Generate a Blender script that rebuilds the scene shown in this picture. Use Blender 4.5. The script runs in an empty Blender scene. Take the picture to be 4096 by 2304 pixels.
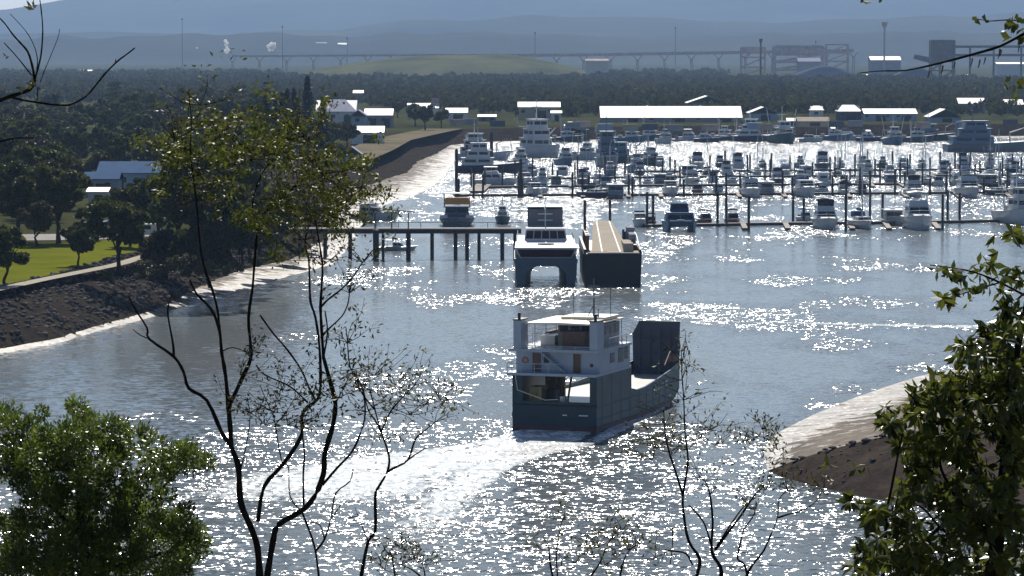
import bpy, math, random
import numpy as np
from mathutils import Vector, Matrix, Euler, geometry, noise as mnoise

# ------------------------------------------------------------------ camera, sky, sun, exposure
scene = bpy.context.scene
RX, RY = 4096.0, 2304.0            # photograph size, used to read positions
FOC = 14570.0                      # focal length in photograph pixels (long telephoto)
CAMZ = 40.0
HOR = 200.0                        # row of the true horizon
PITCH = math.atan((RY / 2 - HOR) / FOC)
cam_d = bpy.data.cameras.new("camera")
cam_d.sensor_width = 36.0
cam_d.lens = 36.0 * FOC / RX
cam_d.clip_start = 0.5
cam_d.clip_end = 60000.0
cam = bpy.data.objects.new("camera", cam_d)
scene.collection.objects.link(cam)
cam.location = (0, 0, CAMZ)
cam.rotation_euler = (math.radians(90) - PITCH, 0, 0)
scene.camera = cam

SUN_EL, SUN_AZ = math.radians(41), math.radians(-1)
world = bpy.data.worlds.new("World")
scene.world = world
world.use_nodes = True
wn = world.node_tree
wn.nodes.clear()
w_out = wn.nodes.new("ShaderNodeOutputWorld")
w_bg = wn.nodes.new("ShaderNodeBackground")
w_sky = wn.nodes.new("ShaderNodeTexSky")
w_sky.sky_type = 'NISHITA'
w_sky.sun_disc = False
w_sky.sun_elevation = SUN_EL
w_sky.sun_rotation = SUN_AZ
w_sky.altitude = 0
w_sky.air_density = 0.8
w_sky.dust_density = 0.4
w_sky.ozone_density = 2.2
w_bg.inputs[1].default_value = 0.058
wn.links.new(w_sky.outputs[0], w_bg.inputs[0])
wn.links.new(w_bg.outputs[0], w_out.inputs[0])

sun_d = bpy.data.lights.new("sun", 'SUN')
sun_d.energy = 5.0
sun_d.angle = math.radians(0.53)
sun_d.color = (1.0, 0.95, 0.86)
sun = bpy.data.objects.new("sun", sun_d)
scene.collection.objects.link(sun)
sun_dir = Vector((math.sin(SUN_AZ) * math.cos(SUN_EL), math.cos(SUN_AZ) * math.cos(SUN_EL), math.sin(SUN_EL)))
sun.rotation_euler = (-sun_dir).to_track_quat('-Z', 'Y').to_euler()
sun.location = (0, 0, 200)

scene.view_settings.view_transform = 'Standard'
scene.view_settings.look = 'None'
scene.view_settings.gamma = 1.0
scene.view_settings.exposure = 0.42
scene.view_settings.use_curve_mapping = False
scene.render.engine = 'CYCLES'
cy = scene.cycles
cy.max_bounces = 6
cy.diffuse_bounces = 2
cy.glossy_bounces = 3
cy.transmission_bounces = 4
cy.transparent_max_bounces = 12
cy.volume_bounces = 0
cy.caustics_reflective = False
cy.caustics_refractive = False
cy.use_adaptive_sampling = False
cy.use_denoising = True
cy.sample_clamp_indirect = 4.0
cy.sample_clamp_direct = 0.0

random.seed(7)
rng = np.random.default_rng(7)
COL = scene.collection

# ------------------------------------------------------------------ helpers
cp, sp = math.cos(PITCH), math.sin(PITCH)

def ray(px, py):
    u, v = (px - RX / 2) / FOC, -(py - RY / 2) / FOC
    return Vector((u, cp + v * sp, -sp + v * cp))

def G(px, py, z=0.0):
    """point of the level plane z seen at photograph pixel (px, py)"""
    d = ray(px, py)
    t = (z - CAMZ) / d.z
    return Vector((d.x * t, d.y * t, z))

def AT(px, py, Y):
    """point at distance Y along the sight line of (px, py)"""
    d = ray(px, py)
    t = Y / d.y
    return Vector((d.x * t, Y, CAMZ + d.z * t))

def HT(py, Y):
    return AT(2048, py, Y).z

class MB:
    def __init__(self):
        self.v, self.f = [], []
    def add(self, vs, fs):
        o = len(self.v)
        self.v += [tuple(p) for p in vs]
        self.f += [tuple(i + o for i in q) for q in fs]
        return self
    def box(self, x0, x1, y0, y1, z0, z1):
        return self.add([(x0, y0, z0), (x1, y0, z0), (x1, y1, z0), (x0, y1, z0), (x0, y0, z1), (x1, y0, z1), (x1, y1, z1), (x0, y1, z1)],
                        [(3, 2, 1, 0), (4, 5, 6, 7), (0, 1, 5, 4), (1, 2, 6, 5), (2, 3, 7, 6), (3, 0, 4, 7)])
    def bbox(self, cx, cy, cz, sx, sy, sz):
        return self.box(cx - sx / 2, cx + sx / 2, cy - sy / 2, cy + sy / 2, cz - sz / 2, cz + sz / 2)
    def loft(self, rings, cap0=True, cap1=True, closed=True):
        n = len(rings[0])
        vs = [p for r in rings for p in r]
        fs = []
        for k in range(len(rings) - 1):
            for i in range(n if closed else n - 1):
                j = (i + 1) % n
                fs.append((k * n + i, k * n + j, (k + 1) * n + j, (k + 1) * n + i))
        if cap0 and closed:
            fs.append(tuple(reversed(range(n))))
        if cap1 and closed:
            fs.append(tuple((len(rings) - 1) * n + i for i in range(n)))
        return self.add(vs, fs)
    def tube(self, pts, rad, n=6, cap=True):
        pts = [Vector(p) for p in pts]
        if not isinstance(rad, (list, tuple)):
            rad = [rad] * len(pts)
        rings = []
        for i, p in enumerate(pts):
            a = pts[max(0, i - 1)]
            b = pts[min(len(pts) - 1, i + 1)]
            d = (b - a)
            if d.length < 1e-6:
                d = Vector((0, 0, 1))
            d.normalize()
            up = Vector((0, 0, 1)) if abs(d.z) < 0.9 else Vector((1, 0, 0))
            s = d.cross(up).normalized()
            t = s.cross(d).normalized()
            rings.append([p + (s * math.cos(2 * math.pi * k / n) + t * math.sin(2 * math.pi * k / n)) * rad[i] for k in range(n)])
        return self.loft(rings, cap, cap)
    def cyl(self, x, y, z0, z1, r0, r1=None, n=8):
        r1 = r0 if r1 is None else r1
        a = [(x + r0 * math.cos(2 * math.pi * k / n), y + r0 * math.sin(2 * math.pi * k / n), z0) for k in range(n)]
        b = [(x + r1 * math.cos(2 * math.pi * k / n), y + r1 * math.sin(2 * math.pi * k / n), z1) for k in range(n)]
        return self.loft([a, b])
    def prism(self, prof, axis, a0, a1):
        """closed 2d profile extruded along an axis ('x': prof=(y,z), 'y': prof=(x,z), 'z': prof=(x,y))"""
        def P(q, a):
            return {'x': (a, q[0], q[1]), 'y': (q[0], a, q[1]), 'z': (q[0], q[1], a)}[axis]
        return self.loft([[P(q, a0) for q in prof], [P(q, a1) for q in prof]])
    def mesh(self, name="m"):
        me = bpy.data.meshes.new(name)
        me.from_pydata(self.v, [], self.f)
        me.validate()
        me.update()
        return me
    def build(self, name, mat, parent=None, smooth=False, **kw):
        return link(name, self.mesh(name), mat, parent, smooth, **kw)

def fix_normals(me):
    import bmesh
    bm = bmesh.new()
    bm.from_mesh(me)
    bmesh.ops.recalc_face_normals(bm, faces=bm.faces)
    bm.to_mesh(me)
    bm.free()

def link(name, me, mat=None, parent=None, smooth=False, fix=True, label=None, cat=None, group=None, kind=None):
    if fix and len(me.polygons) < 60000:
        fix_normals(me)
    ob = bpy.data.objects.new(name, me)
    COL.objects.link(ob)
    if mat is not None and len(me.materials) == 0:
        me.materials.append(mat)
    if parent is not None:
        ob.parent = parent
    if smooth:
        me.polygons.foreach_set("use_smooth", [True] * len(me.polygons))
    tag(ob, label, cat, group, kind)
    return ob

def tag(o, label=None, cat=None, group=None, kind=None):
    if label: o["label"] = label
    if cat: o["category"] = cat
    if group: o["group"] = group
    if kind: o["kind"] = kind
    return o

def empty(name, loc=(0, 0, 0), rz=0.0, label=None, cat=None, group=None, sc=1.0):
    o = bpy.data.objects.new(name, None)
    COL.objects.link(o)
    o.location = loc
    o.rotation_euler = (0, 0, rz)
    o.scale = (sc, sc, sc)
    return tag(o, label, cat, group)

KIDS = {}
def copy_tree(o, parent=None):
    c = o.copy()
    COL.objects.link(c)
    c.parent = parent
    for ch in list(o.children):
        copy_tree(ch, c)
    return c

# ------------------------------------------------------------------ materials
def mat(name, col, rough=0.6, metal=0.0, spec=0.5, var=0.0, vscale=1.0, bump=0.0, bscale=5.0, coat=0.0, col2=None, detail=4.0):
    m = bpy.data.materials.new(name)
    m.use_nodes = True
    nt = m.node_tree
    b = nt.nodes["Principled BSDF"]
    b.inputs["Base Color"].default_value = (*col, 1)
    b.inputs["Roughness"].default_value = rough
    b.inputs["Metallic"].default_value = metal
    b.inputs["Specular IOR Level"].default_value = spec if rough < 0.72 else 0.0
    if coat:
        b.inputs["Coat Weight"].default_value = coat
    if var or col2:
        tc = nt.nodes.new("ShaderNodeTexCoord")
        nz = nt.nodes.new("ShaderNodeTexNoise")
        nz.inputs["Scale"].default_value = vscale
        nz.inputs["Detail"].default_value = detail
        nz.inputs["Roughness"].default_value = 0.65
        nt.links.new(tc.outputs["Object"], nz.inputs["Vector"])
        rp = nt.nodes.new("ShaderNodeValToRGB")
        rp.color_ramp.elements[0].position = 0.32
        rp.color_ramp.elements[1].position = 0.68
        c2 = col2 if col2 else tuple(max(0.0, c * (1 - var)) for c in col)
        c1 = col if col2 else tuple(min(1.0, c * (1 + var)) for c in col)
        rp.color_ramp.elements[0].color = (*c2, 1)
        rp.color_ramp.elements[1].color = (*c1, 1)
        nt.links.new(nz.outputs["Fac"], rp.inputs["Fac"])
        nt.links.new(rp.outputs["Color"], b.inputs["Base Color"])
    if bump:
        tc = nt.nodes.new("ShaderNodeTexCoord")
        nz = nt.nodes.new("ShaderNodeTexNoise")
        nz.inputs["Scale"].default_value = bscale
        nz.inputs["Detail"].default_value = 5
        nt.links.new(tc.outputs["Object"], nz.inputs["Vector"])
        bp = nt.nodes.new("ShaderNodeBump")
        bp.inputs["Strength"].default_value = 1.0
        bp.inputs["Distance"].default_value = bump
        nt.links.new(nz.outputs["Fac"], bp.inputs["Height"])
        nt.links.new(bp.outputs["Normal"], b.inputs["Normal"])
    return m

def leaf_mat(name, c1, c2, trans=0.35, rough=0.5, vscale=0.6, spec=0.5):
    """leaf: diffuse and gloss in front, light shining through from behind; colour varies from leaf clump to leaf clump"""
    m = bpy.data.materials.new(name)
    m.use_nodes = True
    nt = m.node_tree
    nt.nodes.remove(nt.nodes["Principled BSDF"])
    out = nt.nodes["Material Output"]
    geo = nt.nodes.new("ShaderNodeNewGeometry")
    oi = nt.nodes.new("ShaderNodeObjectInfo")
    tc = nt.nodes.new("ShaderNodeTexCoord")
    nz = nt.nodes.new("ShaderNodeTexNoise")
    nz.inputs["Scale"].default_value = vscale
    nz.inputs["Detail"].default_value = 3
    nt.links.new(tc.outputs["Object"], nz.inputs["Vector"])
    ad = nt.nodes.new("ShaderNodeMath"); ad.operation = 'MULTIPLY_ADD'
    nt.links.new(geo.outputs["Random Per Island"], ad.inputs[0])
    ad.inputs[1].default_value = 0.5
    nt.links.new(nz.outputs["Fac"], ad.inputs[2])
    rp = nt.nodes.new("ShaderNodeValToRGB")
    rp.color_ramp.elements[0].position = 0.45
    rp.color_ramp.elements[1].position = 1.0
    rp.color_ramp.elements[0].color = (*c1, 1)
    rp.color_ramp.elements[1].color = (*c2, 1)
    nt.links.new(ad.outputs[0], rp.inputs["Fac"])
    hs = nt.nodes.new("ShaderNodeHueSaturation")
    mr = nt.nodes.new("ShaderNodeMapRange")
    mr.inputs["To Min"].default_value = 0.75
    mr.inputs["To Max"].default_value = 1.25
    nt.links.new(oi.outputs["Random"], mr.inputs["Value"])
    nt.links.new(mr.outputs["Result"], hs.inputs["Value"])
    nt.links.new(rp.outputs["Color"], hs.inputs["Color"])
    pb = nt.nodes.new("ShaderNodeBsdfPrincipled")
    pb.inputs["Roughness"].default_value = rough
    pb.inputs["Specular IOR Level"].default_value = spec
    nt.links.new(hs.outputs["Color"], pb.inputs["Base Color"])
    tr = nt.nodes.new("ShaderNodeBsdfTranslucent")
    nt.links.new(hs.outputs["Color"], tr.inputs["Color"])
    mx = nt.nodes.new("ShaderNodeMixShader")
    mx.inputs[0].default_value = trans
    nt.links.new(pb.outputs[0], mx.inputs[1])
    nt.links.new(tr.outputs[0], mx.inputs[2])
    nt.links.new(mx.outputs[0], out.inputs["Surface"])
    return m
# ------------------------------------------------------------------ water
def N(nt, t, **kw):
    n = nt.nodes.new(t)
    for k, v in kw.items():
        setattr(n, k, v)
    return n

def vmath(nt, op, a, b=None):
    n = N(nt, "ShaderNodeVectorMath", operation=op)
    for i, x in enumerate((a, b)):
        if x is None: continue
        if isinstance(x, (tuple, list)): n.inputs[i].default_value = x
        elif isinstance(x, (int, float)): n.inputs[3 if op == 'SCALE' else i].default_value = x
        elif op == 'SCALE' and i == 1: nt.links.new(x, n.inputs[3])
        else: nt.links.new(x, n.inputs[i])
    return n.outputs[0]

def smath(nt, op, a, b=None, c=None, clamp=False):
    n = N(nt, "ShaderNodeMath", operation=op, use_clamp=clamp)
    for i, x in enumerate((a, b, c)):
        if x is None: continue
        if isinstance(x, (int, float)): n.inputs[i].default_value = x
        else: nt.links.new(x, n.inputs[i])
    return n.outputs[0]

def noise_node(nt, vec, scale, detail=2.0, rough=0.5):
    n = N(nt, "ShaderNodeTexNoise")
    n.inputs["Scale"].default_value = scale
    n.inputs["Detail"].default_value = detail
    n.inputs["Roughness"].default_value = rough
    nt.links.new(vec, n.inputs["Vector"])
    return n

def slope_normal(nt, pos, amp, layers):
    """surface normal from summed random wave slopes; layers = (x scale, y scale, weight)"""
    total = None
    for sx, sy, w, off in layers:
        v = vmath(nt, 'MULTIPLY', pos, (sx, sy, 1.0))
        v = vmath(nt, 'ADD', v, (off, off * 1.7, off * 0.3))
        c = noise_node(nt, v, 1.0, 1.5, 0.55).outputs["Color"]
        c = vmath(nt, 'SUBTRACT', c, (0.5, 0.5, 0.5))
        c = vmath(nt, 'MULTIPLY', c, (w * 0.7, w, 0.0))
        total = c if total is None else vmath(nt, 'ADD', total, c)
    total = vmath(nt, 'SCALE', total, amp)
    nrm = vmath(nt, 'ADD', total, (0, 0, 1))
    return vmath(nt, 'NORMALIZE', nrm)

def water_mat():
    m = bpy.data.materials.new("harbour_water")
    m.use_nodes = True
    nt = m.node_tree
    b = nt.nodes["Principled BSDF"]
    b.inputs["IOR"].default_value = 1.33
    geo = N(nt, "ShaderNodeNewGeometry")
    pos = geo.outputs["Position"]
    sep = N(nt, "ShaderNodeSeparateXYZ")
    nt.links.new(pos, sep.inputs[0])
    # wind patches: ruffled and calm water
    pv = vmath(nt, 'MULTIPLY', pos, (0.018, 0.0105, 1.0))
    pn = noise_node(nt, pv, 1.0, 4.0, 0.62).outputs["Fac"]
    pv2 = vmath(nt, 'MULTIPLY', pos, (0.05, 0.016, 1.0))
    pn2 = noise_node(nt, pv2, 1.0, 2.0, 0.6).outputs["Fac"]
    # sheltered water lies by the revetment, the breeze comes in over the open basin
    shelter = N(nt, "ShaderNodeMapRange"); shelter.inputs[1].default_value = -50; shelter.inputs[2].default_value = -8
    shelter.inputs[3].default_value = -0.16; shelter.inputs[4].default_value = 0.04
    nt.links.new(sep.outputs[0], shelter.inputs[0])
    fetch = N(nt, "ShaderNodeMapRange"); fetch.inputs[1].default_value = 345; fetch.inputs[2].default_value = 410
    fetch.inputs[3].default_value = 0.36; fetch.inputs[4].default_value = 0.0
    nt.links.new(sep.outputs[1], fetch.inputs[0])
    basin = N(nt, "ShaderNodeMapRange"); basin.inputs[1].default_value = 800; basin.inputs[2].default_value = 1150
    basin.inputs[3].default_value = 0.0; basin.inputs[4].default_value = 0.34
    nt.links.new(sep.outputs[1], basin.inputs[0])
    msk = smath(nt, 'ADD', pn, smath(nt, 'MULTIPLY', smath(nt, 'SUBTRACT', pn2, 0.5), 1.1))
    msk = smath(nt, 'ADD', msk, shelter.outputs[0])
    msk = smath(nt, 'ADD', msk, fetch.outputs[0])
    msk = smath(nt, 'ADD', msk, basin.outputs[0])
    mr = N(nt, "ShaderNodeMapRange", interpolation_type='SMOOTHSTEP')
    mr.inputs[1].default_value = 0.44; mr.inputs[2].default_value = 0.74
    mr.inputs[3].default_value = W_CALM; mr.inputs[4].default_value = W_RUFF
    nt.links.new(msk, mr.inputs[0])
    nrm = slope_normal(nt, pos, mr.outputs[0], [(1.25, 1.7, 1.1, 3.0), (0.55, 0.75, 0.75, 11.0), (0.16, 0.10, 0.30, 31.0)])
    nt.links.new(nrm, b.inputs["Normal"])
    # turbid green-brown water
    cn = noise_node(nt, vmath(nt, 'MULTIPLY', pos, (0.03, 0.012, 1.0)), 1.0, 3.0).outputs["Fac"]
    rp = N(nt, "ShaderNodeValToRGB")
    rp.color_ramp.elements[0].position = 0.35; rp.color_ramp.elements[1].position = 0.7
    rp.color_ramp.elements[0].color = (0.074, 0.098, 0.114, 1)
    rp.color_ramp.elements[1].color = (0.094, 0.106, 0.112, 1)
    nt.links.new(cn, rp.inputs["Fac"])
    nt.links.new(rp.outputs[0], b.inputs["Base Color"])
    b.inputs["Roughness"].default_value = W_ROUGH
    return m
W_CALM, W_RUFF, W_ROUGH = 0.24, 1.95, 0.15
M_WATER = water_mat()
wm = MB().add([(-2500, 60, 0), (3500, 60, 0), (3500, 2600, 0), (-2500, 2600, 0)], [(0, 1, 2, 3)])
link("water", wm.mesh(), M_WATER, fix=False, kind="structure", label="sunlit harbour water with glittering ripples", cat="water")

# ------------------------------------------------------------------ land
ZT = 6.0
M_GROUND = mat("scrub_ground", (0.060, 0.062, 0.026), 0.9, var=0, col2=(0.028, 0.034, 0.016), vscale=0.012, detail=8)
M_EARTH = mat("bank_earth", (0.048, 0.040, 0.033), 0.9, col2=(0.022, 0.019, 0.017), vscale=0.35, bump=0.35, bscale=1.2, detail=8)
M_YARD = mat("yard_dirt", (0.20, 0.17, 0.12), 0.9, col2=(0.10, 0.09, 0.06), vscale=0.08, detail=6)
M_LAWN = mat("lawn_grass", (0.135, 0.145, 0.014), 0.9, col2=(0.085, 0.100, 0.012), vscale=0.12, detail=8)
M_PATH = mat("path_concrete", (0.36, 0.33, 0.27), 0.85, var=0.15, vscale=0.8)
M_ROAD = mat("pale_asphalt", (0.30, 0.28, 0.27), 0.85, var=0.15, vscale=0.3)

def mud_mat():
    m = bpy.data.materials.new("wet_mud")
    m.use_nodes = True
    nt = m.node_tree
    b = nt.nodes["Principled BSDF"]
    pos = N(nt, "ShaderNodeNewGeometry").outputs["Position"]
    n1 = noise_node(nt, vmath(nt, 'MULTIPLY', pos, (0.10, 0.10, 1.0)), 1.0, 7.0, 0.68).outputs["Fac"]
    rp = N(nt, "ShaderNodeValToRGB")
    rp.color_ramp.elements[0].position = 0.35; rp.color_ramp.elements[1].position = 0.65
    rp.color_ramp.elements[0].color = (0.045, 0.036, 0.030, 1); rp.color_ramp.elements[1].color = (0.16, 0.125, 0.095, 1)
    nt.links.new(n1, rp.inputs["Fac"])
    nt.links.new(rp.outputs[0], b.inputs["Base Color"])
    wet = N(nt, "ShaderNodeMapRange"); wet.inputs[1].default_value = 0.45; wet.inputs[2].default_value = 0.53
    wet.inputs[3].default_value = 0.40; wet.inputs[4].default_value = 0.70
    n2 = noise_node(nt, vmath(nt, 'MULTIPLY', pos, (0.22, 0.26, 1.0)), 1.0, 7.0, 0.74).outputs["Fac"]
    szp = N(nt, "ShaderNodeSeparateXYZ"); nt.links.new(pos, szp.inputs[0])
    hgt = N(nt, "ShaderNodeMapRange"); hgt.inputs[1].default_value = 0.10; hgt.inputs[2].default_value = 1.1; hgt.inputs[3].default_value = -0.10; hgt.inputs[4].default_value = 0.10
    nt.links.new(szp.outputs[2], hgt.inputs[0])
    n2 = smath(nt, 'ADD', n2, hgt.outputs[0])
    nt.links.new(n2, wet.inputs[0])
    nt.links.new(wet.outputs[0], b.inputs["Roughness"])
    sl = N(nt, "ShaderNodeMapRange"); sl.inputs[1].default_value = 0.45; sl.inputs[2].default_value = 0.53
    sl.inputs[3].default_value = 0.24; sl.inputs[4].default_value = 0.03
    nt.links.new(n2, sl.inputs[0])
    nt.links.new(sl.outputs[0], b.inputs["Specular IOR Level"])
    nrm = slope_normal(nt, pos, 0.5, [(2.2, 1.0, 1.0, 5.0), (0.35, 0.5, 0.8, 15.0)])
    nt.links.new(nrm, b.inputs["Normal"])
    return m
M_MUD = mud_mat()

def resample(pts, step):
    out = [pts[0]]
    for a, b in zip(pts[:-1], pts[1:]):
        n = max(1, int((b - a).length / step))
        for k in range(1, n + 1):
            out.append(a.lerp(b, k / n))
    return out

def smooth_line(pts, it=3):
    for _ in range(it):
        pts = [pts[0]] + [(pts[i - 1] + pts[i] * 2 + pts[i + 1]) / 4 for i in range(1, len(pts) - 1)] + [pts[-1]]
    return pts

# waterline of the far shore, walked from the near left to the far right; with mud width and bank width
shore = [(-900, 1600, 1, 15), (-400, 1492, 1, 15), (0, 1415, 1, 15), (330, 1346, 1, 15), (700, 1236, 2, 15), (880, 1190, 5, 14), (1050, 1140, 8, 13), (1180, 1095, 9, 12),
         (1330, 1062, 8, 12), (1410, 975, 6, 12), (1440, 905, 6, 12), (1480, 850, 9, 14), (1560, 812, 14, 20), (1660, 782, 17, 26), (1730, 745, 16, 30), (1780, 705, 12, 34),
         (1808, 660, 12, 34), (1835, 620, 8, 30), (1880, 588, 8, 20), (2000, 572, 4, 14), (2300, 566, 4, 12), (2700, 560, 4, 12), (3100, 557, 4, 12), (3600, 553, 4, 12), (4300, 548, 4, 12), (6500, 540, 4, 12)]
sp_ = [G(a, b) for a, b, _, _ in shore]
mw = [c for _, _, c, _ in shore]
bw = [d for _, _, _, d in shore]
line, lm, lb = [], [], []
for i in range(len(sp_) - 1):
    n = max(1, int((sp_[i + 1] - sp_[i]).length / 5))
    for k in range(n):
        t = k / n
        line.append(sp_[i].lerp(sp_[i + 1], t)); lm.append(mw[i] * (1 - t) + mw[i + 1] * t); lb.append(bw[i] * (1 - t) + bw[i + 1] * t)
line = smooth_line(line, 6)
nl = len(line)
nrmv = []
for i in range(nl):
    t = (line[min(nl - 1, i + 3)] - line[max(0, i - 3)]).normalized()
    nrmv.append(Vector((-t.y, t.x, 0)))          # landward side
for i in range(nl):                               # small irregularities of the waterline
    w = mnoise.noise(Vector((line[i].x * 0.12, line[i].y * 0.12, 0))) * 1.2
    line[i] = line[i] + nrmv[i] * w
def nz2(p, s):
    return mnoise.noise(Vector((p.x * s, p.y * s, 3.1)))
mud_rows, bank_rows = [], []
bank_top = []
for i in range(nl):
    p, nn, m_, b_ = line[i], nrmv[i], lm[i], lb[i]
    zm = 0.35 + 0.9 * min(1, m_ / 14)
    row = []
    for t in (-12, 0.0, 0.15, 0.35, 0.55, 0.75, 1.0, 1.06):
        q = p + nn * (t if t < 0 else t * m_)
        z = -1.5 if t < 0 else zm * min(1, t) + (0.12 * nz2(q, 0.25) if 0 < t < 1 else 0)
        if t > 1: z -= 0.4
        row.append((q.x, q.y, z))
    mud_rows.append(row)
    row = []
    for t in (0.0, 0.15, 0.3, 0.45, 0.6, 0.75, 0.9, 1.0, 1.05):
        q = p + nn * (m_ - 0.3 + t * b_)
        z = zm - 0.25 + (ZT + 0.05 - zm + 0.25) * min(1, t) ** 0.85 + (0.45 * nz2(q, 0.4) + 0.3 * nz2(q, 1.1) if 0 < t < 0.95 else 0)
        if t > 1: z = ZT - 0.5
        row.append((q.x, q.y, z))
    bank_rows.append(row)
    bank_top.append(p + nn * (m_ - 0.3 + b_))
def strip(rows):
    mb = MB()
    n = len(rows[0])
    mb.v = [q for r in rows for q in r]
    mb.f = [(i * n + j, (i + 1) * n + j, (i + 1) * n + j + 1, i * n + j + 1) for i in range(len(rows) - 1) for j in range(n - 1)]
    return mb
strip(mud_rows).build("mudflat", M_MUD, smooth=True, kind="structure", label="wet tidal mud gleaming along the foot of the bank", cat="mud")
bank = strip(bank_rows).build("revetment", M_EARTH, smooth=True, kind="structure", label="dark rock revetment sloping down to the water below the park", cat="embankment")

# one ground sheet from the bank tops to the foot of the mountains
def tess(poly, z, name, m, **kw):
    tris = geometry.tessellate_polygon([[Vector((p[0], p[1], 0)) for p in poly]])
    mb = MB().add([(p[0], p[1], z) for p in poly], [tuple(t) for t in tris])
    return mb.build(name, m, **kw)
# keep the bank top a simple polyline: thin it
bt = [bank_top[0]]
for p in bank_top[1:]:
    if (p - bt[-1]).length > 4 and not (p.y < bt[-1].y - 2 and p.y > 900):
        bt.append(p)
gp = [(p.x, p.y) for p in bt] + [(9000, bt[-1].y), (9000, 22000), (-9000, 22000), (-9000, 400), (bt[0].x - 30, 400)]
ground = tess(gp, ZT, "ground", M_GROUND, kind="structure", label="flat scrubby coastal land reaching to the mountains", cat="ground")

# lookout hill under the camera
hv, hf = [], []
HX = np.linspace(-130, 130, 66); HYs = np.linspace(-40, 250, 74)
def hill_z(x, y):
    prof = np.interp(y, [-40, 0, 4, 25, 50, 90, 140, 200, 230, 250], [38.6, 38.4, 37.9, 31.5, 25.5, 17.5, 9.0, 1.5, -1.5, -3.0])
    return float(prof - 0.0009 * x * x * min(1, max(0, y) / 60) + 0.6 * mnoise.noise(Vector((x * 0.07, y * 0.07, 0))) * min(1, max(0.0, y - 3) / 10))
for y in HYs:
    for x in HX:
        hv.append((x, y, hill_z(x, y)))
nx = len(HX)
hf = [(j * nx + i, j * nx + i + 1, (j + 1) * nx + i + 1, (j + 1) * nx + i) for j in range(len(HYs) - 1) for i in range(nx - 1)]
MB().add(hv, hf).build("hill", mat("hill_soil", (0.10, 0.085, 0.05), 0.95, col2=(0.05, 0.06, 0.025), vscale=0.4), smooth=True, kind="structure", label="scrubby lookout slope falling to the water", cat="hill")

# sand bank on the right: steep dry near face, gently sloping wet far side
def P2(l):
    return [G(*q) for q in l]
nearw = smooth_line(resample(P2([(3070, 1884), (3180, 1925), (3330, 1962), (3520, 2000), (3760, 2040), (4100, 2095), (4700, 2180)]), 2), 4)
ridge = smooth_line(resample([G(3070, 1884), G(3200, 1830, 1.6), G(3350, 1784, 2.8), G(3520, 1748, 3.8), G(3680, 1722, 4.6), G(4100, 1660, 5.6), G(4700, 1600, 6.5)], 2), 4)
farw = smooth_line(resample(P2([(3070, 1884), (3052, 1800), (3110, 1730), (3260, 1655), (3420, 1590), (3580, 1535), (3700, 1497), (4100, 1430), (4700, 1380)]), 2), 4)
def samp(l, t):
    f = t * (len(l) - 1); i = min(len(l) - 2, int(f)); return l[i].lerp(l[i + 1], f - i)
NT = 90
rn, rf = [], []
for k in range(NT + 1):
    t = k / NT
    a, r, c = samp(nearw, t), samp(ridge, t), samp(farw, t)
    row = [(a.x, a.y - 5, -1.0)]
    for j in range(9):
        u = j / 8
        q = a.lerp(r, u); z = r.z * (u ** 0.8)
        if 0 < u < 1: z += 0.22 * nz2(q, 0.5) + 0.12 * nz2(q, 1.6)
        row.append((q.x, q.y, z + 0.02))
    rn.append(row)
    row = []
    for j in range(15):
        u = j / 14
        q = r.lerp(c, u); z = r.z * (1 - u) ** 1.6
        if 0 < u < 1: z += (0.30 * nz2(q, 0.16) + 0.22 * nz2(q, 0.6)) * min(1, r.z) * (1 - u) ** 1.2 + 0.02
        row.append((q.x, q.y, z))
    row.append((c.x - 3, c.y + 8, -1.0))
    rf.append(row)
sandbank = strip(rn).build("sandbank", mat("dry_bank_sand", (0.074, 0.058, 0.048), 0.95, col2=(0.030, 0.025, 0.022), vscale=0.45, bump=0.12, bscale=2.5, detail=9), smooth=True, kind="structure", label="bare brown sandbank spit on the right", cat="sandbank")
strip(rf).build("wet_flat", M_MUD, smooth=True, kind="structure", label="shining wet mud behind the brown sandbank", cat="mud")

# ------------------------------------------------------------------ mountains and mound
M_MOUNT = mat("forested_range", (0.062, 0.066, 0.045), 0.95, col2=(0.026, 0.032, 0.024), vscale=0.0016, detail=9)
def range_mesh(name, y0, y1, x0, x1, prof, rough, nxx=220, nyy=26, seed=0.0, z0=ZT, label=None):
    vs = []
    for j in range(nyy):
        v = j / (nyy - 1)
        for i in range(nxx):
            u = i / (nxx - 1)
            x = x0 + (x1 - x0) * u
            y = y0 + (y1 - y0) * v
            px = 2048 + FOC * x / y1
            top = prof(px)
            s = math.sin(min(1, v) * math.pi / 2) ** 1.35
            n = 0
            for o, a in ((1, 1.0), (2, 0.5), (4, 0.27), (8, 0.14), (16, 0.07)):
                n += a * (1 - abs(mnoise.noise(Vector((x * o / 2600 + seed, y * o / 2600, seed)))) * 2)
            vs.append((x, y, z0 - 1 + max(0, top * s + rough * (n - 0.9) * s * (1 - 0.75 * v))))
    fs = [(j * nxx + i, j * nxx + i + 1, (j + 1) * nxx + i + 1, (j + 1) * nxx + i) for j in range(nyy - 1) for i in range(nxx - 1)]
    return MB().add(vs, fs).build(name, M_MOUNT, smooth=True, kind="structure", label=label, cat="mountain")
def yz(py, Y): return CAMZ + (HOR - py) / FOC * Y
def prof_far(px):
    ys = np.interp(px, [-900, 0, 60, 150, 240, 330, 420, 700, 1300, 2048, 3000, 4096, 5200], [70, 53, 47, 42, 24, 6, -6, -40, -90, -130, -120, -100, -90])
    return yz(ys, 17000) + 3 * mnoise.noise(Vector((px * 0.02, 0, 0)))
def prof_mid(px):
    ys = np.interp(px, [-900, 0, 500, 900, 1300, 1700, 2048, 2400, 2900, 3400, 4096, 5200], [150, 152, 140, 150, 128, 92, 82, 70, 92, 84, 62, 70])
    return yz(ys, 12000) + 12 * mnoise.noise(Vector((px * 0.004, 7, 0)))
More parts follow.
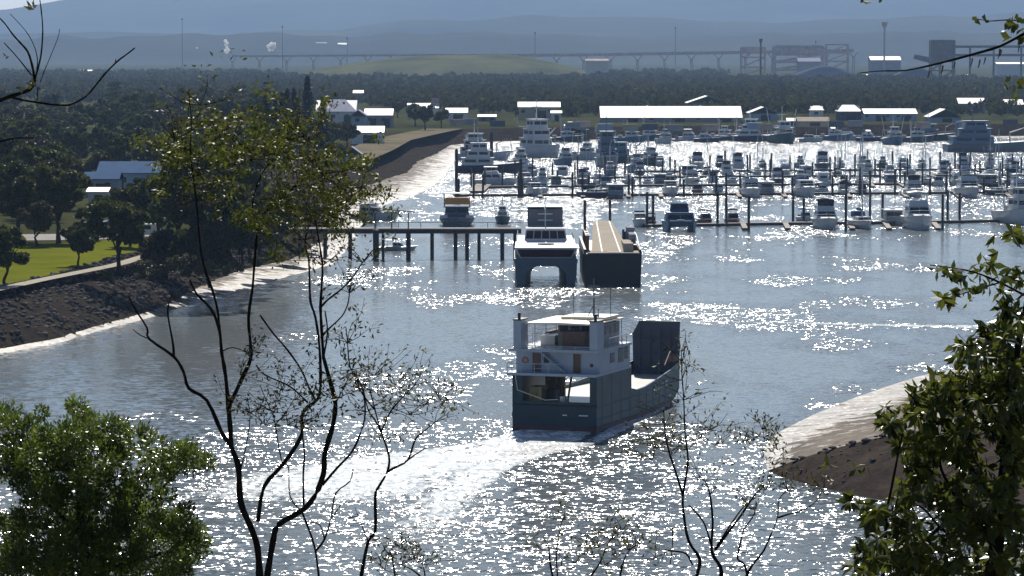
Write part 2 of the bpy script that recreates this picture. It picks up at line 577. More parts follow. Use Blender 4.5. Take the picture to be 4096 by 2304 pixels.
def prof_low(px):
    ys = np.interp(px, [-900, 0, 600, 1000, 1400, 1900, 2500, 3000, 3600, 4096, 5200], [172, 170, 158, 140, 150, 135, 150, 142, 132, 140, 140])
    return yz(ys, 9500) + 10 * mnoise.noise(Vector((px * 0.006, 17, 0)))
range_mesh("mountains", 13500, 17000, -4200, 4200, prof_far, 60, seed=1.0, label="long blue hazy mountain range filling the skyline")
range_mesh("foothills", 10300, 12000, -3100, 3100, prof_mid, 36, seed=5.0, label="lower hazy foothill ridge before the mountain range")
range_mesh("low_hills", 8600, 9500, -2500, 2500, prof_low, 22, seed=9.0, label="lowest dim hills behind the conveyor trestle")

# the grassy mound in the middle distance
def mound():
    Yc = 4700.0
    xs = np.linspace(-330, 130, 60)
    vs, ny = [], 16
    for j in range(ny):
        v = j / (ny - 1)
        for x in xs:
            px = 2048 + FOC * x / Yc
            ys = np.interp(px, [1080, 1180, 1300, 1420, 1560, 1700, 1850, 2030, 2120, 2230, 2330, 2420], [300, 291, 272, 250, 232, 222, 217, 219, 228, 252, 280, 300])
            h = max(0.0, yz(ys, Yc) - ZT)
            s = math.sin(v * math.pi) ** 0.7
            y = Yc - 230 + 460 * v
            vs.append((x, y, ZT - 0.5 + h * s + 1.2 * mnoise.noise(Vector((x * 0.03, y * 0.03, 0))) * s))
    n = len(xs)
    fs = [(j * n + i, j * n + i + 1, (j + 1) * n + i + 1, (j + 1) * n + i) for j in range(ny - 1) for i in range(n - 1)]
    MB().add(vs, fs).build("mound", mat("mound_grass", (0.115, 0.115, 0.050), 0.95, col2=(0.035, 0.046, 0.022), vscale=0.014, detail=7), smooth=True, kind="structure", label="low grassy mound in front of the conveyor trestle", cat="hill")
mound()

# ------------------------------------------------------------------ haze
def haze():
    m = bpy.data.materials.new("haze_air")
    m.use_nodes = True
    nt = m.node_tree
    nt.nodes.clear()
    out = N(nt, "ShaderNodeOutputMaterial")
    pv = N(nt, "ShaderNodeVolumePrincipled")
    pv.inputs["Color"].default_value = (0.41, 0.62, 1.0, 1)
    pv.inputs["Density"].default_value = 4.2e-5
    pv.inputs["Anisotropy"].default_value = 0.22
    nt.links.new(pv.outputs[0], out.inputs["Volume"])
    mb = MB().box(-9500, 9500, -300, 23000, -6.0, 460.0)
    link("haze", mb.mesh(), m, kind="stuff", label="thin blue air haze over the harbour", cat="haze")
haze()
# ------------------------------------------------------------------ vegetation helpers
def quads_mesh(name, V):
    """V: (n,4,3) quads, or (n,k,3) polygons"""
    n, k, _ = V.shape
    me = bpy.data.meshes.new(name)
    me.vertices.add(n * k)
    me.vertices.foreach_set("co", V.reshape(-1).astype(np.float32))
    me.loops.add(n * k)
    me.loops.foreach_set("vertex_index", np.arange(n * k, dtype=np.int32))
    me.polygons.add(n)
    me.polygons.foreach_set("loop_start", np.arange(0, n * k, k, dtype=np.int32))
    me.update(calc_edges=True)
    return me

def unit(a):
    return a / np.maximum(1e-9, np.linalg.norm(a, axis=-1, keepdims=True))

def leaves(P, size, r, asp=0.45, droop=0.0, dirs=None, fold=0.15):
    """leaf-shaped quads (base, side, tip, side) at points P"""
    n = len(P)
    d = unit(r.normal(size=(n, 3))) if dirs is None else unit(dirs)
    d[:, 2] -= droop
    d = unit(d)
    s = unit(np.cross(d, unit(r.normal(size=(n, 3)))))
    nn = np.cross(d, s)
    L = size * r.uniform(0.6, 1.35, size=(n, 1))
    W = L * asp * 0.5
    b = P - d * L * 0.5
    t = P + d * L * 0.5
    m = P + nn * L * fold
    return np.stack([b, m - s * W, t, m + s * W], axis=1)

def clump_points(n, clumps, r, jitter):
    c = clumps[r.integers(0, len(clumps), n)]
    return c + r.normal(size=(n, 3)) * jitter

M_BARK = mat("bark", (0.055, 0.042, 0.033), 0.9, col2=(0.025, 0.02, 0.017), vscale=3.0, bump=0.01, bscale=14)
M_BARK_SUNLIT = mat("sunlit_bark", (0.36, 0.31, 0.25), 0.8, col2=(0.18, 0.15, 0.12), vscale=6.0)  # bark of one limb, sunlight painted into its colour
L_DARK = leaf_mat("park_leaf", (0.028, 0.038, 0.009), (0.085, 0.095, 0.017), 0.32, 0.55, spec=.05)
L_OLIVE = leaf_mat("olive_leaf", (0.030, 0.042, 0.012), (0.105, 0.115, 0.026), 0.28, 0.55, spec=.05)
L_BROWN = leaf_mat("brownish_leaf", (0.034, 0.032, 0.016), (0.100, 0.085, 0.030), 0.25, 0.6, spec=.1)
L_FRESH = leaf_mat("fresh_leaf", (0.030, 0.050, 0.014), (0.095, 0.130, 0.024), 0.32, 0.55, spec=.12)
L_PINE = leaf_mat("pine_needles", (0.010, 0.018, 0.014), (0.020, 0.032, 0.020), 0.08, 0.6, spec=.08)
L_MANG = leaf_mat("mangrove_leaf", (0.030, 0.036, 0.010), (0.085, 0.084, 0.020), 0.18, 0.7, vscale=0.02, spec=0.0)
L_SHRUB = leaf_mat("shrub_leaf", (0.05, 0.06, 0.018), (0.13, 0.12, 0.03), 0.25, 0.55)

def crown_mesh(name, seed, rx, rz, zc, n, size, lobes=26):
    r = np.random.default_rng(seed)
    u = unit(r.normal(size=(lobes, 3)))
    rad = r.uniform(0.45, 0.95, size=(lobes, 1))
    cl = u * rad * np.array([rx, rx, rz]) + np.array([0, 0, zc])
    cl[:, 2] = np.maximum(cl[:, 2], zc - rz * 0.75)
    P = []
    per = n // lobes
    for c in cl:
        rr = r.uniform(0.20, 0.36) * rx
        q = unit(r.normal(size=(per, 3))) * (r.uniform(0.25, 1.0, size=(per, 1)) ** 0.5) * np.array([rr, rr, rr * 0.75])
        P.append(c + q)
    P = np.concatenate(P)
    return quads_mesh(name, leaves(P, size, r, 0.8, 0.1))

def trunk_mesh(name, seed, h, r0, rx, rz, zc, limbs=6):
    r = random.Random(seed)
    mb = MB()
    bend = [(r.uniform(-.25, .25) * k, r.uniform(-.25, .25) * k) for k in range(4)]
    pts = [(bend[k][0], bend[k][1], h * k / 3 - 0.3) for k in range(4)]
    mb.tube(pts, [r0 * 1.25, r0, r0 * 0.85, r0 * 0.7], 7)
    for i in range(limbs):
        a = i * 2 * math.pi / limbs + r.uniform(-.4, .4)
        e = (math.cos(a) * rx * r.uniform(.4, .75), math.sin(a) * rx * r.uniform(.4, .75), zc + rz * r.uniform(-0.2, .6))
        m = (pts[-1][0] + (e[0] - pts[-1][0]) * .45, pts[-1][1] + (e[1] - pts[-1][1]) * .45, h * 0.9 + (e[2] - h * 0.9) * 0.55)
        mb.tube([(pts[2][0], pts[2][1], h * r.uniform(.6, .95)), m, e], [r0 * .5, r0 * .32, r0 * .1], 5)
    return mb.mesh(name)

TREES = []
for k, (rx, rz, zc, h, r0, n, m) in enumerate([(4.6, 3.4, 6.6, 3.6, .30, 5200, L_DARK), (5.4, 4.0, 7.8, 4.2, .36, 6200, L_DARK), (3.6, 3.4, 6.0, 3.2, .24, 4400, L_OLIVE),
                                              (6.2, 4.2, 8.2, 4.4, .42, 6800, L_DARK), (4.2, 4.6, 8.2, 4.2, .28, 5200, L_OLIVE), (3.0, 2.2, 4.4, 2.6, .18, 3200, L_OLIVE), (4.4, 3.0, 6.2, 3.4, .28, 4600, L_BROWN), (4.0, 4.4, 7.4, 3.6, .26, 5000, L_FRESH), (3.4, 5.2, 8.4, 4.0, .24, 4600, L_FRESH), (2.6, 1.9, 3.2, 1.6, .14, 2400, L_BROWN)]):
    c = crown_mesh("crown", 100 + k, rx, rz, zc, n, 0.62)
    c.materials.append(m)
    t = trunk_mesh("trunk", 200 + k, h, r0, rx, rz, zc)
    fix_normals(t)
    t.materials.append(M_BARK)
    TREES.append((t, c, zc + rz))

def place_tree(v, p, sc, rz, label, group=None, name="broadleaf_tree", mat_over=None):
    t, c, top = TREES[v]
    o = empty(name, p, rz, label, "tree", group, sc)
    link("trunk", t, None, o, fix=False)
    link("crown", c, None, o, fix=False)
    return o

# park ground: lawn, path, car park
bt_near = [p for p in bt if p.y < 690]
lawn_poly = [(p.x - 0.8, p.y) for p in bt_near] + [tuple(G(1010, 985, ZT)[:2]), tuple(G(430, 985, ZT)[:2]), tuple(G(-500, 985, ZT)[:2]), tuple(G(-900, 1200, ZT)[:2])]
lawn_pts = [p for p in bt_near]
tess([(p.x, p.y) for p in lawn_pts] + [(lawn_pts[-1].x - 30, 632), (-160, 632), (-160, lawn_pts[0].y)], ZT + 0.05, "lawn", M_LAWN, kind="structure", label="mown park lawn above the revetment", cat="lawn")
def ribbon(pxs, w, z, name, m, label, cat):
    pts = smooth_line(resample([G(a, b, ZT) for a, b in pxs], 2.0), 4)
    vs = []
    for i, p in enumerate(pts):
        t = (pts[min(len(pts) - 1, i + 1)] - pts[max(0, i - 1)]).normalized()
        s = Vector((-t.y, t.x, 0)) * w / 2
        vs += [(p.x + s.x, p.y + s.y, z), (p.x - s.x, p.y - s.y, z)]
    return MB().add(vs, [(2 * i, 2 * i + 1, 2 * i + 3, 2 * i + 2) for i in range(len(pts) - 1)]).build(name, m, kind="structure", label=label, cat=cat)
ribbon([(-300, 1215), (0, 1158), (150, 1124), (320, 1090), (470, 1060), (560, 1032), (620, 1015), (700, 1008)], 2.6, ZT + 0.09, "footpath", M_PATH, "pale concrete footpath curving along the park edge", "path")
ribbon([(-300, 955), (0, 952), (200, 950), (360, 948), (640, 935)], 22, ZT + 0.09, "car_park", M_ROAD, "pale car park surface behind the park trees", "road")
ribbon([(1380, 640), (1480, 600), (1560, 560), (1700, 530), (1780, 515)], 16, ZT + 0.06, "dirt_road", M_YARD, "bare dirt track along the far bank", "road")

# the individual trees of the park
T1 = lambda px, py: G(px, py, ZT)
place_tree(5, T1(15, 1140), 1.28, 0.4, "slim park tree at the picture's left edge beside the footpath")
place_tree(5, T1(312, 1062), 0.95, 1.9, "small lone tree casting a flat shadow on the lawn")
place_tree(0, T1(472, 1085), 1.12, 2.2, "dark tree with a thick trunk standing on the footpath's bend")
place_tree(3, T1(800, 1060), 1.45, 0.9, "largest dark tree, spreading low over the shrubs right of the lawn")
place_tree(1, T1(640, 985), 1.05, 2.9, "round dark tree behind the white van")
place_tree(3, T1(70, 965), 1.12, 5.0, "wide dark tree at the left of the car park")
place_tree(1, T1(235, 972), 1.15, 1.0, "wide dark tree with several stems over the lawn's far edge")
place_tree(5, T1(350, 962), 0.9, 3.3, "tall dark tree between the car park and the footpath")
place_tree(1, T1(960, 1010), 1.1, 4.1, "dark tree at the end of the mown grass by the bank")
place_tree(7, T1(560, 905), .8, .7, "fresh green tree before the blue park hall's right half")
place_tree(2, T1(455, 912), .8, 2.7, "olive tree before the blue park hall's middle")
place_tree(4, T1(520, 985), .85, 2.0, "olive tree between the van and the footpath bend")
place_tree(6, T1(150, 985), .8, 2.0, "brownish tree shading the lawn's far left edge")
place_tree(1, T1(720, 1020), 1.15, 1.7, "broad dark tree behind the largest one, right of the van")
place_tree(3, T1(905, 1045), 1.1, 2.4, "dark tree hugging the right side of the largest one")
place_tree(6, T1(1000, 1030), 1.0, 3.4, "brownish tree on the bank before the pier's shore end")
place_tree(0, T1(1080, 985), 1.0, 0.2, "dark tree overhanging the landward end of the pier")
for (px, py, s, lab) in ((640, 1105, 0.55, "low yellow-green shrub on the bank below the bend"), (700, 1075, 0.6, "olive shrub clump between bank and big tree"), (560, 1110, 0.45, "small grey-green shrub at the top of the rocks"),
                         (760, 1100, 0.5, "yellowish shrub under the largest dark tree"), (430, 1120, 0.35, "tiny shrub at the grass edge above the rocks"), (820, 1095, .6, "dense shrub at the foot of the largest dark tree"), (880, 1100, .5, "round shrub on the upper rocks under the dark trees"), (950, 1085, .55, "straggling shrub on the bank before the mud"), (1030, 1060, .6, "bushy shrub at the shore end of the pier"), (590, 1085, .5, "shrub beside the footpath's end")):
    g = empty("bank_shrub", G(px, py, ZT - 0.6), px, lab, "shrub", "shrubs along the bank top", s)
    me = crown_mesh("foliage", int(px), 3.4, 2.0, 1.6, 1500, 0.5, 14)
    me.materials.append(L_SHRUB)
    link("foliage", me, None, g, fix=False)
    link("stem", TREES[5][0], None, g, fix=False)

for k, (px, py, v, s, lab) in enumerate(((660, 1075, 9, 1.5, "low scrubby tree leaning over the rocks below the van"), (760, 1085, 0, .75, "squat dark tree on the bank edge under the largest one"), (840, 1085, 9, 1.7, "brown scrub tree on the rocks right of the squat dark tree"), (900, 1075, 1, .7, "squat wide tree at the bank edge left of the mud"),
                                         (970, 1062, 0, .75, "rounded squat tree on the bank above the first bright mud"), (1040, 1042, 6, .8, "squat brownish tree beside the pier's first bents"), (1110, 1010, 1, .75, "squat dark tree right at the pier's shore end"), (1180, 970, 0, .7, "last squat tree on the bank beyond the pier"), (1240, 930, 6, .65, "small brownish tree on the bank past the pier"), (1130, 930, 3, .8, "spreading tree behind the pier's shore end"), (1000, 955, 3, .95, "spreading dark tree in the second line above the bank"), (860, 965, 1, 1.1, "dark tree in the second line behind the largest one"))):
    p = G(px, py, ZT - 1.6)
    p.z = ZT - 2.2 * s
    place_tree(v, p, s, px, lab)

# wood behind the park
r_w = random.Random(5)
wood = []
tries = 0
def land_ok(x, y, m=4.0):
    best = min(range(0, nl, 3), key=lambda i: (line[i].x - x) ** 2 + (line[i].y - y) ** 2)
    d = (Vector((x, y, 0)) - line[best]).dot(nrmv[best])
    return d > lm[best] + lb[best] + m
clear = [(G(370, 775, ZT), G(650, 775, ZT), 700, 905), (G(1380, 640, ZT), G(1600, 640, ZT), 1010, 1500)]
while len(wood) < 260 and tries < 14000:
    tries += 1
    px = r_w.uniform(-120, 1330)
    y = r_w.uniform(690, 2100)
    x = (px - 2048) * y / FOC
    py = HOR + (CAMZ - ZT) * FOC / y
    if not land_ok(x, y): continue
    if 320 < px < 690 and y < 905: continue
    if px < 640 and y < 712: continue
    if px > 1180 and y > 1180: continue
    if px > 1150 and y > 1500 : continue
    if px < 420 and y > 1750: continue
    if any((x - a) ** 2 + (y - b) ** 2 < 7.5 ** 2 for a, b in wood): continue
    wood.append((x, y))
wood.sort(key=lambda q: q[1])
TREE_LOOK = {0: "rounded dark green tree in the wood behind the park", 1: "wide dark green tree in the wood behind the park", 2: "small olive tree in the wood behind the park", 3: "largest-crowned dark tree in the wood behind the park", 4: "tall olive tree in the wood behind the park", 6: "brownish round tree in the wood behind the park", 7: "fresh green tree in the wood behind the park", 8: "tall narrow fresh green tree in the wood behind the park", 9: "low brownish scrub tree in the wood behind the park"}
for k, (x, y) in enumerate(wood):
    v = r_w.choice([0, 1, 1, 2, 3, 4, 6, 6, 7, 8, 9])
    place_tree(v, (x, y, ZT), r_w.uniform(0.65, 1.3), r_w.uniform(0, 6.28), TREE_LOOK[v], "trees of the wood behind the park")

# Norfolk pines
def pine_meshes(seed, H=20.0):
    r = np.random.default_rng(seed)
    tr = MB().tube([(0, 0, -0.3), (0, 0, H * .5), (0, 0, H)], [.35, .22, .03], 7)
    V = []
    z = H * 0.10
    while z < H * 0.985:
        R = 3.3 * (1 - z / H) ** 0.8 + 0.25
        nb = 7
        a0 = r.uniform(0, 6.28)
        for b in range(nb):
            a = a0 + b * 2 * math.pi / nb + r.uniform(-.15, .15)
            rr = R * r.uniform(.8, 1.1)
            tip = np.array([math.cos(a) * rr, math.sin(a) * rr, z - 0.04 * rr + 0.10 * rr])
            n = max(6, int(14 * rr))
            t = r.uniform(.1, 1, size=(n, 1))
            P = np.array([0, 0, z]) + (tip - np.array([0, 0, z])) * t + r.normal(size=(n, 3)) * .12
            d = np.tile(tip - np.array([0, 0, z]), (n, 1)) + r.normal(size=(n, 3)) * .8
            V.append(leaves(P, 0.8, r, 0.4, 0.0, d))
        z += 0.62 + 0.2 * (1 - z / H)
    c = quads_mesh("crown", np.concatenate(V))
    c.materials.append(L_PINE)
    t = tr.mesh("trunk"); t.materials.append(M_BARK)
    return t, c
PINES = [pine_meshes(1), pine_meshes(2)]
for k, (px, top, Y, lab) in enumerate(((1231, 296, 1180, "tallest dark conical pine rising above the wood"), (1067, 352, 1150, "conical pine at the left end of the pine row"), (1102, 388, 1120, "short conical pine second from the left in the row"),
                                      (1128, 365, 1190, "narrow conical pine in the middle of the row"), (1150, 350, 1160, "conical pine close to the left of the paired tops"), (1177, 346, 1140, "conical pine beside the tallest pine"),
                                      (1292, 383, 1060, "slender dark conical pine before the grey hip-roofed house"))):
    X = (px - 2048) * Y / FOC
    h = HT(top, Y) - ZT
    g = empty("conifer_tree", (X, Y, ZT), k * 1.3, lab, "pine", "conical pines in a row", 1.0)
    g.scale = (0.85 * h / 20, 0.85 * h / 20, h / 20)
    t, c = PINES[k % 2]
    link("trunk", t, None, g, fix=False); link("crown", c, None, g, fix=False)
for k, (px, py, s, v, lab) in enumerate(((1330, 610, 1.0, 0, "dark rounded tree before the grey hip-roofed house"), (1390, 600, 0.8, 1, "dark tree beside the small white-roofed house"), (1270, 640, 0.95, 3, "dark tree below the slender pine"),
                                         (1210, 620, 0.9, 1, "dark tree under the tallest pine"), (1340, 680, 0.8, 0, "dark tree by the blue gabled house on the bank"), (1700, 520, 0.9, 1, "dark tree at the far end of the dirt track"),
                                         (1660, 505, 0.8, 3, "dark spreading tree left of the dirt track's end"), (1765, 512, 0.8, 0, "dark tree beside the boatyard's white roofs"), (1590, 470, 0.7, 1, "bushy tree right of the pale flat-roofed hall"))):
    place_tree(v, G(px, py, ZT), s, px, lab)

# distant mangrove forest and far scrub, seen as one mass
def forest():
    r = np.random.default_rng(11)
    segs, rings = 6, 3
    V, n = [], 5200
    Y = 1800 * (5300 / 1800) ** (r.uniform(0, 1, n) ** 0.9)
    px = r.uniform(-250, 4350, n)
    lo = np.interp(px, [-250, 0, 500, 1000, 1400, 1750, 2100, 2400, 3000, 4350], [2450, 2400, 2300, 2200, 2250, 1980, 1850, 1850, 1850, 1850])
    keep = Y > lo
    # clearings: pale grass on the left, industrial ground on the right
    keep &= ~((px < 760) & (Y > 2500) & (Y < 2900) & (r.uniform(0, 1, n) < 0.85))
    keep &= ~((px > 1120) & (px < 2400) & (Y > 4300))
    keep &= ~((px > 2900) & (Y > 4000))
    Y, px = Y[keep], px[keep]
    X = (px - 2048) * Y / FOC
    n = len(Y)
    R = r.uniform(3.2, 6.5, n) * (Y / 2200) ** 0.5
    H = r.uniform(4.5, 8.5, n)
    for i in range(n):
        m = 26
        u = unit(r.normal(size=(m, 3)))
        u[:, 2] = np.abs(u[:, 2])
        P = np.array([X[i], Y[i], ZT + H[i] * 0.25]) + u * np.array([R[i], R[i], H[i] * 0.75]) * r.uniform(.55, 1, size=(m, 1))
        V.append(leaves(P, R[i] * 0.75, r, 0.85))
    me = quads_mesh("mangrove_forest", np.concatenate(V))
    link("mangrove_forest", me, L_MANG, fix=False, kind="stuff", label="dense low mangrove forest behind the boatyards", cat="forest")
forest()

# rocks of the revetment
def rocks():
    r = random.Random(3)
    protos = []
    for k in range(6):
        import bmesh
        bm = bmesh.new()
        bmesh.ops.create_icosphere(bm, subdivisions=1, radius=0.5)
        for v in bm.verts:
            v.co *= r.uniform(.72, 1.2)
            v.co.z *= 0.75
        me = bpy.data.meshes.new("rock"); bm.to_mesh(me); bm.free()
        protos.append(me)
    m = mat("rock_stone", (0.190, 0.172, 0.158), 0.85, col2=(0.045, 0.042, 0.042), vscale=0.7, detail=5)
    for me in protos: me.materials.append(m)
    cand = []
    for i in range(nl - 1):
        p = line[i]
        if p.y > 690 or (p.x * FOC / p.y + 2048) < -150: continue
        for j in range(46):
            t = r.uniform(0.02, 1.0)
            u = r.uniform(0, 1)
            q = p.lerp(line[i + 1], u) + nrmv[i] * (lm[i] - 0.3 + t * lb[i])
            zm = 0.35 + 0.9 * min(1, lm[i] / 14)
            z = zm - 0.25 + (ZT + 0.3 - zm) * t ** 0.85
            cand.append((r.uniform(0.35, 1.25) * (1.0 if t > 0.1 else 0.7), q.x, q.y, z, t))
    cand.sort(key=lambda c: -c[0])
    for k, (s, x, y, z, t) in enumerate(cand[:260]):
        o = bpy.data.objects.new("rock", protos[k % 6]); COL.objects.link(o)
        o.parent = bank
        o.location = (x, y, z); o.scale = (s * 1.1, s, s); o.rotation_euler = (r.uniform(-.6, .6), r.uniform(-.6, .6), r.uniform(0, 6))
    V, F = [], []
    base = [(np.array([v.co[:] for v in me.vertices]), [tuple(p.vertices) for p in me.polygons]) for me in protos]
    off = 0
    for k, (s, x, y, z, t) in enumerate(cand[260:]):
        bv, bf = base[k % 6]
        a = r.uniform(0, 6.28)
        rot = np.array([[math.cos(a), -math.sin(a), 0], [math.sin(a), math.cos(a), 0], [0, 0, 1]])
        V.append((bv * s) @ rot.T + np.array([x, y, z]))
        F += [tuple(i + off for i in f) for f in bf]
        off += len(bv)
    me = bpy.data.meshes.new("rock_fill"); me.from_pydata(np.concatenate(V).tolist(), [], F); me.update()
    link("rock_fill", me, m, bank, fix=False, kind="stuff")
    # loose stones on the sandbank: most along its crest
    for k in range(110):
        t = r.uniform(.05, .62)
        row = rn[int(t * NT)]
        j = 9 if r.random() < .45 else r.randrange(2, 10)
        q = row[j]
        o = bpy.data.objects.new("stone", protos[k % 6]); COL.objects.link(o)
        o.parent = sandbank
        s = r.uniform(.18, .55) * (1.35 if j == 9 else .8)
        o.location = (q[0] + r.uniform(-.5, .5), q[1] + r.uniform(-.4, .4), q[2] + .05)
        o.scale = (s * 1.5, s, s * .7); o.rotation_euler = (0, 0, r.uniform(0, 6))
rocks()
# ------------------------------------------------------------------ buildings and industry
M_ROOF = mat("galvanised_roof", (0.52, 0.51, 0.49), 0.6, metal=0.1, var=0.15, vscale=0.5)
M_ROOF_CREAM = mat("cream_roof", (0.58, 0.53, 0.43), 0.6, metal=0.0, var=0.06, vscale=0.15)
M_ROOF_GREY = mat("grey_roof", (0.34, 0.35, 0.42), 0.8, metal=0.0, var=0.1, vscale=0.3)
M_ROOF_BLUE = mat("blue_grey_roof", (0.085, 0.135, 0.23), 0.85, metal=0.0, var=0.08, vscale=0.3)
M_WALL_W = mat("white_cladding", (0.62, 0.64, 0.66), 0.7, var=0.08, vscale=0.5)
M_WALL_B = mat("blue_cladding", (0.28, 0.37, 0.48), 0.7, var=0.08, vscale=0.5)
M_WALL_G = mat("grey_cladding", (0.30, 0.31, 0.34), 0.75, var=0.1, vscale=0.5)
M_WALL_D = mat("dark_cladding", (0.12, 0.13, 0.16), 0.75, var=0.12, vscale=0.5)
M_WALL_T = mat("tan_cladding", (0.42, 0.36, 0.29), 0.75, var=0.1, vscale=0.5)
M_DARK = mat("dark_opening", (0.02, 0.02, 0.025), 0.6)
M_GLASS = mat("window_glass", (0.018, 0.022, 0.032), 0.25, spec=0.3)
M_STEEL = mat("weathered_steel", (0.16, 0.13, 0.12), 0.7, var=0.2, vscale=0.3)
M_RUST = mat("rusty_steel", (0.50, 0.39, 0.35), 0.8, var=0.25, vscale=0.2)
M_RIB = mat("roof_seam", (0.30, 0.30, 0.29), 0.5, metal=0.5)

def shed(name, cx, cy, w, d, eave, rise, wall, roof, label, cat="shed", ridge='x', rz=0.0, z=ZT, doors=2, wins=3, hip=0.0, over=0.5, seams=0, group=None, back=1.0):
    """gabled or hipped building; parts wall, roof, doors, windows"""
    o = empty(name, (cx, cy, z), rz, label, cat, group)
    if ridge == 'x':
        prof = [(-d / 2, -0.3), (d / 2, -0.3), (d / 2, eave), (0, eave + rise * 0.96), (-d / 2, eave)]
        MB().prism(prof, 'x', -w / 2, w / 2).build("wall", wall, o)
    else:
        prof = [(-w / 2, -0.3), (w / 2, -0.3), (w / 2, eave), (0, eave + rise * 0.96), (-w / 2, eave)]
        MB().prism(prof, 'y', -d / 2, d / 2).build("wall", wall, o)
    t = 0.18
    if ridge == 'x':
        e = d / 2 + over
        ze = eave - rise * over / (d / 2)
        a = [(-w / 2 - over, -e, ze), (w / 2 + over, -e, ze), (w / 2 + over - hip, 0, eave + rise), (-w / 2 - over + hip, 0, eave + rise), (w / 2 + over, e, ze), (-w / 2 - over, e, ze)]
    else:
        e = w / 2 + over
        ze = eave - rise * over / (w / 2)
        a = [(-e, d / 2 + over, ze), (-e, -d / 2 - over, ze), (0, -d / 2 - over + hip, eave + rise), (0, d / 2 + over - hip, eave + rise), (e, -d / 2 - over, ze), (e, d / 2 + over, ze)]
    top = [Vector(p) + Vector((0, 0, t)) for p in a]
    fs = [(0, 1, 2, 3), (3, 2, 4, 5), (0, 3, 5), (1, 4, 2)]
    mb = MB().add(top, fs).add([(p[0], p[1], p[2] + 0.02) for p in a], [tuple(reversed(f)) for f in fs])
    mb.add([top[0], top[1], a[1], a[0]], [(0, 1, 2, 3)]).add([top[5], top[4], a[4], a[5]], [(0, 1, 2, 3)])
    mb.add([top[1], top[4], a[4], a[1]], [(0, 1, 2, 3)]).add([top[5], top[0], a[0], a[5]], [(0, 1, 2, 3)])
    rf = mb.build("roof", roof, o)
    if ridge == 'x':
        for k in range(seams):
            x = -w / 2 + w * (k + 1) / (seams + 1) + (k % 2) * w * 0.05
            MB().add([(x - .35, -e * 0.98, ze + t + .09), (x + .35, -e * 0.98, ze + t + .09), (x + .35, -.1, eave + rise + t + .06), (x - .35, -.1, eave + rise + t + .06)], [(0, 1, 2, 3)]).build("seam", M_RIB, rf)
    for k in range(doors):
        x = -w / 2 + w * (k + 0.5) / doors + 0.06 * w
        dw = min(w / doors * 0.45, 4.5)
        MB().box(x - dw / 2, x + dw / 2, -d / 2 - 0.08, -d / 2 + 0.05, 0, min(eave * 0.75, 4.5)).build("door", M_DARK, o)
    for k in range(wins):
        x = -w / 2 + w * (k + 0.5) / wins - 0.06 * w
        wd = min(w / wins * 0.3, 2.0)
        MB().box(x - wd / 2, x + wd / 2, -d / 2 - 0.06, -d / 2 + 0.05, eave * 0.55, eave * 0.80).build("window", M_GLASS, o)
    return o

def shed_px(name, x0, x1, ytop, yeave, Y, d, wall, roof, label, **kw):
    """shed given by its picture extent at distance Y"""
    s = Y / FOC
    cx = ((x0 + x1) / 2 - 2048) * s
    ze, zt = HT(yeave, Y) - ZT, HT(ytop, Y + d / 2) - ZT
    return shed(name, cx, Y + d / 2, (x1 - x0) * s, d, max(2.2, ze), max(0.5, zt - ze), wall, roof, label, **kw)

shed_px("boat_shed", 2405, 2965, 428, 472, 1720, 28, M_WALL_G, M_ROOF_CREAM, "long boatyard shed with a cream metal roof", seams=2, doors=3, wins=6)
shed_px("warehouse", 2750, 2908, 384, 412, 1960, 26, M_WALL_B, M_ROOF, "shed with a low gable showing above the long cream roof", ridge='y', wins=0, doors=0)
shed_px("workshop", 2075, 2238, 409, 428, 1780, 16, M_WALL_T, M_ROOF, "tan workshop under a bright flat metal roof", wins=3, doors=1)
shed_px("site_hut", 2206, 2244, 444, 452, 1740, 6, M_WALL_W, M_ROOF, "small white hut at the workshop's right corner", wins=1, doors=1)
shed_px("hip_roofed_hall", 1262, 1425, 399, 446, 1640, 26, M_WALL_W, M_ROOF_GREY, "grey hip-roofed hall behind the pines", hip=6.0)
shed_px("gabled_hall", 1405, 1462, 440, 462, 1580, 18, M_WALL_B, M_ROOF_GREY, "blue-walled gable end beside the hip-roofed hall", ridge='y', wins=1, doors=0)
shed_px("flat_hall", 1460, 1568, 436, 461, 1600, 20, M_WALL_G, M_ROOF_CREAM, "grey hall with a pale sloping roof left of the dirt yard", wins=2, doors=2)
shed_px("white_roofed_house", 1408, 1532, 506, 530, 1330, 14, M_WALL_W, M_ROOF, "house with a glaring white roof above the dirt bank", wins=3, doors=1)
shed_px("bank_house", 1368, 1442, 590, 618, 1120, 8, M_WALL_B, M_ROOF_GREY, "small blue gabled house at the top of the mud bank", ridge='y', wins=1, doors=0)
shed_px("raised_house", 1632, 1752, 414, 432, 1800, 14, M_WALL_W, M_ROOF, "white-roofed house below a pinkish tower at the forest edge", wins=3, doors=1)
shed_px("yard_office", 1785, 1868, 433, 450, 1760, 10, M_WALL_W, M_ROOF, "white yard office above a dark bank of parked gear", wins=3, doors=1)
shed_px("awning_shed", 1914, 1982, 460, 468, 1740, 8, M_WALL_D, M_ROOF, "dark open shed under a slanting white awning", wins=0, doors=2)
shed_px("far_roof", 1415, 1452, 362, 372, 2350, 10, M_WALL_G, M_ROOF, "lone white roof among the mangroves left of centre", wins=0, doors=0)
shed_px("arched_shed", 2998, 3112, 428, 452, 1760, 22, M_WALL_B, M_ROOF, "blue boat shed with a rounded pale roof", ridge='y', wins=0, doors=1)
shed_px("club_house", 3352, 3442, 421, 445, 1760, 14, M_WALL_D, M_ROOF, "small pavilion with a two-tier white roof", hip=3.0, wins=2, doors=1)
shed_px("blue_shed", 3458, 3665, 436, 455, 1740, 20, M_WALL_B, M_ROOF, "wide blue shed with a glaring white roof at the slipway", doors=2, wins=5)
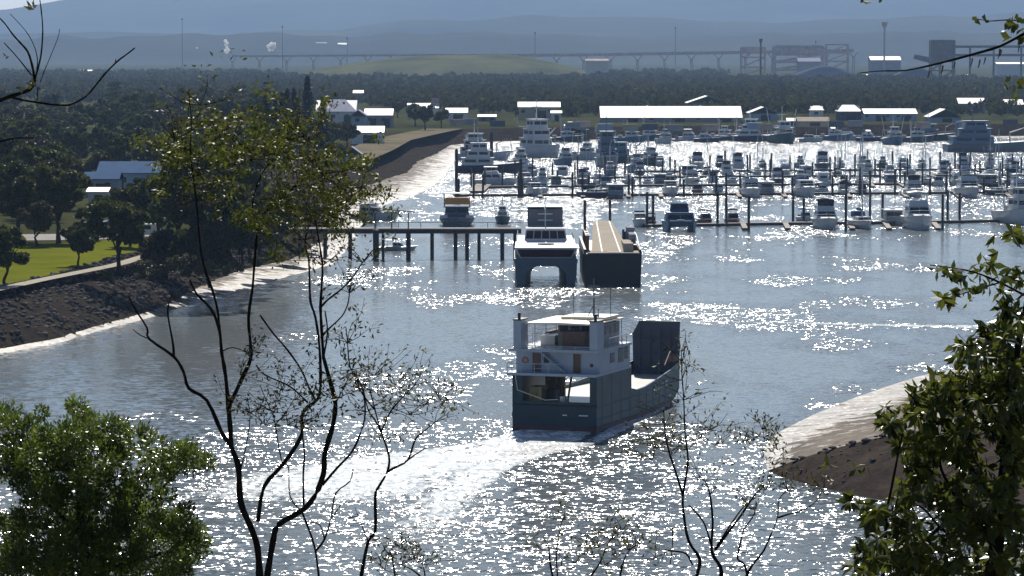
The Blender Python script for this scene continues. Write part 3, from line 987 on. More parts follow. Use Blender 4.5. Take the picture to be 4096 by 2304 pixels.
shed_px("gable_shed", 3718, 3842, 436, 468, 1720, 22, M_WALL_B, M_ROOF, "blue shed turning its gable end to the basin", ridge='y', doors=1, wins=0)
shed_px("rear_shed", 3835, 3938, 393, 414, 1960, 16, M_WALL_G, M_ROOF, "shed with a bright roof half sunk in the mangroves", wins=0, doors=1)
shed_px("edge_shed", 4020, 4090, 399, 418, 1940, 14, M_WALL_G, M_ROOF, "small bright-roofed shed at the right edge among mangroves", wins=0, doors=1)
shed_px("tin_hut", 3150, 3190, 512, 522, 1640, 6, M_WALL_W, M_ROOF, "tiny white hut left of the tan boathouse", wins=1, doors=1)
shed_px("tan_boathouse", 3192, 3312, 492, 508, 1630, 12, M_WALL_T, M_WALL_T, "tan boathouse with a dark doorway on the basin's edge", doors=1, wins=0)
shed_px("kiosk", 3242, 3292, 424, 440, 1790, 8, M_WALL_W, M_ROOF, "white kiosk with a peaked roof behind the tan boathouse", hip=2.0, wins=1, doors=0)
shed_px("long_low_shed", 3985, 4400, 250, 256, 3900, 30, M_WALL_W, M_ROOF, "long low white shed under the elevated conveyor", wins=0, doors=0)
shed_px("red_topped_shed", 2342, 2434, 236, 243, 4300, 20, M_ROOF_CREAM, M_RUST, "bright white shed with a red roof before the trestle", wins=0, doors=0)
b = shed_px("park_hall", 392, 634, 648, 692, 860, 16, M_WALL_B, M_ROOF_BLUE, "large blue-roofed hall hidden among the park trees", wins=5, doors=2)
shed_px("park_hall_wing", 338, 470, 690, 716, 845, 9, M_WALL_B, M_ROOF_BLUE, "lower blue wing left of the park hall", wins=2, doors=1)
shed_px("carport", 352, 425, 752, 768, 805, 8, M_WALL_W, M_ROOF, "white carport roof below the blue park hall", wins=0, doors=1)

# tower beside the raised house
o = empty("brick_tower", ((1742 - 2048) * 1810 / FOC, 1810, ZT), 0, "pinkish square tower standing at the forest edge", "tower")
MB().box(-1.9, 1.9, -1.9, 1.9, 0, HT(392, 1810) - ZT).build("shaft", mat("pink_render", (0.42, 0.30, 0.25), 0.8, var=.1), o)
MB().prism([(-2.2, HT(392, 1810) - ZT), (2.2, HT(392, 1810) - ZT), (1.6, HT(378, 1810) - ZT)], 'y', -2.2, 2.2).build("roof", M_WALL_D, o)

# elevated conveyor trestle
def trestle():
    Y0, Y1 = 5300.0, 4700.0
    def Pt(px, py, f): 
        Y = Y0 + (Y1 - Y0) * f
        return AT(px, py, Y)
    o = empty("conveyor_trestle", (0, 5000, ZT), 0, "long rust-brown conveyor trestle on tall bents", "trestle")
    o.location = (0, 0, 0)
    xs = list(range(930, 3420, 108))
    gal = MB(); 
    n = len(xs)
    def deck(px): return float(np.interp(px, [900, 1700, 2300, 2800, 3400], [222, 217, 214, 206, 196]))
    Ys = [Y0 + (Y1 - Y0) * (px - 930) / (3420 - 930) for px in xs]
    for i in range(n - 1):
        a, b_ = AT(xs[i], deck(xs[i]), Ys[i]), AT(xs[i + 1], deck(xs[i + 1]), Ys[i + 1])
        th = 2.6 if xs[i] < 1750 else 4.2
        ring = lambda p: [(p.x, p.y - 2.2, p.z - th), (p.x, p.y + 2.2, p.z - th), (p.x, p.y + 2.2, p.z), (p.x, p.y - 2.2, p.z)]
        MB().loft([ring(a), ring(b_)]).build("gallery", M_RUST, o)
        if xs[i] < 1700:
            MB().loft([[(q.x, q.y - 2.6, q.z + .05), (q.x, q.y + 2.4, q.z + .05), (q.x, q.y + 2.4, q.z + .5), (q.x, q.y - 2.6, q.z + .5)] for q in (a, b_)]).build("cover", M_ROOF_CREAM, o)
    for i in range(n):
        p = AT(xs[i], deck(xs[i]), Ys[i])
        th = 2.6 if xs[i] < 1750 else 4.2
        mb = MB()
        zt = p.z - th
        mb.tube([(p.x - 1.6, p.y, ZT - .5), (p.x - .9, p.y, zt - 6)], 0.8, 4).tube([(p.x + 1.6, p.y, ZT - .5), (p.x + .9, p.y, zt - 6)], 0.8, 4)
        mb.tube([(p.x, p.y, zt - 6.5), (p.x - 6, p.y, zt + .2)], .7, 4).tube([(p.x, p.y, zt - 6.5), (p.x + 6, p.y, zt + .2)], .7, 4)
        mb.box(p.x - 2, p.x + 2, p.y - 1, p.y + 1, zt - 7.2, zt - 5.6)
        mb.build("bent", M_RUST, o)
trestle()

def frame_tower(name, px, ytop, Y, w, d, bays, m, label, cat="tower", house=None, ybase=None):
    z1 = HT(ytop, Y) - ZT
    o = empty(name, ((px - 2048) * Y / FOC, Y, ZT), 0, label, cat)
    r = max(0.35, w * 0.035)
    for sx in (-1, 1):
        for sy in (-1, 1):
            MB().tube([(sx * w / 2, sy * d / 2, -.5), (sx * w / 2, sy * d / 2, z1)], r, 4).build("column", m, o)
    for k in range(1, bays + 1):
        z = z1 * k / bays
        mb = MB()
        for sy in (-1, 1):
            mb.tube([(-w / 2, sy * d / 2, z), (w / 2, sy * d / 2, z)], r * .8, 4)
            mb.tube([(-w / 2, sy * d / 2, z - z1 / bays), (w / 2, sy * d / 2, z)], r * .55, 4)
        mb.build("brace", m, o)
    if house:
        MB().box(-w / 2 - .3, w / 2 + .3, -d / 2 - .3, d / 2 + .3, z1 * house, z1).build("cabin", m, o)
    return o
frame_tower("transfer_tower", 3345, 178, 4400, 26, 14, 4, M_RUST, "rust-brown transfer tower at the right end of the trestle")
frame_tower("screen_house", 3190, 186, 4550, 60, 14, 4, M_RUST, "rusty open-framed plant house left of the transfer tower", house=.86)
frame_tower("loading_frame", 3010, 190, 4600, 30, 14, 3, M_RUST, "rusty loading frame behind the tall dark pole", house=.84)
frame_tower("conveyor_house", 3765, 162, 3500, 22, 16, 3, M_STEEL, "dark conveyor head house on legs", house=.52)
o = empty("gallery_conveyor", (0, 0, 0), 0, "dark elevated gallery running out of the picture from the head house", "conveyor")
for (ya, yb, a0, a1, nm) in ((182, 192, 3805, 4500, "gallery"), (216, 226, 3800, 4500, "lower_gallery")):
    A, B_ = AT(a0, ya, 3500), AT(a1, ya - 2, 3500)
    th = (yb - ya) / FOC * 3500
    MB().loft([[(p.x, p.y - 2, p.z - th), (p.x, p.y + 2, p.z - th), (p.x, p.y + 2, p.z), (p.x, p.y - 2, p.z)] for p in (A, B_)]).build(nm, M_STEEL, o)
for px in (3880, 3975, 4085, 4180):
    p = AT(px, 190, 3500)
    MB().box(p.x - .9, p.x + .9, p.y - 1, p.y + 1, ZT - .5, p.z).build("support", M_STEEL, o)
o = empty("stacker_boom", (0, 0, 0), 0, "dark stacker boom slanting down left of the head house", "conveyor")
A, B_ = AT(3655, 226, 3600), AT(3760, 250, 3600)
MB().tube([A, B_], [2.2, 3.2], 4).build("boom", M_STEEL, o)
MB().tube([(B_.x, B_.y, ZT - .5), (B_.x, B_.y, B_.z)], 1.6, 6).build("post", M_STEEL, o)
def heap(px, w, top, Y, label):
    h = HT(top, Y) - ZT
    R = w / FOC * Y / 2
    o = MB().loft([[(R * s * math.cos(k * math.pi / 8) * (1 + .1 * math.sin(3 * k)), 14 * s * math.sin(k * math.pi / 8), h * (1 - s ** 1.4) - .3) for k in range(16)] for s in (1, .7, .4, .12)]).build("coal_heap", M_WALL_D, smooth=True, label=label, cat="stockpile")
    o.location = ((px - 2048) * Y / FOC, Y, ZT)
heap(3660, 260, 262, 3900, "dark flat stockpile left of the conveyor head house")
heap(3300, 330, 258, 4300, "brownish stockpile below the rusty plant")
shed_px("plant_shed", 3480, 3600, 226, 240, 4300, 30, M_WALL_G, M_ROOF, "grey plant shed with a bright roof by the red mast", wins=0, doors=1)
shed_px("dim_shed_by_plant", 3190, 3280, 232, 246, 4450, 24, M_WALL_G, M_ROOF_GREY, "dim hazy shed in front of the rusty screen house", wins=0, doors=0)

# masts and poles
def mast(name, px, y0, y1, Y, r, m, label, head=0):
    z = HT(y0, Y)
    zb = ZT
    o = empty(name, ((px - 2048) * Y / FOC, Y, zb), 0, label, "mast")
    MB().cyl(0, 0, -.5, z - zb, r, r * .7, 6).build("pole", m, o)
    if head:
        MB().loft([[(s * a, s2 * a, zz) for s, s2 in ((-1, -1), (1, -1), (1, 1), (-1, 1))] for a, zz in ((r, z - zb - head * 2), (head, z - zb - head * .6), (head, z - zb + .5))]).build("head", m, o)
    return o
mast("lattice_mast", 3534, 90, 270, 4100, 1.15, M_RUST, "tall red mast with a flared head behind the plant", 3)
mast("dark_pole", 3041, 157, 292, 3300, 1.05, M_STEEL, "tall dark pole standing in front of the trestle", 1.6)
for (px, y0, lab) in ((1132, 105, "thin floodlight mast right of the white silo"), (732, 75, "thin hazy mast standing left of the white silos"), (1390, 150, "thin mast where the trestle passes the white roofs"), (2140, 130, "thin hazy mast above the trestle's middle"), (3260, 165, "thin mast on the rusty plant"), (2700, 110, "thin hazy mast left of the tall dark pole")):
    mast("floodlight_mast", px, y0, 290, 5100, 0.5, M_STEEL, lab, 1.1)
M_WHITE = mat("white_paint", (0.80, 0.80, 0.78), 0.5, var=0.04, vscale=0.5)
for (px, w, ya, yb, lab) in () and ((906, 16, 158, 214, "tall bright white silo at the trestle's left end"), (1082, 36, 168, 205, "squat white tank house above the trestle"),):
    Y = 5400
    s = Y / FOC
    o = empty("white_silo", ((px - 2048) * s, Y, ZT), 0, lab, "silo")
    z1 = HT(ya, Y) - ZT
    MB().cyl(0, 0, -.5, z1 * .86, w * s / 2, n=12).build("shell", M_WHITE, o, smooth=False)
    MB().cyl(0, 0, z1 * .86, z1, w * s / 2 * 1.05, w * s * .12, n=12).build("top", M_WHITE, o)
for (px0, px1, ya, yb, lab) in ((1232, 1262, 170, 180, "left of two bright roofs beyond the trestle"), (1264, 1306, 164, 180, "larger bright roof beyond the trestle"), (1352, 1388, 166, 180, "right bright roof beyond the trestle"), (320, 400, 280, 288, "pale low roof at the far left plain"), (400, 470, 297, 303, "second pale roof on the far left plain")):
    if ya < 200:
        Yh = 9120.0
        p = AT((px0 + px1) / 2, yb + 3, Yh)
        shed("hillside_roof", p.x, Yh, (px1 - px0) / FOC * Yh, 26, 3.0, (yb - ya) / FOC * Yh * .8, M_WALL_W, M_ROOF, lab, wins=0, doors=0, z=p.z - 3)
    else:
        shed_px("far_roof", px0, px1, ya, yb, 5300, 20, M_WALL_G, M_ROOF, lab, wins=0, doors=0, z=ZT)
# scattered small white tanks and huts along the forest's far edge
for k, (px, py) in enumerate(((3306, 285), (3338, 318), (3376, 312), (3434, 316), (3512, 318), (3550, 322), (3588, 312), (3470, 256), (3505, 254), (3700, 250), (3865, 332), (3888, 328), (4000, 330), (4052, 326), (4088, 322), (4080, 345), (1893, 340), (1916, 340), (3860, 251), (2280, 470), (2265, 480), (3330, 490), (3470, 500), (3902, 470), (3935, 480))):
    Y = (CAMZ - ZT - 3) * FOC / (py - HOR + 4)
    Y = min(Y, 4500)
    s = Y / FOC
    shed("white_cabin", (px - 2048) * s, Y, 16 * s, 6, 9 * s, 4 * s, M_WHITE, M_ROOF, "little white cabin or tank scattered along the mangrove edge", cat="cabin", wins=0, doors=1, over=.15, group="small white cabins among the mangroves")

# white steam rising behind the trestle, lit from behind
def steam(px, pts, label, seed):
    import bmesh
    m = bpy.data.materials.get("steam") or bpy.data.materials.new("steam")
    m.use_nodes = True
    nt = m.node_tree
    nt.nodes.clear()
    out = N(nt, "ShaderNodeOutputMaterial"); tr = N(nt, "ShaderNodeBsdfTranslucent"); df = N(nt, "ShaderNodeBsdfDiffuse"); mx = N(nt, "ShaderNodeMixShader")
    tr.inputs[0].default_value = (.95, .95, .95, 1); df.inputs[0].default_value = (.9, .9, .9, 1); mx.inputs[0].default_value = .75
    nt.links.new(tr.outputs[0], mx.inputs[2]); nt.links.new(df.outputs[0], mx.inputs[1]); nt.links.new(mx.outputs[0], out.inputs[0])
    Y = 5450.0
    r = random.Random(seed)
    bm = bmesh.new()
    for (x, y, rad) in pts:
        p = AT(x, y, Y)
        s = rad / FOC * Y
        g = bmesh.ops.create_icosphere(bm, subdivisions=2, radius=s, matrix=Matrix.Translation(p))
        for v in g["verts"]:
            v.co += (v.co - p) * .35 * mnoise.noise(v.co * .06)
    me = bpy.data.meshes.new("steam"); bm.to_mesh(me); bm.free()
    link("steam_plume", me, m, smooth=True, fix=False, kind="stuff", label=label, cat="steam")
steam(906, [(906, 208, 9), (900, 202, 8), (912, 200, 8), (907, 190, 7), (904, 180, 8), (908, 172, 8), (902, 164, 7)], "tall white steam plume at the left end of the trestle", 1)
steam(1082, [(1078, 200, 8), (1090, 198, 9), (1085, 190, 10), (1096, 185, 9), (1074, 186, 9), (1086, 178, 10), (1098, 176, 7)], "squat white steam cloud above the trestle", 2)
for k, (px, py, a) in enumerate(((1990, 505, .3), (2290, 512, .1), (2330, 508, .4), (2420, 520, .0), (2520, 522, .2), (2600, 520, .5), (2700, 524, .1), (2840, 522, .3), (3020, 515, .2), (3060, 520, .4), (3345, 508, .1), (3420, 505, .3), (3690, 512, .2), (3850, 508, .5), (3930, 505, .1), (4040, 500, .3), (1880, 498, .2), (1830, 500, .6))):
    Y = (CAMZ - ZT) * FOC / (py - HOR)
    o = empty("shipping_container", ((px - 2048) * Y / FOC, Y, ZT), a, "weathered container or gear box standing in the boatyard", "container", "containers in the boatyard")
    mm = (M_WALL_D, M_WALL_G, M_RUST, M_WALL_B, M_WALL_T)[k % 5]
    bx = MB().box(-3.2, 3.2, -1.2, 1.2, 0, 2.7).build("box", mm, o)
    for j in range(10):
        MB().box(-3.0 + j * .62, -2.75 + j * .62, -1.26, -1.202, .2, 2.5).build("corrugation", mm, bx)
# ------------------------------------------------------------------ boats
M_HULL_W = mat("white_gelcoat", (0.62, 0.64, 0.67), 0.3, var=0.04, vscale=0.6, coat=0.2)
M_HULL_B = mat("navy_hull", (0.035, 0.05, 0.10), 0.35, var=0.1)
M_HULL_G = mat("grey_hull", (0.22, 0.25, 0.29), 0.45, var=0.1, vscale=0.5)
M_HULL_R = mat("maroon_hull", (0.15, 0.035, 0.04), 0.5, var=0.12)
M_HULL_BL = mat("blue_hull", (0.10, 0.19, 0.30), 0.4, var=0.08)
M_HULL_GN = mat("green_hull", (0.04, 0.10, 0.10), 0.5, var=0.12)
M_DECK = mat("pale_deck", (0.62, 0.61, 0.58), 0.45, var=0.06)
M_CANVAS_B = mat("blue_canvas", (0.045, 0.085, 0.17), 0.8, var=0.1)
M_CANVAS_W = mat("white_canvas", (0.72, 0.71, 0.68), 0.7, var=0.05)
M_CANVAS_K = mat("dark_canvas", (0.035, 0.035, 0.045), 0.8)
M_CANVAS_O = mat("orange_canvas", (0.62, 0.30, 0.08), 0.7, var=0.2, vscale=1.0)
M_ALLOY = mat("alloy", (0.55, 0.56, 0.58), 0.4, metal=0.8)
M_TIMBER = mat("brown_timber", (0.13, 0.075, 0.05), 0.7, var=0.2, vscale=2.0)
M_PILE = mat("black_pile", (0.028, 0.026, 0.028), 0.55, var=0.2, vscale=1.0)
M_PONT = mat("pontoon_deck", (0.40, 0.37, 0.33), 0.75, var=0.12, vscale=0.6)
M_PONT_SIDE = mat("pontoon_float", (0.05, 0.05, 0.055), 0.7)
M_ANTIFOUL = mat("antifouling", (0.10, 0.03, 0.03), 0.7)

def hull_rings(L, B, H, n=13, flare=0.82, sheer=0.35, full=2.2, stern_w=0.9, keel=-0.5):
    """stations from stern (y=+L/2) to bow (y=-L/2)"""
    R, S = [], []
    for k in range(n):
        t = k / (n - 1)
        if t < 0.4: b = B / 2 * (stern_w + (1 - stern_w) * math.sin(t / 0.4 * math.pi / 2))
        else: b = B / 2 * max(0.02, 1 - ((t - 0.4) / 0.6) ** full)
        zs = H * (1 + sheer * max(0, t - 0.15) ** 1.6)
        y = L / 2 - L * t
        yk = y + (0.10 * L * max(0, (t - 0.75) / 0.25) ** 2 if t > 0.75 else 0)
        R.append([(-b, y, zs), (-b * (flare + .06), (y * .5 + yk * .5), zs * 0.45), (-b * flare * .9, yk, 0.02), (0, yk, keel * (1 - .6 * t)), (b * flare * .9, yk, 0.02), (b * (flare + .06), (y * .5 + yk * .5), zs * 0.45), (b, y, zs)])
        S.append((b, y, zs))
    return R, S

def add_hull(o, L, B, H, m, deck=M_DECK, stripe=None, **kw):
    R, S = hull_rings(L, B, H, **kw)
    MB().loft(R).build("hull", m, o, smooth=False)
    vs = [(-b * .96, y, z + .03) for b, y, z in S] + [(b * .96, y, z + .03) for b, y, z in S]
    n = len(S)
    MB().add(vs, [(i, n + i, n + i + 1, i + 1) for i in range(n - 1)]).build("deck", deck, o)
    # rubbing strake along the sheer
    for s in (-1, 1):
        MB().tube([(s * (b + .02), y, z - .04) for b, y, z in S], .06, 4).build("strake", stripe or M_ALLOY, o)
    return S

def add_house(o, name, w0, w1, y0, y1, z0, z1, rf, rb, m, glass=True, roof=True, gm=M_GLASS, wz=(0.42, 0.88), over=.15, roofm=None):
    """cabin: bow side at -y. rf, rb: rake of front and back; window panes as sub-parts"""
    a = [(-w0 / 2, y0, z0), (w0 / 2, y0, z0), (w0 / 2, y1, z0), (-w0 / 2, y1, z0)]
    t = [(-w1 / 2, y0 + rf, z1), (w1 / 2, y0 + rf, z1), (w1 / 2, y1 - rb, z1), (-w1 / 2, y1 - rb, z1)]
    h = MB().loft([a, t]).build(name, m, o)
    A = [Vector(p) for p in a]; T = [Vector(p) for p in t]
    def pane(i, j, u0, u1, nm):
        n = (A[j] - A[i]).cross(T[i] - A[i]).normalized() * 0.03
        def q(u, v): return (A[i].lerp(A[j], u)).lerp(T[i].lerp(T[j], u), v) + n
        vs = [q(u0, wz[0]), q(u1, wz[0]), q(u1, wz[1]), q(u0, wz[1])]
        MB().add(vs, [(0, 1, 2, 3)]).build(nm, gm, h, fix=False)
    if glass:
        pane(0, 1, .06, .485, "windscreen"); pane(0, 1, .515, .94, "windscreen")
        for k in range(2):
            pane(1, 2, .08 + .45 * k, .46 + .45 * k, "side_window"); pane(3, 0, .08 + .45 * k, .46 + .45 * k, "side_window")
        pane(2, 3, .15, .85, "rear_window")
    if roof:
        MB().box(-w1 / 2 - over, w1 / 2 + over, y0 + rf - over * 2, y1 - rb + over, z1 + .004, z1 + .12).build("cabin_roof", roofm or m, h)
    return h

def add_rail(o, S, h=.7, frm=.4, m=M_ALLOY):
    n = len(S)
    i0 = int(n * frm)
    for s in (-1, 1):
        pts = [(s * b * .93, y, z + h) for b, y, z in S[i0:]]
        MB().tube(pts, .035, 4).build("bow_rail", m, o)

def cruiser(L=13, B=4.3, hull=M_HULL_W, fly=True, canopy=M_CANVAS_B, house=M_HULL_W, covered=False, name="motor_cruiser"):
    o = empty(name)
    H = 1.55
    S = add_hull(o, L, B, H, hull, sheer=.45)
    add_house(o, "cabin", B * .82, B * .66, -L * .20, L * .30, H * 1.02, H + 1.55, 1.5, .2, house)
    MB().prism([(-L * .42, H * 1.28), (-L * .20, H * 1.05), (-L * .20, H + .55), (-L * .30, H + .6)], 'x', -B * .28, B * .28).build("trunk_cabin", house, o)
    zt = H + 1.68
    if fly:
        f = MB().loft([[(-B * .34, -L * .06, zt), (B * .34, -L * .06, zt), (B * .36, L * .28, zt), (-B * .36, L * .28, zt)], [(-B * .30, -L * .02, zt + .7), (B * .30, -L * .02, zt + .7), (B * .36, L * .28, zt + .55), (-B * .36, L * .28, zt + .55)]]).build("flybridge", house, o)
        if canopy:
            for sx in (-1, 1):
                for yy in (0.0, .24):
                    MB().tube([(sx * B * .30, L * yy, zt + .5), (sx * B * .30, L * yy, zt + 1.75)], .04, 4).build("canopy_post", M_ALLOY, f)
            MB().loft([[(-B * .34, L * y, zt + 1.72), (0, L * y, zt + 1.92), (B * .34, L * y, zt + 1.72), (B * .34, L * y, zt + 1.66), (-B * .34, L * y, zt + 1.66)] for y in (-.03, .27)]).build("canopy", canopy, f)
            if covered:
                MB().add([(-B * .31, -L * .012, zt + .7), (B * .31, -L * .012, zt + .7), (B * .33, -L * .02, zt + 1.66), (-B * .33, -L * .02, zt + 1.66)], [(0, 1, 2, 3)]).build("clear_screen", M_GLASS, f)
    else:
        MB().tube([(-B * .3, L * .2, zt), (-B * .26, L * .22, zt + 1.1), (B * .26, L * .22, zt + 1.1), (B * .3, L * .2, zt)], .07, 5).build("radar_arch", M_ALLOY, o)
    if canopy and not fly:
        MB().loft([[(-B * .4, L * y, H + 1.5), (-B * .3, L * y, H + 2.1), (B * .3, L * y, H + 2.1), (B * .4, L * y, H + 1.5)] for y in (.30, .48)], closed=True).build("cockpit_cover", canopy, o)
    MB().tube([(0, L * .1, zt), (0, L * .12, zt + 2.6)], .03, 4).build("aerial", M_ALLOY, o)
    add_rail(o, S)
    MB().tube([(0, -L / 2 - .3, S[-1][2]), (0, -L / 2 + .6, S[-1][2] + .1)], .12, 4).build("anchor_roller", M_ALLOY, o)
    return o

def sailboat(L=12, B=3.6, hull=M_HULL_W, cover=M_CANVAS_B, mh=15.0):
    o = empty("sailing_yacht")
    H = 1.25
    S = add_hull(o, L, B, H, hull, sheer=.3, stern_w=.7, full=1.8)
    add_house(o, "coachroof", B * .62, B * .5, -L * .18, L * .16, H * 1.02, H + .75, .9, .2, M_HULL_W, wz=(.3, .75), roof=False)
    MB().tube([(0, -L * .06, H), (0, -L * .06, H + mh)], [.12, .07], 6).build("mast", M_ALLOY, o)
    MB().tube([(0, -L * .04, H + 1.7), (0, L * .33, H + 1.8)], .09, 5).build("boom", M_ALLOY, o)
    MB().tube([(0, -L * .03, H + 1.95), (0, L * .1, H + 2.0), (0, L * .32, H + 1.95)], [.16, .24, .12], 6).build("sail_cover", cover, o)
    for y in (-.48, .47):
        MB().tube([(0, L * y, H * 1.2), (0, -L * .06, H + mh)], .022, 3).build("stay", M_ALLOY, o)
    for s in (-1, 1):
        MB().tube([(s * B * .47, -L * .04, H), (s * .9, -L * .06, H + mh * .55), (0, -L * .06, H + mh)], .02, 3).build("shroud", M_ALLOY, o)
        MB().tube([(0, -L * .06, H + mh * .55), (s * .9, -L * .06, H + mh * .55)], .03, 3).build("spreader", M_ALLOY, o)
    MB().loft([[(-B * .32, y, H + .5), (-B * .28, y + .2, H + 1.5), (B * .28, y + .2, H + 1.5), (B * .32, y, H + .5)] for y in (L * .14, L * .28)], closed=True).build("spray_hood", cover, o)
    add_rail(o, S, .6, .3)
    return o

def houseboat(L=11, B=4.2, hull=M_HULL_G, house=M_HULL_G, roofm=M_HULL_W):
    o = empty("houseboat")
    H = 1.0
    S = add_hull(o, L, B, H, hull, sheer=.15, full=3.5, stern_w=.97)
    add_house(o, "saloon", B * .86, B * .84, -L * .26, L * .42, H, H + 2.15, .25, .1, house, roofm=roofm, over=.3, wz=(.45, .82))
    add_rail(o, S, .8, .5)
    MB().box(-.5, .5, L * .05, L * .2, H + 2.28, H + 2.5).build("hatch", roofm, o)
    return o

def trawler(L=17, B=5.2, hull=M_HULL_BL, house=M_HULL_W, name="fishing_trawler", booms=True):
    o = empty(name)
    H = 2.0
    S = add_hull(o, L, B, H, hull, sheer=.8, full=2.6, stern_w=.95)
    add_house(o, "wheelhouse", B * .62, B * .58, -L * .20, L * .10, H * 1.02, H + 2.4, -.15, .1, house, wz=(.55, .86), over=.3)
    add_house(o, "upper_bridge", B * .46, B * .42, -L * .14, L * .03, H + 2.53, H + 4.2, .1, .1, house, wz=(.4, .85), over=.2)
    MB().tube([(0, L * .08, H + 2.4), (0, L * .08, H + 8.5)], [.14, .08], 6).build("mast", M_HULL_W, o)
    MB().tube([(-1.2, L * .08, H + 6.2), (1.2, L * .08, H + 6.2)], .07, 4).build("crosstree", M_HULL_W, o)
    if booms:
        for s in (-1, 1):
            MB().tube([(s * B * .42, L * .1, H + .4), (s * B * .62, L * .12, H + 7.8)], .1, 5).build("trawl_boom", M_ALLOY, o)
    MB().tube([(-B * .4, L * .42, H), (-B * .4, L * .42, H + 3), (B * .4, L * .42, H + 3), (B * .4, L * .42, H)], .1, 5).build("stern_gantry", M_ALLOY, o)
    MB().bbox(0, L * .26, H + .5, B * .4, 1.8, 1.0).build("winch_box", M_HULL_G, o)
    add_rail(o, S, .9, .5)
    return o

def runabout(L=7.0, B=2.4, hull=M_HULL_W, canopy=M_CANVAS_B, name="runabout"):
    o = empty(name)
    H = .85
    S = add_hull(o, L, B, H, hull, sheer=.4)
    add_house(o, "cuddy", B * .7, B * .6, -L * .18, L * .12, H, H + 1.05, .7, .05, hull, roof=False, wz=(.35, .9))
    for s in (-1, 1):
        for y in (-.02, .25):
            MB().tube([(s * B * .38, L * y, H), (s * B * .36, L * y, H + 1.75)], .03, 4).build("canopy_post", M_ALLOY, o)
    MB().loft([[(-B * .42, L * y, H + 1.7), (0, L * y, H + 1.9), (B * .42, L * y, H + 1.7), (B * .42, L * y, H + 1.65), (-B * .42, L * y, H + 1.65)] for y in (-.05, .30)]).build("canopy", canopy, o)
    MB().bbox(0, L * .52, H * .8, .5, .6, 1.1).build("outboard", M_CANVAS_K, o)
    return o

def power_cat(L=15, B=8.2, m=M_HULL_BL, name="power_catamaran"):
    o = empty(name)
    H = 2.2
    for s in (-1, 1):
        R, S = hull_rings(L, B * .30, H, flare=.7, sheer=.25, full=2.4)
        MB().loft([[(x + s * B * .35, y, z) for x, y, z in r] for r in R]).build("hull", m, o)
    MB().prism([(-L * .38, H * .55), (-L * .44, H * 1.15), (L * .46, H * 1.05), (L * .46, H * .5)], 'x', -B * .38, B * .38).build("bridge_deck", m, o)
    add_house(o, "saloon", B * .84, B * .72, -L * .30, L * .36, H * 1.06, H + 2.0, 1.2, .2, m, wz=(.25, .75), roofm=M_HULL_BL)
    add_house(o, "flybridge", B * .52, B * .46, -L * .08, L * .25, H + 2.13, H + 3.9, .5, .1, M_CANVAS_B, wz=(.4, .9), roofm=M_CANVAS_B)
    MB().bbox(0, -L * .40, H * 1.18, 1.6, .8, .35).build("locker", M_HULL_W, o)
    for s in (-1, 1):
        MB().tube([(s * B * .46, -L * .40, H * 1.9), (s * B * .46, L * .1, H * 1.75)], .05, 4).build("rail", M_ALLOY, o)
    return o

def workboat(L=22, B=7, hull=M_HULL_B, house=M_HULL_W, tall=3, name="work_vessel"):
    """long vessel seen side on, bow at -y, with a stepped deckhouse aft"""
    o = empty(name)
    H = 2.4
    S = add_hull(o, L, B, H, hull, sheer=.6, full=3.0, stern_w=.97)
    z, y0, y1, w = H * 1.04, -L * .02, L * .44, B * .8
    for k in range(tall):
        add_house(o, ("deckhouse", "bridge_deck_house", "wheelhouse")[min(k, 2)], w, w * .96, y0, y1, z, z + 2.3, .15, .1, house, wz=(.42, .80), over=.35)
        z += 2.43
        y0 += L * .04; y1 -= L * .07; w *= .88
    MB().tube([(0, L * .2, z), (0, L * .2, z + 5)], [.18, .08], 6).build("mast", house, o)
    MB().tube([(-1.4, L * .2, z + 3.2), (1.4, L * .2, z + 3.2)], .08, 4).build("yardarm", house, o)
    MB().cyl(B * .2, L * .36, H, z - .6, .5, .45, 8).build("funnel", hull, o)
    MB().tube([(0, -L * .22, H), (0, -L * .22, H + 3.6), (0, -L * .42, H + 5.4)], [.25, .22, .12], 6).build("deck_crane", M_ALLOY, o)
    add_rail(o, S, 1.0, .2)
    return o

def pose(o, px, py, rz, sc=1.0, label=None, cat=None, group=None, z=0.0):
    o.location = G(px, py, 0.0) + Vector((0, 0, z))
    o.rotation_euler = (0, 0, rz)
    o.scale = (sc, sc, sc)
    return tag(o, label, cat, group)

BP = {  # prototypes; the first use takes the prototype itself, later ones copy it
    'c1': lambda: cruiser(), 'c2': lambda: cruiser(12, 4.0, canopy=M_CANVAS_W), 'c3': lambda: cruiser(14, 4.6, canopy=M_CANVAS_K, covered=True), 'c4': lambda: cruiser(11, 3.8, fly=False),
    'c5': lambda: cruiser(12, 4.2, M_HULL_B, canopy=M_CANVAS_B, covered=True), 'c6': lambda: cruiser(10.5, 3.6, fly=False, canopy=M_CANVAS_K),
    's1': lambda: sailboat(), 's2': lambda: sailboat(13, 3.9, M_HULL_B, M_CANVAS_K, 16), 's3': lambda: sailboat(11, 3.4, M_HULL_W, M_CANVAS_W, 13.5),
    'h1': lambda: houseboat(), 'h2': lambda: houseboat(10, 4, M_HULL_W, M_HULL_W), 't1': lambda: trawler(), 't2': lambda: trawler(15, 4.8, M_HULL_W, M_HULL_W), 't3': lambda: trawler(18, 5.6, M_HULL_GN, M_HULL_W),
    'r1': lambda: runabout(), 'r2': lambda: runabout(7.5, 2.5, M_HULL_R, M_CANVAS_K), 'r3': lambda: runabout(6.5, 2.3, M_HULL_W, M_CANVAS_W),
    'p1': lambda: power_cat(), 'p2': lambda: power_cat(13, 7.4, M_HULL_W), 'w1': lambda: workboat(), 'w2': lambda: workboat(20, 6.5, M_HULL_W, M_HULL_W, 3), 'w3': lambda: workboat(24, 7, M_HULL_G, M_HULL_BL, 3), 'w4': lambda: workboat(18, 6, M_HULL_GN, M_HULL_BL, 2),
}
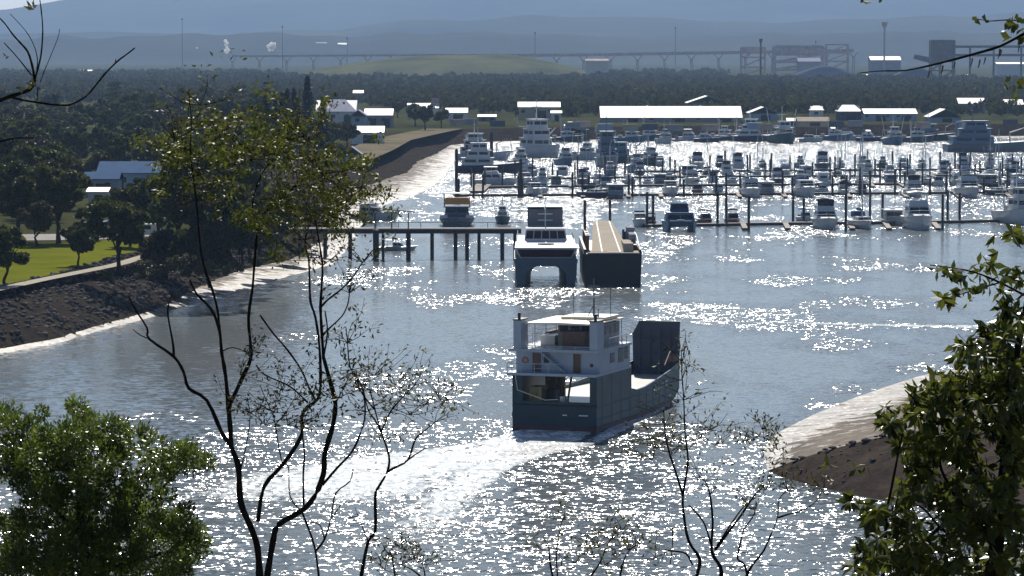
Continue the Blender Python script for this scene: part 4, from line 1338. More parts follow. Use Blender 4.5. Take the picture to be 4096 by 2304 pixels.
WID = {'c1': 4.3, 'c2': 4.0, 'c3': 4.6, 'c4': 3.8, 'c5': 4.2, 'c6': 3.6, 's1': 3.6, 's2': 3.9, 's3': 3.4, 'h1': 4.2, 'h2': 4.0, 't1': 5.2, 't2': 4.8, 't3': 5.6, 'r1': 2.4, 'r2': 2.5, 'r3': 2.3, 'p1': 8.2, 'p2': 7.4, 'w1': 7, 'w2': 6.5, 'w3': 7, 'w4': 6}
LOOK = {'c1': "white flybridge cruiser with a blue canopy", 'c2': "white flybridge cruiser with a white canopy", 'c3': "big white cruiser with a dark covered flybridge", 'c4': "white open cruiser with a blue cockpit cover", 'c5': "navy-hulled cruiser with a blue canopy", 'c6': "white sports cruiser with a dark cockpit cover",
        's1': "white sailing yacht with a blue sail cover", 's2': "navy sailing yacht with a dark sail cover", 's3': "white sailing yacht with a white sail cover", 'h1': "grey houseboat with a white roof", 'h2': "white houseboat with a box cabin", 't1': "blue-hulled fishing trawler", 't2': "white fishing trawler", 't3': "green-hulled fishing trawler",
        'r1': "small white runabout with a blue canopy", 'r2': "small maroon runabout", 'r3': "small white runabout with a white canopy", 'p1': "blue-grey power catamaran", 'p2': "white power catamaran", 'w1': "navy-hulled work vessel", 'w2': "white work vessel", 'w3': "grey work vessel with a blue deckhouse", 'w4': "green work vessel with a blue deckhouse"}
KCAT = {'c': "motorboat", 's': "sailboat", 'h': "houseboat", 't': "trawler", 'r': "small boat", 'p': "catamaran", 'w': "ship"}
PROTO = {}
def boat(kind, px, py, rz=0.0, wpx=None, label=None, group=None):
    if kind not in PROTO:
        o = PROTO[kind] = BP[kind]()
        first = True
    else:
        o = copy_tree(PROTO[kind]); first = False
    Y = G(px, py).y
    sc = 1.0 if wpx is None else (wpx / FOC * Y) / WID[kind]
    if "group" in o: del o["group"]
    return pose(o, px, py, rz, sc, label, KCAT[kind[0]], group)
ORD = ["first", "second", "third", "fourth", "fifth", "sixth", "seventh", "eighth", "ninth", "tenth", "eleventh", "twelfth", "thirteenth", "fourteenth", "fifteenth", "sixteenth", "seventeenth", "eighteenth", "nineteenth", "twentieth", "twenty-first", "twenty-second", "twenty-third", "twenty-fourth", "twenty-fifth"]
ROWN = {}
def row(name, items, group):
    items = sorted(items, key=lambda q: q[1])
    for k, it in enumerate(items):
        kind, px, py, rz, w = it
        boat(kind, px, py, rz, w, "%s, %s from left, %s" % (LOOK[kind], ORD[k], name), group)

# front row: individually described
boat('p1', 2718, 922, 0.0, 142, "blue-grey power catamaran lying bow-on right of the black barge", "boats along the front pontoon")
boat('c3', 3302, 912, 0.0, 104, "white cruiser with a large windscreen, bow-on beside the front pontoon", "boats along the front pontoon")
boat('s1', 3445, 912, 0.12, 84, "white yacht next right of the windscreen cruiser in front", "boats along the front pontoon")
boat('h1', 3572, 898, 0.0, 78, "grey houseboat tucked behind the front pontoon, left of the big cruiser", "boats along the front pontoon")
boat('c2', 3672, 914, 0.0, 116, "biggest white flybridge cruiser at the right of the front pontoon", "boats along the front pontoon")
boat('t2', 4075, 893, 0.25, 110, "white fishing boat cut off by the picture's right edge", "boats along the front pontoon")
boat('r2', 2822, 895, 0.2, 52, "low maroon boat left of two red boats at the front pontoon", "boats along the front pontoon")
boat('r2', 2932, 896, 0.1, 56, "maroon boat at the bend of the front pontoon", "boats along the front pontoon")
boat('r1', 3222, 884, 0.3, 44, "small dark-canopied boat left of the windscreen cruiser", "boats along the front pontoon")
boat('c4', 2560, 905, 0.0, 62, "dark-looking cruiser half hidden behind the black barge", "boats along the front pontoon")
boat('r2', 2606, 900, 0.0, 44, "maroon dinghy between barge and blue-grey catamaran", "boats along the front pontoon")
boat('t3', 2010, 893, 0.0, 62, "dark squat workboat behind the pier beside the big ferry catamaran", "boats along the front pontoon")
row("second pontoon row", [('c4', 2140, 783, .15, 62), ('c1', 2168, 775, 0, 56), ('s2', 2378, 790, .5, 66), ('c5', 2424, 782, 0, 62), ('h1', 2462, 792, 0, 72), ('c6', 2682, 782, 0, 66), ('r2', 2790, 776, 0, 50), ('h2', 2872, 770, 0, 44), ('c1', 3004, 787, 0, 82), ('h1', 3062, 776, math.pi, 66),
                           ('c4', 3222, 786, .1, 78), ('r3', 3290, 770, .4, 36), ('c3', 3374, 778, 0, 48), ('r2', 3448, 776, 0, 46), ('c3', 3655, 785, 0, 76), ('r3', 3754, 744, 0, 46), ('c1', 3872, 787, 0, 92), ('s2', 3990, 780, .2, 60), ('c2', 4075, 784, 0, 70)], "boats of the second pontoon row")
row("third pontoon row", [('c2', 1985, 742, 1.45, 60), ('c6', 2100, 738, .2, 54), ('t2', 2170, 735, 0, 50), ('h1', 2225, 738, math.pi, 46), ('c5', 2330, 736, 0, 50), ('c1', 2395, 742, 0, 50), ('s3', 2520, 735, .3, 40), ('s1', 2590, 742, 0, 46), ('h1', 2640, 735, 0, 52), ('c2', 2768, 740, 0, 62), ('c4', 2850, 730, math.pi, 48),
                          ('s1', 2930, 735, .1, 46), ('c5', 3110, 738, 0, 56), ('t1', 3200, 742, .1, 52), ('c1', 3290, 740, math.pi, 56), ('s2', 3380, 742, 0, 48), ('s3', 3440, 738, 0, 44), ('h1', 3560, 735, math.pi, 50), ('s3', 3700, 738, .1, 44), ('c2', 3830, 742, 0, 50), ('h1', 3950, 744, .2, 60), ('c5', 4050, 742, 0, 56)], "boats of the third pontoon row")
row("fourth pontoon row", [('c1', 2120, 702, .4, 50), ('h2', 2250, 700, math.pi, 44), ('s1', 2345, 704, 0, 42), ('t1', 2440, 706, 0, 50), ('c5', 2560, 700, 0, 44), ('c2', 2660, 702, 1.5, 24), ('h1', 2750, 700, 0, 50), ('s2', 2830, 698, 0, 44), ('c3', 2905, 700, math.pi, 52), ('s3', 3030, 702, 0, 40),
                           ('c1', 3140, 700, 0, 48), ('h2', 3225, 702, math.pi, 50), ('s2', 3350, 702, 0, 42), ('t2', 3470, 700, 0, 48), ('c2', 3560, 702, 0, 44), ('s1', 3640, 698, .2, 40), ('c5', 3770, 700, math.pi, 44), ('c1', 3860, 702, 0, 46), ('s1', 3960, 700, 0, 40), ('c3', 4060, 700, 0, 50)], "boats of the fourth pontoon row")
row("fifth pontoon row", [('c4', 2640, 664, 0, 40), ('c3', 2790, 672, 0, 58), ('c5', 2880, 668, 0, 38), ('c3', 2950, 672, math.pi, 56), ('s2', 3050, 668, 0, 36), ('t1', 3200, 672, 0, 42), ('c5', 3290, 678, 0, 60), ('s3', 3365, 670, 0, 36), ('c3', 3450, 672, 0, 44), ('t3', 3530, 672, 0, 42), ('c1', 3610, 668, 0, 40), ('s1', 3690, 670, 0, 38), ('h1', 3780, 666, 0, 34), ('c5', 3850, 672, math.pi, 52), ('t2', 3960, 668, 0, 40), ('c1', 4040, 672, 0, 44)], "boats of the fifth pontoon row")

# larger vessels behind
PI = math.pi
boat('w1', 1965, 690, PI / 2 + .05, None, "long navy work vessel lying broadside left of the pontoons", "larger vessels of the harbour")
boat('w2', 1940, 640, PI / 2 - .2, None, "white vessel with bright upper decks behind the navy work vessel", "larger vessels of the harbour")
boat('w2', 2170, 628, .45, None, "tall white passenger boat in front of the tan workshop", "larger vessels of the harbour").scale = (1.5, 1.3, 1.45)
boat('t2', 2080, 668, .3, None, "white trawler moored left of the tall white passenger boat", "larger vessels of the harbour")
boat('t1', 2260, 662, .2, None, "blue trawler right of the tall white passenger boat", "larger vessels of the harbour")
boat('w3', 2432, 668, .1, None, "tall grey-blue work vessel seen bow-on in the middle of the fleet", "larger vessels of the harbour").scale = (1.0, 1, 1.25)
boat('w4', 2505, 650, PI / 2 + .3, None, "green vessel with a blue deckhouse behind the grey-blue one", "larger vessels of the harbour")
boat('t3', 2600, 660, .3, None, "green trawler at the right end of the crowded fleet", "larger vessels of the harbour")
boat('t2', 2340, 640, 1.2, None, "white trawler lying across behind the fleet", "larger vessels of the harbour")
boat('t1', 2545, 690, .1, None, "blue trawler before the green vessel", "larger vessels of the harbour")
boat('t3', 3132, 572, .15, None, "blue-green trawler hauled close to the tan boathouse", "larger vessels of the harbour").scale = (1.9, 1.5, 1.5)
boat('t1', 3575, 578, .1, None, "dark trawler at the slipway in front of the blue shed", "larger vessels of the harbour").scale = (1.5, 1.2, 1.2)
boat('w3', 3960, 606, PI / 2 + .1, None, "long grey patrol-like vessel broadside at the right of the basin", "larger vessels of the harbour").scale = (1.5, 1.5, 1.25)
boat('t2', 2660, 575, .3, None, "white fishing boat drying out below the long cream shed", "larger vessels of the harbour")
boat('c2', 2765, 562, 1.2, None, "white cruiser on the hard below the long cream shed", "larger vessels of the harbour")
boat('t1', 2890, 560, 1.5, None, "dark boat against the quay under the cream shed's right end", "larger vessels of the harbour")
boat('c1', 3400, 560, 1.2, None, "small cruiser against the quay right of the tan boathouse", "larger vessels of the harbour")
for k, (kd, px, rz_) in enumerate((('t1', 2080, 1.4), ('c6', 2170, 1.2), ('t3', 2260, 1.5), ('w4', 2345, 1.6), ('c5', 2440, .9), ('t1', 2520, 1.3), ('t3', 2590, 1.6), ('r1', 2710, 1.2), ('c5', 2830, 1.5), ('t3', 2960, 1.4), ('w1', 3040, 1.5), ('c6', 3245, 1.4), ('t1', 3330, 1.5), ('c5', 3480, 1.2), ('t3', 3660, 1.5), ('w4', 3745, 1.5), ('c5', 3850, 1.3))):
    boat(kd, px, 562 + (k % 3) * 3, rz_, None, "%s, %s from left along the far quay" % (LOOK[kd], ORD[k]), "boats along the far quay")
boat('c2', 1500, 880, 1.35, None, "white cruiser lying beyond the pier's landward end", "boats near the pier")
boat('r3', 1590, 1000, PI / 2, 40, "small dinghy floating under the pier", "boats near the pier").scale = (1.7, 1.25, .8)

# workboat with the orange awning behind the pier
o = empty("awning_workboat", G(1828, 900), 0, "broad workboat with an orange awning lying behind the pier", "workboat", "boats near the pier")
S = add_hull(o, 12, 8.4, 1.7, M_HULL_G, sheer=.2, full=3.4, stern_w=.98)
add_house(o, "wheelhouse", 5.6, 5.2, -1.5, 3.2, 1.75, 4.1, .3, .1, M_HULL_B, wz=(.4, .8), over=.5)
for sx in (-1, 1):
    for yy in (-1.6, 3.2):
        MB().tube([(sx * 2.9, yy, 4.2), (sx * 2.9, yy, 7.2)], .08, 5).build("awning_post", M_PILE, o)
MB().loft([[(-3.1, y, 4.9), (-2.6, y, 6.2), (2.6, y, 6.2), (3.1, y, 4.9), (3.0, y, 4.8), (-3.0, y, 4.8)] for y in (-1.8, 3.4)]).build("awning", M_CANVAS_O, o)
MB().box(-3.0, 3.0, -1.8, 3.4, 7.2, 7.35).build("top_frame", M_ROOF, o)
for sx in (-1, 1):
    MB().box(sx * 3 - .9, sx * 3 + .9, -5, -3.6, 1.8, 2.5).build("deck_locker", M_HULL_W, o)
add_rail(o, S, 1.0, .2)

# ------------------------------------------------------------------ pontoons and piles
def pontoon(name, pts, w, label, fingers=(), group="floating pontoons"):
    o = empty("pontoon", (0, 0, 0), 0, label, "pontoon", group)
    P = [G(a, b) for a, b in pts]
    n = 0
    for i in range(len(P) - 1):
        m = max(1, int((P[i + 1] - P[i]).length / 14))
        for k in range(m):
            a, b_ = P[i].lerp(P[i + 1], k / m), P[i].lerp(P[i + 1], (k + 1) / m - .012)
            t = (b_ - a).normalized(); s = Vector((-t.y, t.x, 0)) * w / 2
            ring = lambda q, z0, z1: [(q.x - s.x, q.y - s.y, z0), (q.x + s.x, q.y + s.y, z0), (q.x + s.x, q.y + s.y, z1), (q.x - s.x, q.y - s.y, z1)]
            MB().loft([ring(a, .45, .62), ring(b_, .45, .62)]).build("deck_section", M_PONT, o)
            s *= .9
            MB().loft([ring(a, -.3, .446), ring(b_, -.3, .446)]).build("float", M_PONT_SIDE, o)
    for (a, b_, wd) in fingers:
        A, B_ = G(*a), G(*b_)
        t = (B_ - A).normalized(); s = Vector((-t.y, t.x, 0)) * wd / 2
        MB().loft([[(q.x - s.x, q.y - s.y, .40), (q.x + s.x, q.y + s.y, .40), (q.x + s.x, q.y + s.y, .58), (q.x - s.x, q.y - s.y, .58)] for q in (A, B_)]).build("finger", M_PONT, o)
        s *= .85
        MB().loft([[(q.x - s.x, q.y - s.y, -.3), (q.x + s.x, q.y + s.y, -.3), (q.x + s.x, q.y + s.y, .396), (q.x - s.x, q.y - s.y, .396)] for q in (A, B_)]).build("finger_float", M_PONT_SIDE, o)
    return o
def fing(xs, yb, dy, sx=18):
    return [((x, yb), (x + (x - 2600) * .012 + 6, yb + dy), 1.2) for x in xs]
pontoon("a", [(2575, 908), (2960, 902), (3060, 900), (3640, 894), (4200, 884)], 2.4, "front pontoon walkway with short fingers", fing([2970, 3140, 3395, 3540, 3735], 898, 24))
pontoon("b", [(1815, 786), (2080, 784), (2560, 783), (3200, 779), (4200, 772)], 2.2, "second pontoon walkway behind the front boats", fing([2160, 2330, 2510, 2640, 2950, 3130, 3385, 3610, 3820, 4020], 778, 16))
pontoon("c", [(1900, 753), (2300, 748), (3200, 742), (4200, 737)], 2.0, "third pontoon walkway amid the marina", fing([2080, 2280, 2460, 2700, 3000, 3240, 3480, 3600, 3900], 740, 12))
pontoon("d", [(1950, 721), (2600, 712), (3400, 707), (4200, 703)], 2.0, "fourth pontoon walkway amid the marina", fing([2200, 2400, 2720, 2980, 3300, 3520, 3720, 3980], 704, 9))
pontoon("e", [(2560, 690), (3300, 684), (4200, 680)], 1.8, "fifth and farthest pontoon walkway", fing([2700, 3000, 3330, 3640, 3900], 682, 8))
pontoon("g", [(1905, 772), (1960, 722)], 4.5, "wide pale ramp pontoon linking walkways on the left")

def pile(px, py, top, w, label, group):
    b_ = G(px, py)
    h = HT(top, b_.y)
    r = w / FOC * b_.y / 2
    o = empty("mooring_pile", b_, 0, label, "pile", group)
    MB().cyl(0, 0, -2, h, r, r, 8).build("shaft", M_PILE, o)
    MB().cyl(0, 0, h, h + r * .9, r * 1.05, r * .2, 8).build("cap", M_PILE, o)
PXA = [(2588, 908, 770), (2612, 905, 780), (2870, 904, 770), (2905, 902, 782), (2995, 925, 785), (3172, 892, 775), (3215, 893, 795), (3383, 925, 775), (3480, 893, 782), (3530, 893, 778), (3770, 920, 780), (3790, 890, 765), (3838, 890, 775), (2440, 905, 800)]
for px, py, top in PXA: pile(px, py, top, 10.5, "dark mooring pile of the front pontoon row", "piles of the front pontoon row")
r_p = random.Random(21)
for (nm, y0, y1, xs, ht) in (("second", 790, 776, [1835, 1895, 1932, 2075, 2090, 2290, 2330, 2355, 2515, 2530, 2735, 2865, 2905, 2962, 3130, 3170, 3330, 3385, 3440, 3480, 3580, 3620, 3720, 3785, 3840, 3935, 4030], 92),
                        ("third", 748, 738, [1885, 1940, 2010, 2230, 2300, 2400, 2460, 2560, 2720, 2850, 2960, 3060, 3220, 3320, 3400, 3520, 3600, 3690, 3800, 3900, 4000, 4070], 84),
                        ("fourth", 716, 704, [2060, 2130, 2210, 2310, 2420, 2500, 2650, 2700, 2840, 2990, 3080, 3180, 3250, 3340, 3420, 3500, 3630, 3720, 3840, 3920, 4010, 4085], 78),
                        ("fifth", 688, 680, [2620, 2680, 2760, 2840, 2900, 3000, 3085, 3160, 3320, 3360, 3470, 3570, 3640, 3760, 3820, 3880, 3960, 4050], 72)):
    for k, x in enumerate(xs):
        yy = y0 + (y1 - y0) * (x - 1830) / 2300
        pile(x, yy, yy - ht * r_p.uniform(.7, 1.15), 7.0 if nm != "second" else 9, "dark mooring pile of the %s pontoon row" % nm, "piles of the %s pontoon row" % nm)
for (px, py, top, lab) in ((2083, 785, 640, "tall dark pile at the left end of the second row"), (1826, 790, 600, "tallest dark pile where the left walkway begins"), (1966, 650, 530, "slim dark pile behind the navy work vessel")):
    pile(px, py, top, 13, lab, "outlying piles")

# ------------------------------------------------------------------ pier
def pier():
    Yp = 700.0
    zt = HT(912, Yp)
    o = empty("pier", (0, Yp, 0), 0, "timber pier on dark piles running out from the park bank", "pier")
    x0, x1 = (1010 - 2048) * Yp / FOC, (2085 - 2048) * Yp / FOC
    n = 20
    for k in range(n):
        a, b_ = x0 + (x1 - x0) * k / n, x0 + (x1 - x0) * (k + 1) / n - .04
        MB().box(a, b_, -1.8, 1.8, zt - .22, zt).build("deck_panel", M_PONT, o)
    for s in (-1.5, 1.5):
        MB().box(x0, x1, s - .2, s + .2, zt - 1.0, zt - .224).build("stringer", M_PILE, o)
    for px, w, yb in ((1100, 14, 960), (1200, 14, 980), (1300, 14, 1000), (1400, 14, 1020), (1505, 24, 1066), (1532, 10, 1040), (1633, 18, 1036), (1728, 14, 1034), (1822, 15, 1034), (1868, 15, 1034), (1916, 13, 1034), (2009, 16, 1034), (2060, 14, 1034)):
        x = (px - 2048) * Yp / FOC
        r = w / FOC * Yp / 2
        MB().cyl(x, -1.2 if w < 20 else -2.4, -2, zt - .226, r, r, 8).build("pile", M_PILE, o)
        if w < 20:
            MB().cyl(x, 1.2, -2, zt - .226, r, r, 8).build("pile", M_PILE, o)
    for k in range(12):
        x = x0 + (x1 - x0) * (k + .5) / 12
        MB().tube([(x, 1.7, zt), (x, 1.7, zt + 1.0)], .06, 4).build("rail_post", M_PILE, o)
    MB().tube([(x0, 1.7, zt + 1.0), (x1, 1.7, zt + 1.0)], .05, 4).build("handrail", M_PILE, o)
    # gangway shelter on the shore side
    xa = (1500 - 2048) * Yp / FOC
    for dx in (0, 3.2, 6.4):
        MB().box(xa + dx - .12, xa + dx + .12, -.6, -.4, zt, zt + 3).build("shelter_post", M_PILE, o)
    MB().prism([(xa - 1, zt + 3.9), (xa + 7.6, zt + 3.0), (xa + 7.6, zt + 3.2), (xa - 1, zt + 4.1)], 'y', -1.4, 1.4).build("shelter_roof", M_WALL_G, o)
pier()
# ------------------------------------------------------------------ the landing-craft ferry under way
M_FER_HULL = mat("ferry_green_hull", (0.010, 0.058, 0.085), 0.5, col2=(0.020, 0.034, 0.044), vscale=0.45, bump=.01, bscale=1.5)
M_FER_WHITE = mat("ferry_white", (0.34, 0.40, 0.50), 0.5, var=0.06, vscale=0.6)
M_FER_RAMP = mat("ramp_steel", (0.050, 0.062, 0.095), 0.6, var=0.15, vscale=0.8)
M_FER_DECK = mat("wet_steel_deck", (0.55, 0.54, 0.50), 0.30, var=0.12, vscale=0.4)
M_FER_ROOF = mat("ferry_roof", (0.78, 0.70, 0.56), 0.45, var=0.06)
M_BOOT = mat("boot_topping", (0.11, 0.04, 0.05), 0.6, var=.2)

def ferry():
    A = G(2386, 1728)                       # starboard stern corner
    B = G(2706, 1592)                       # starboard bow corner
    d = Vector((math.sin(math.radians(18.6)), math.cos(math.radians(18.6)), 0))   # heading
    L = 38.0
    s = Vector((d.y, -d.x, 0))              # to starboard
    W = 9.3
    org = A - s * W / 2
    rz = math.atan2(d.y, d.x) - math.pi / 2
    o = empty("landing_craft_ferry", org, rz, "blue-green landing-craft ferry with raised bow ramp heading away in its own wake", "ferry")
    # local axes: x to starboard, y ahead from the transom, z up
    h = W / 2
    bw = 2.80                               # half width at the bow
    def half(y): return h if y < L * .40 else h + (bw - h) * ((y - L * .40) / (L * .60)) ** 1.25
    ys = [0, 3, 8, 14, L * .40, L * .5, L * .62, L * .75, L * .86, L * .94, L]
    DK = 2.75                               # vehicle deck level
    def topz(y): return float(np.interp(y, [0, 12.6, 12.7, 15.0, 18, L * .9, L], [5.75, 5.75, 3.5, 3.15, 3.15, 3.9, 4.3]))
    # hull bottom box up to the deck
    rings = []
    for y in ys:
        b_ = half(y)
        rise = -0.9 + 2.2 * max(0, (y - L * .72) / (L * .28)) ** 2
        rings.append([(-b_, y, DK), (-b_, y, min(.55, DK) if rise < .5 else rise), (-b_ * .93, y, rise), (b_ * .93, y, rise), (b_, y, min(.55, DK) if rise < .5 else rise), (b_, y, DK)])
    MB().loft(rings).build("hull", M_FER_HULL, o)
    # red boot topping along the waterline
    for sx in (-1, 1):
        pts = [(sx * (half(y) + .015), y, -.2) for y in ys[:-2]], [(sx * (half(y) + .015), y, .42) for y in ys[:-2]]
        n = len(pts[0])
        MB().add(pts[0] + pts[1], [(i, i + 1, n + i + 1, n + i) for i in range(n - 1)]).build("boot_topping", M_BOOT, o)
    MB().box(-h, h, -.02, .0, -.2, .42).build("stern_boot_topping", M_BOOT, o)
    # deck plate
    vs = [(-half(y) + .1, y, DK + .02) for y in ys] + [(half(y) - .1, y, DK + .02) for y in ys]
    n = len(ys)
    MB().add(vs, [(i, n + i, n + i + 1, i + 1) for i in range(n - 1)]).build("vehicle_deck", M_FER_DECK, o)
    # side bulwarks
    yy = [0, 6, 12, 12.6, 12.7, 15.0, 18, 22, 25, L * .75, L * .86, L * .94, L]
    for sx in (-1, 1):
        r2 = []
        for y in yy:
            b_ = half(y)
            r2.append([(sx * (b_ + .012), y, DK - .4), (sx * (b_ - .12), y, DK - .4), (sx * (b_ - .12), y, topz(y)), (sx * (b_ + .012), y, topz(y))])
        MB().loft(r2).build("bulwark", M_FER_HULL, o)
        MB().tube([(sx * (half(y) + .03), y, topz(y) + .03) for y in yy[5:]], .07, 4).build("gunwale", M_FER_WHITE, o)
    # transom: posts either side of the stern opening
    for (x0, x1) in ((-h, -h + 1.15), (h - .75, h)):
        MB().box(x0, x1, 0, .35, DK - .3, 5.72).build("transom_post", M_FER_HULL, o)
    MB().box(-h + 1.1, h - .7, .0, .3, DK - .3, DK + .28).build("transom_sill", M_FER_HULL, o)
    # gear in the port half of the vehicle deck
    M_GEAR = mat("yellowed_gear", (0.28, 0.23, 0.10), 0.7, var=.35, vscale=1.2)
    MB().box(-h + 1.2, -1.3, 7.5, 8.0, DK + .03, 5.6).build("casing_bulkhead", M_GEAR, o)
    MB().box(-h + 1.5, -h + 2.8, 1.2, 3.2, DK + .03, DK + 1.7).build("generator", M_GEAR, o)
    MB().box(-1.9, -.9, 3.0, 5.2, DK + .03, DK + 1.2).build("winch", M_DARK, o)
    for k in range(4):
        MB().tube([(-h + 2.0 + k * .9, 4.5, DK), (-h + 2.2 + k * .8, 6.2, DK + 2.7)], .12, 5).build("pipe", M_GEAR, o)
    MB().cyl(.4, 1.6, DK + .03, DK + .75, .45, .45, 10).build("bollard_drum", M_ALLOY, o)
    MB().box(3.6, 3.85, 1.2, 9.0, DK + .03, 5.7).build("stair_casing", M_TIMBER, o)
    # upper deck 1 and its accommodation block
    Z1 = 5.75
    cab_l = 12.5
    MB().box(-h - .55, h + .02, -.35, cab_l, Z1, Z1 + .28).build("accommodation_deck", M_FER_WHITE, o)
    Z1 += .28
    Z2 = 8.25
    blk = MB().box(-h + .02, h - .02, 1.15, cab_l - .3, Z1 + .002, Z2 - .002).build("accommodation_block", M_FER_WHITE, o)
    for (x0, x1) in ((-2.75, -1.85), (1.75, 2.55)):
        MB().box(x0, x1, 1.08, 1.14, Z1 + .03, Z1 + 2.0).build("door", M_TIMBER, blk)
        for xx in (x0 - .09, x1 + .02):
            MB().box(xx, xx + .07, 1.05, 1.14, Z1 + .03, Z1 + 2.06).build("door_frame", M_FER_WHITE, blk)
    MB().box(-1.55, -.95, 1.10, 1.14, Z1 + 1.0, Z1 + 1.75).build("window", M_GLASS, blk)
    MB().loft([[(3.75 + .2 * math.cos(a * math.pi / 5), y, Z1 + .85 + .2 * math.sin(a * math.pi / 5)) for a in range(10)] for y in (1.09, 1.15)]).build("porthole", M_GLASS, blk)
    for (y0, y1, z0, z1) in ((5.0, 6.3, .95, 1.75), (8.0, 9.6, .75, 2.05), (10.3, 11.3, .95, 2.05)):
        MB().box(h - .03, h + .015, y0, y1, Z1 + z0, Z1 + z1).build("side_window", M_GLASS, blk)
        MB().box(h - .04, h + .008, y0 - .12, y1 + .12, Z1 + z0 - .1, Z1 + z1 + .1).build("window_frame", M_FER_RAMP, blk)
        MB().box(-h - .015, -h + .03, y0, y1, Z1 + z0, Z1 + z1).build("side_window", M_GLASS, blk)
    # outside stair slanting down across the stern wall
    st = empty("stair", (0, 0, 0)); st.parent = o
    for yy_ in (.25, .95):
        MB().tube([(-1.6, yy_, Z2 - .1), (1.1, yy_, Z1 + .05)], .07, 4).build("stringer", M_FER_WHITE, st)
    for k in range(9):
        t = (k + .5) / 9
        MB().bbox(-1.6 + 2.7 * t, .6, Z2 - .1 + (Z1 + .15 - Z2) * t, .28, .66, .05).build("tread", M_FER_WHITE, st)
    MB().tube([(-1.6, .2, Z2 + .8), (1.1, .2, Z1 + .95)], .04, 4).build("handrail", M_FER_WHITE, st)
    # rails round the accommodation deck at the stern
    def rail(pts, z, hh, par=o, posts=True):
        MB().tube([(x, y, z + hh) for x, y in pts], .045, 4).build("handrail", M_FER_WHITE, par)
        MB().tube([(x, y, z + hh * .5) for x, y in pts], .03, 4).build("midrail", M_FER_WHITE, par)
        for (xa, ya), (xb, yb) in zip(pts[:-1], pts[1:]):
            n_ = max(1, int(math.hypot(xb - xa, yb - ya) / 1.5))
            for k in range(n_):
                t = k / n_
                MB().tube([(xa + (xb - xa) * t, ya + (yb - ya) * t, z), (xa + (xb - xa) * t, ya + (yb - ya) * t, z + hh)], .04, 4).build("stanchion", M_FER_WHITE, par)
    rail([(-h - .5, 6), (-h - .5, -.3), (.9, -.3)], Z1, 1.0)
    # upper deck 2
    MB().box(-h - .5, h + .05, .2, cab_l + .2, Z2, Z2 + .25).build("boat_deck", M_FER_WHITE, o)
    Z3 = Z2 + .25
    dk = MB().box(-h - .45, h, .25, cab_l + .15, Z3 + .004, Z3 + .03).build("deck_surface", M_FER_DECK, o)
    # solid starboard bulwark and rails on the boat deck
    rl = [(h - .05, 4.6), (h - .05, cab_l)]
    rail([(-h - .4, cab_l), (-h - .4, .35)], Z3, 1.1)
    rail([(-h + .5, .3), (h - .9, .3)], Z3, .35)
    rail(rl, Z3, 1.0)
    # the two funnel posts at the stern corners
    ZR = 11.15
    for sx, x in ((-1, -h + .42), (1, h - .45)):
        f = MB().box(x - .42, x + .42, .3, 2.6, Z3, ZR + .35).build("funnel_post", M_FER_WHITE, o)
        MB().box(x - .48, x + .48, .25, 2.65, ZR + .352, ZR + .5).build("funnel_top", M_DARK, f)
        MB().cyl(x, 1.0, ZR + .5, ZR + 1.15, .17, .17, 8).build("exhaust", M_DARK, f)
    # wheelhouse with its window band
    wx0, wx1, wy0, wy1 = -1.35, 3.75, 5.4, 11.2
    wh = MB().box(wx0, wx1, wy0, wy1, Z3 + .032, ZR - .25).build("wheelhouse", mat("wheelhouse_grey", (0.26, 0.27, 0.28), 0.6, var=.08), o)
    nw = 4
    for k in range(nw):
        a = wx0 + .25 + k * (wx1 - wx0 - .3) / nw
        MB().box(a, a + .85, wy0 - .05, wy0 + .02, ZR - 1.15, ZR - .45).build("rear_window", M_GLASS, wh)
        MB().box(a, a + .95, wy1 - .02, wy1 + .05, ZR - 1.4, ZR - .45).build("front_window", M_GLASS, wh)
    for k in range(3):
        a = wy0 + .4 + k * 1.85
        for xx in (wx0 - .05, wx1 - .02):
            MB().box(xx, xx + .07, a, a + 1.5, ZR - 1.4, ZR - .45).build("side_window", M_GLASS, wh)
    # brown deck locker and benches in front of it
    lk = MB().box(.35, 2.95, 1.6, 3.4, Z3 + .032, Z3 + 1.75).build("deck_locker", M_TIMBER, o)
    for k in range(5):
        MB().box(.40, 2.90, 1.56, 1.60, Z3 + .1 + k * .33, Z3 + .36 + k * .33).build("slat", M_TIMBER, lk)
    MB().box(.3, 3.0, 1.5, 3.5, Z3 + 1.752, Z3 + 1.85).build("lid", M_WALL_D, lk)
    MB().bbox(-2.6, 7.5, Z3 + .55, 1.6, 3.6, 1.0).build("life_raft", M_HULL_W, o)
    MB().loft([[(-3.4 + .6 * math.cos(a), y, Z3 + .7 + .6 * math.sin(a)) for a in [k * math.pi / 5 for k in range(10)]] for y in (8.6, 11.6)]).build("covered_tender", M_TIMBER, o)
    # long sun roof
    rf = MB().loft([[(x, y, z) for x, y, z in ((-h + .75, y0, ZR - .12), (h - .85, y0, ZR - .12), (h - .85, y0, ZR + .02), (0, y0, ZR + .12), (-h + .75, y0, ZR + .02))] for y0 in (1.7, 12.6)]).build("roof", M_FER_ROOF, o)
    for sx in (-h + .9, h - 1.0):
        for y in (4.8, 8.6, 12.2):
            MB().tube([(sx, y, Z3), (sx, y, ZR - .12)], .06, 5).build("roof_post", M_FER_WHITE, o)
    MB().box(-1.4, 3.6, 6.6, 11.6, ZR + .10, ZR + .42).build("wheelhouse_top", M_FER_ROOF, rf)
    # mast with radar and aerials
    ms = MB().tube([(1.6, 8.8, ZR + .4), (1.6, 8.8, ZR + 4.4)], [.14, .07], 6).build("mast", M_WALL_D, o)
    MB().tube([(1.6, 8.8, ZR + 1.6), (1.3, 7.6, ZR + .4)], .06, 4).build("mast_stay", M_WALL_D, ms)
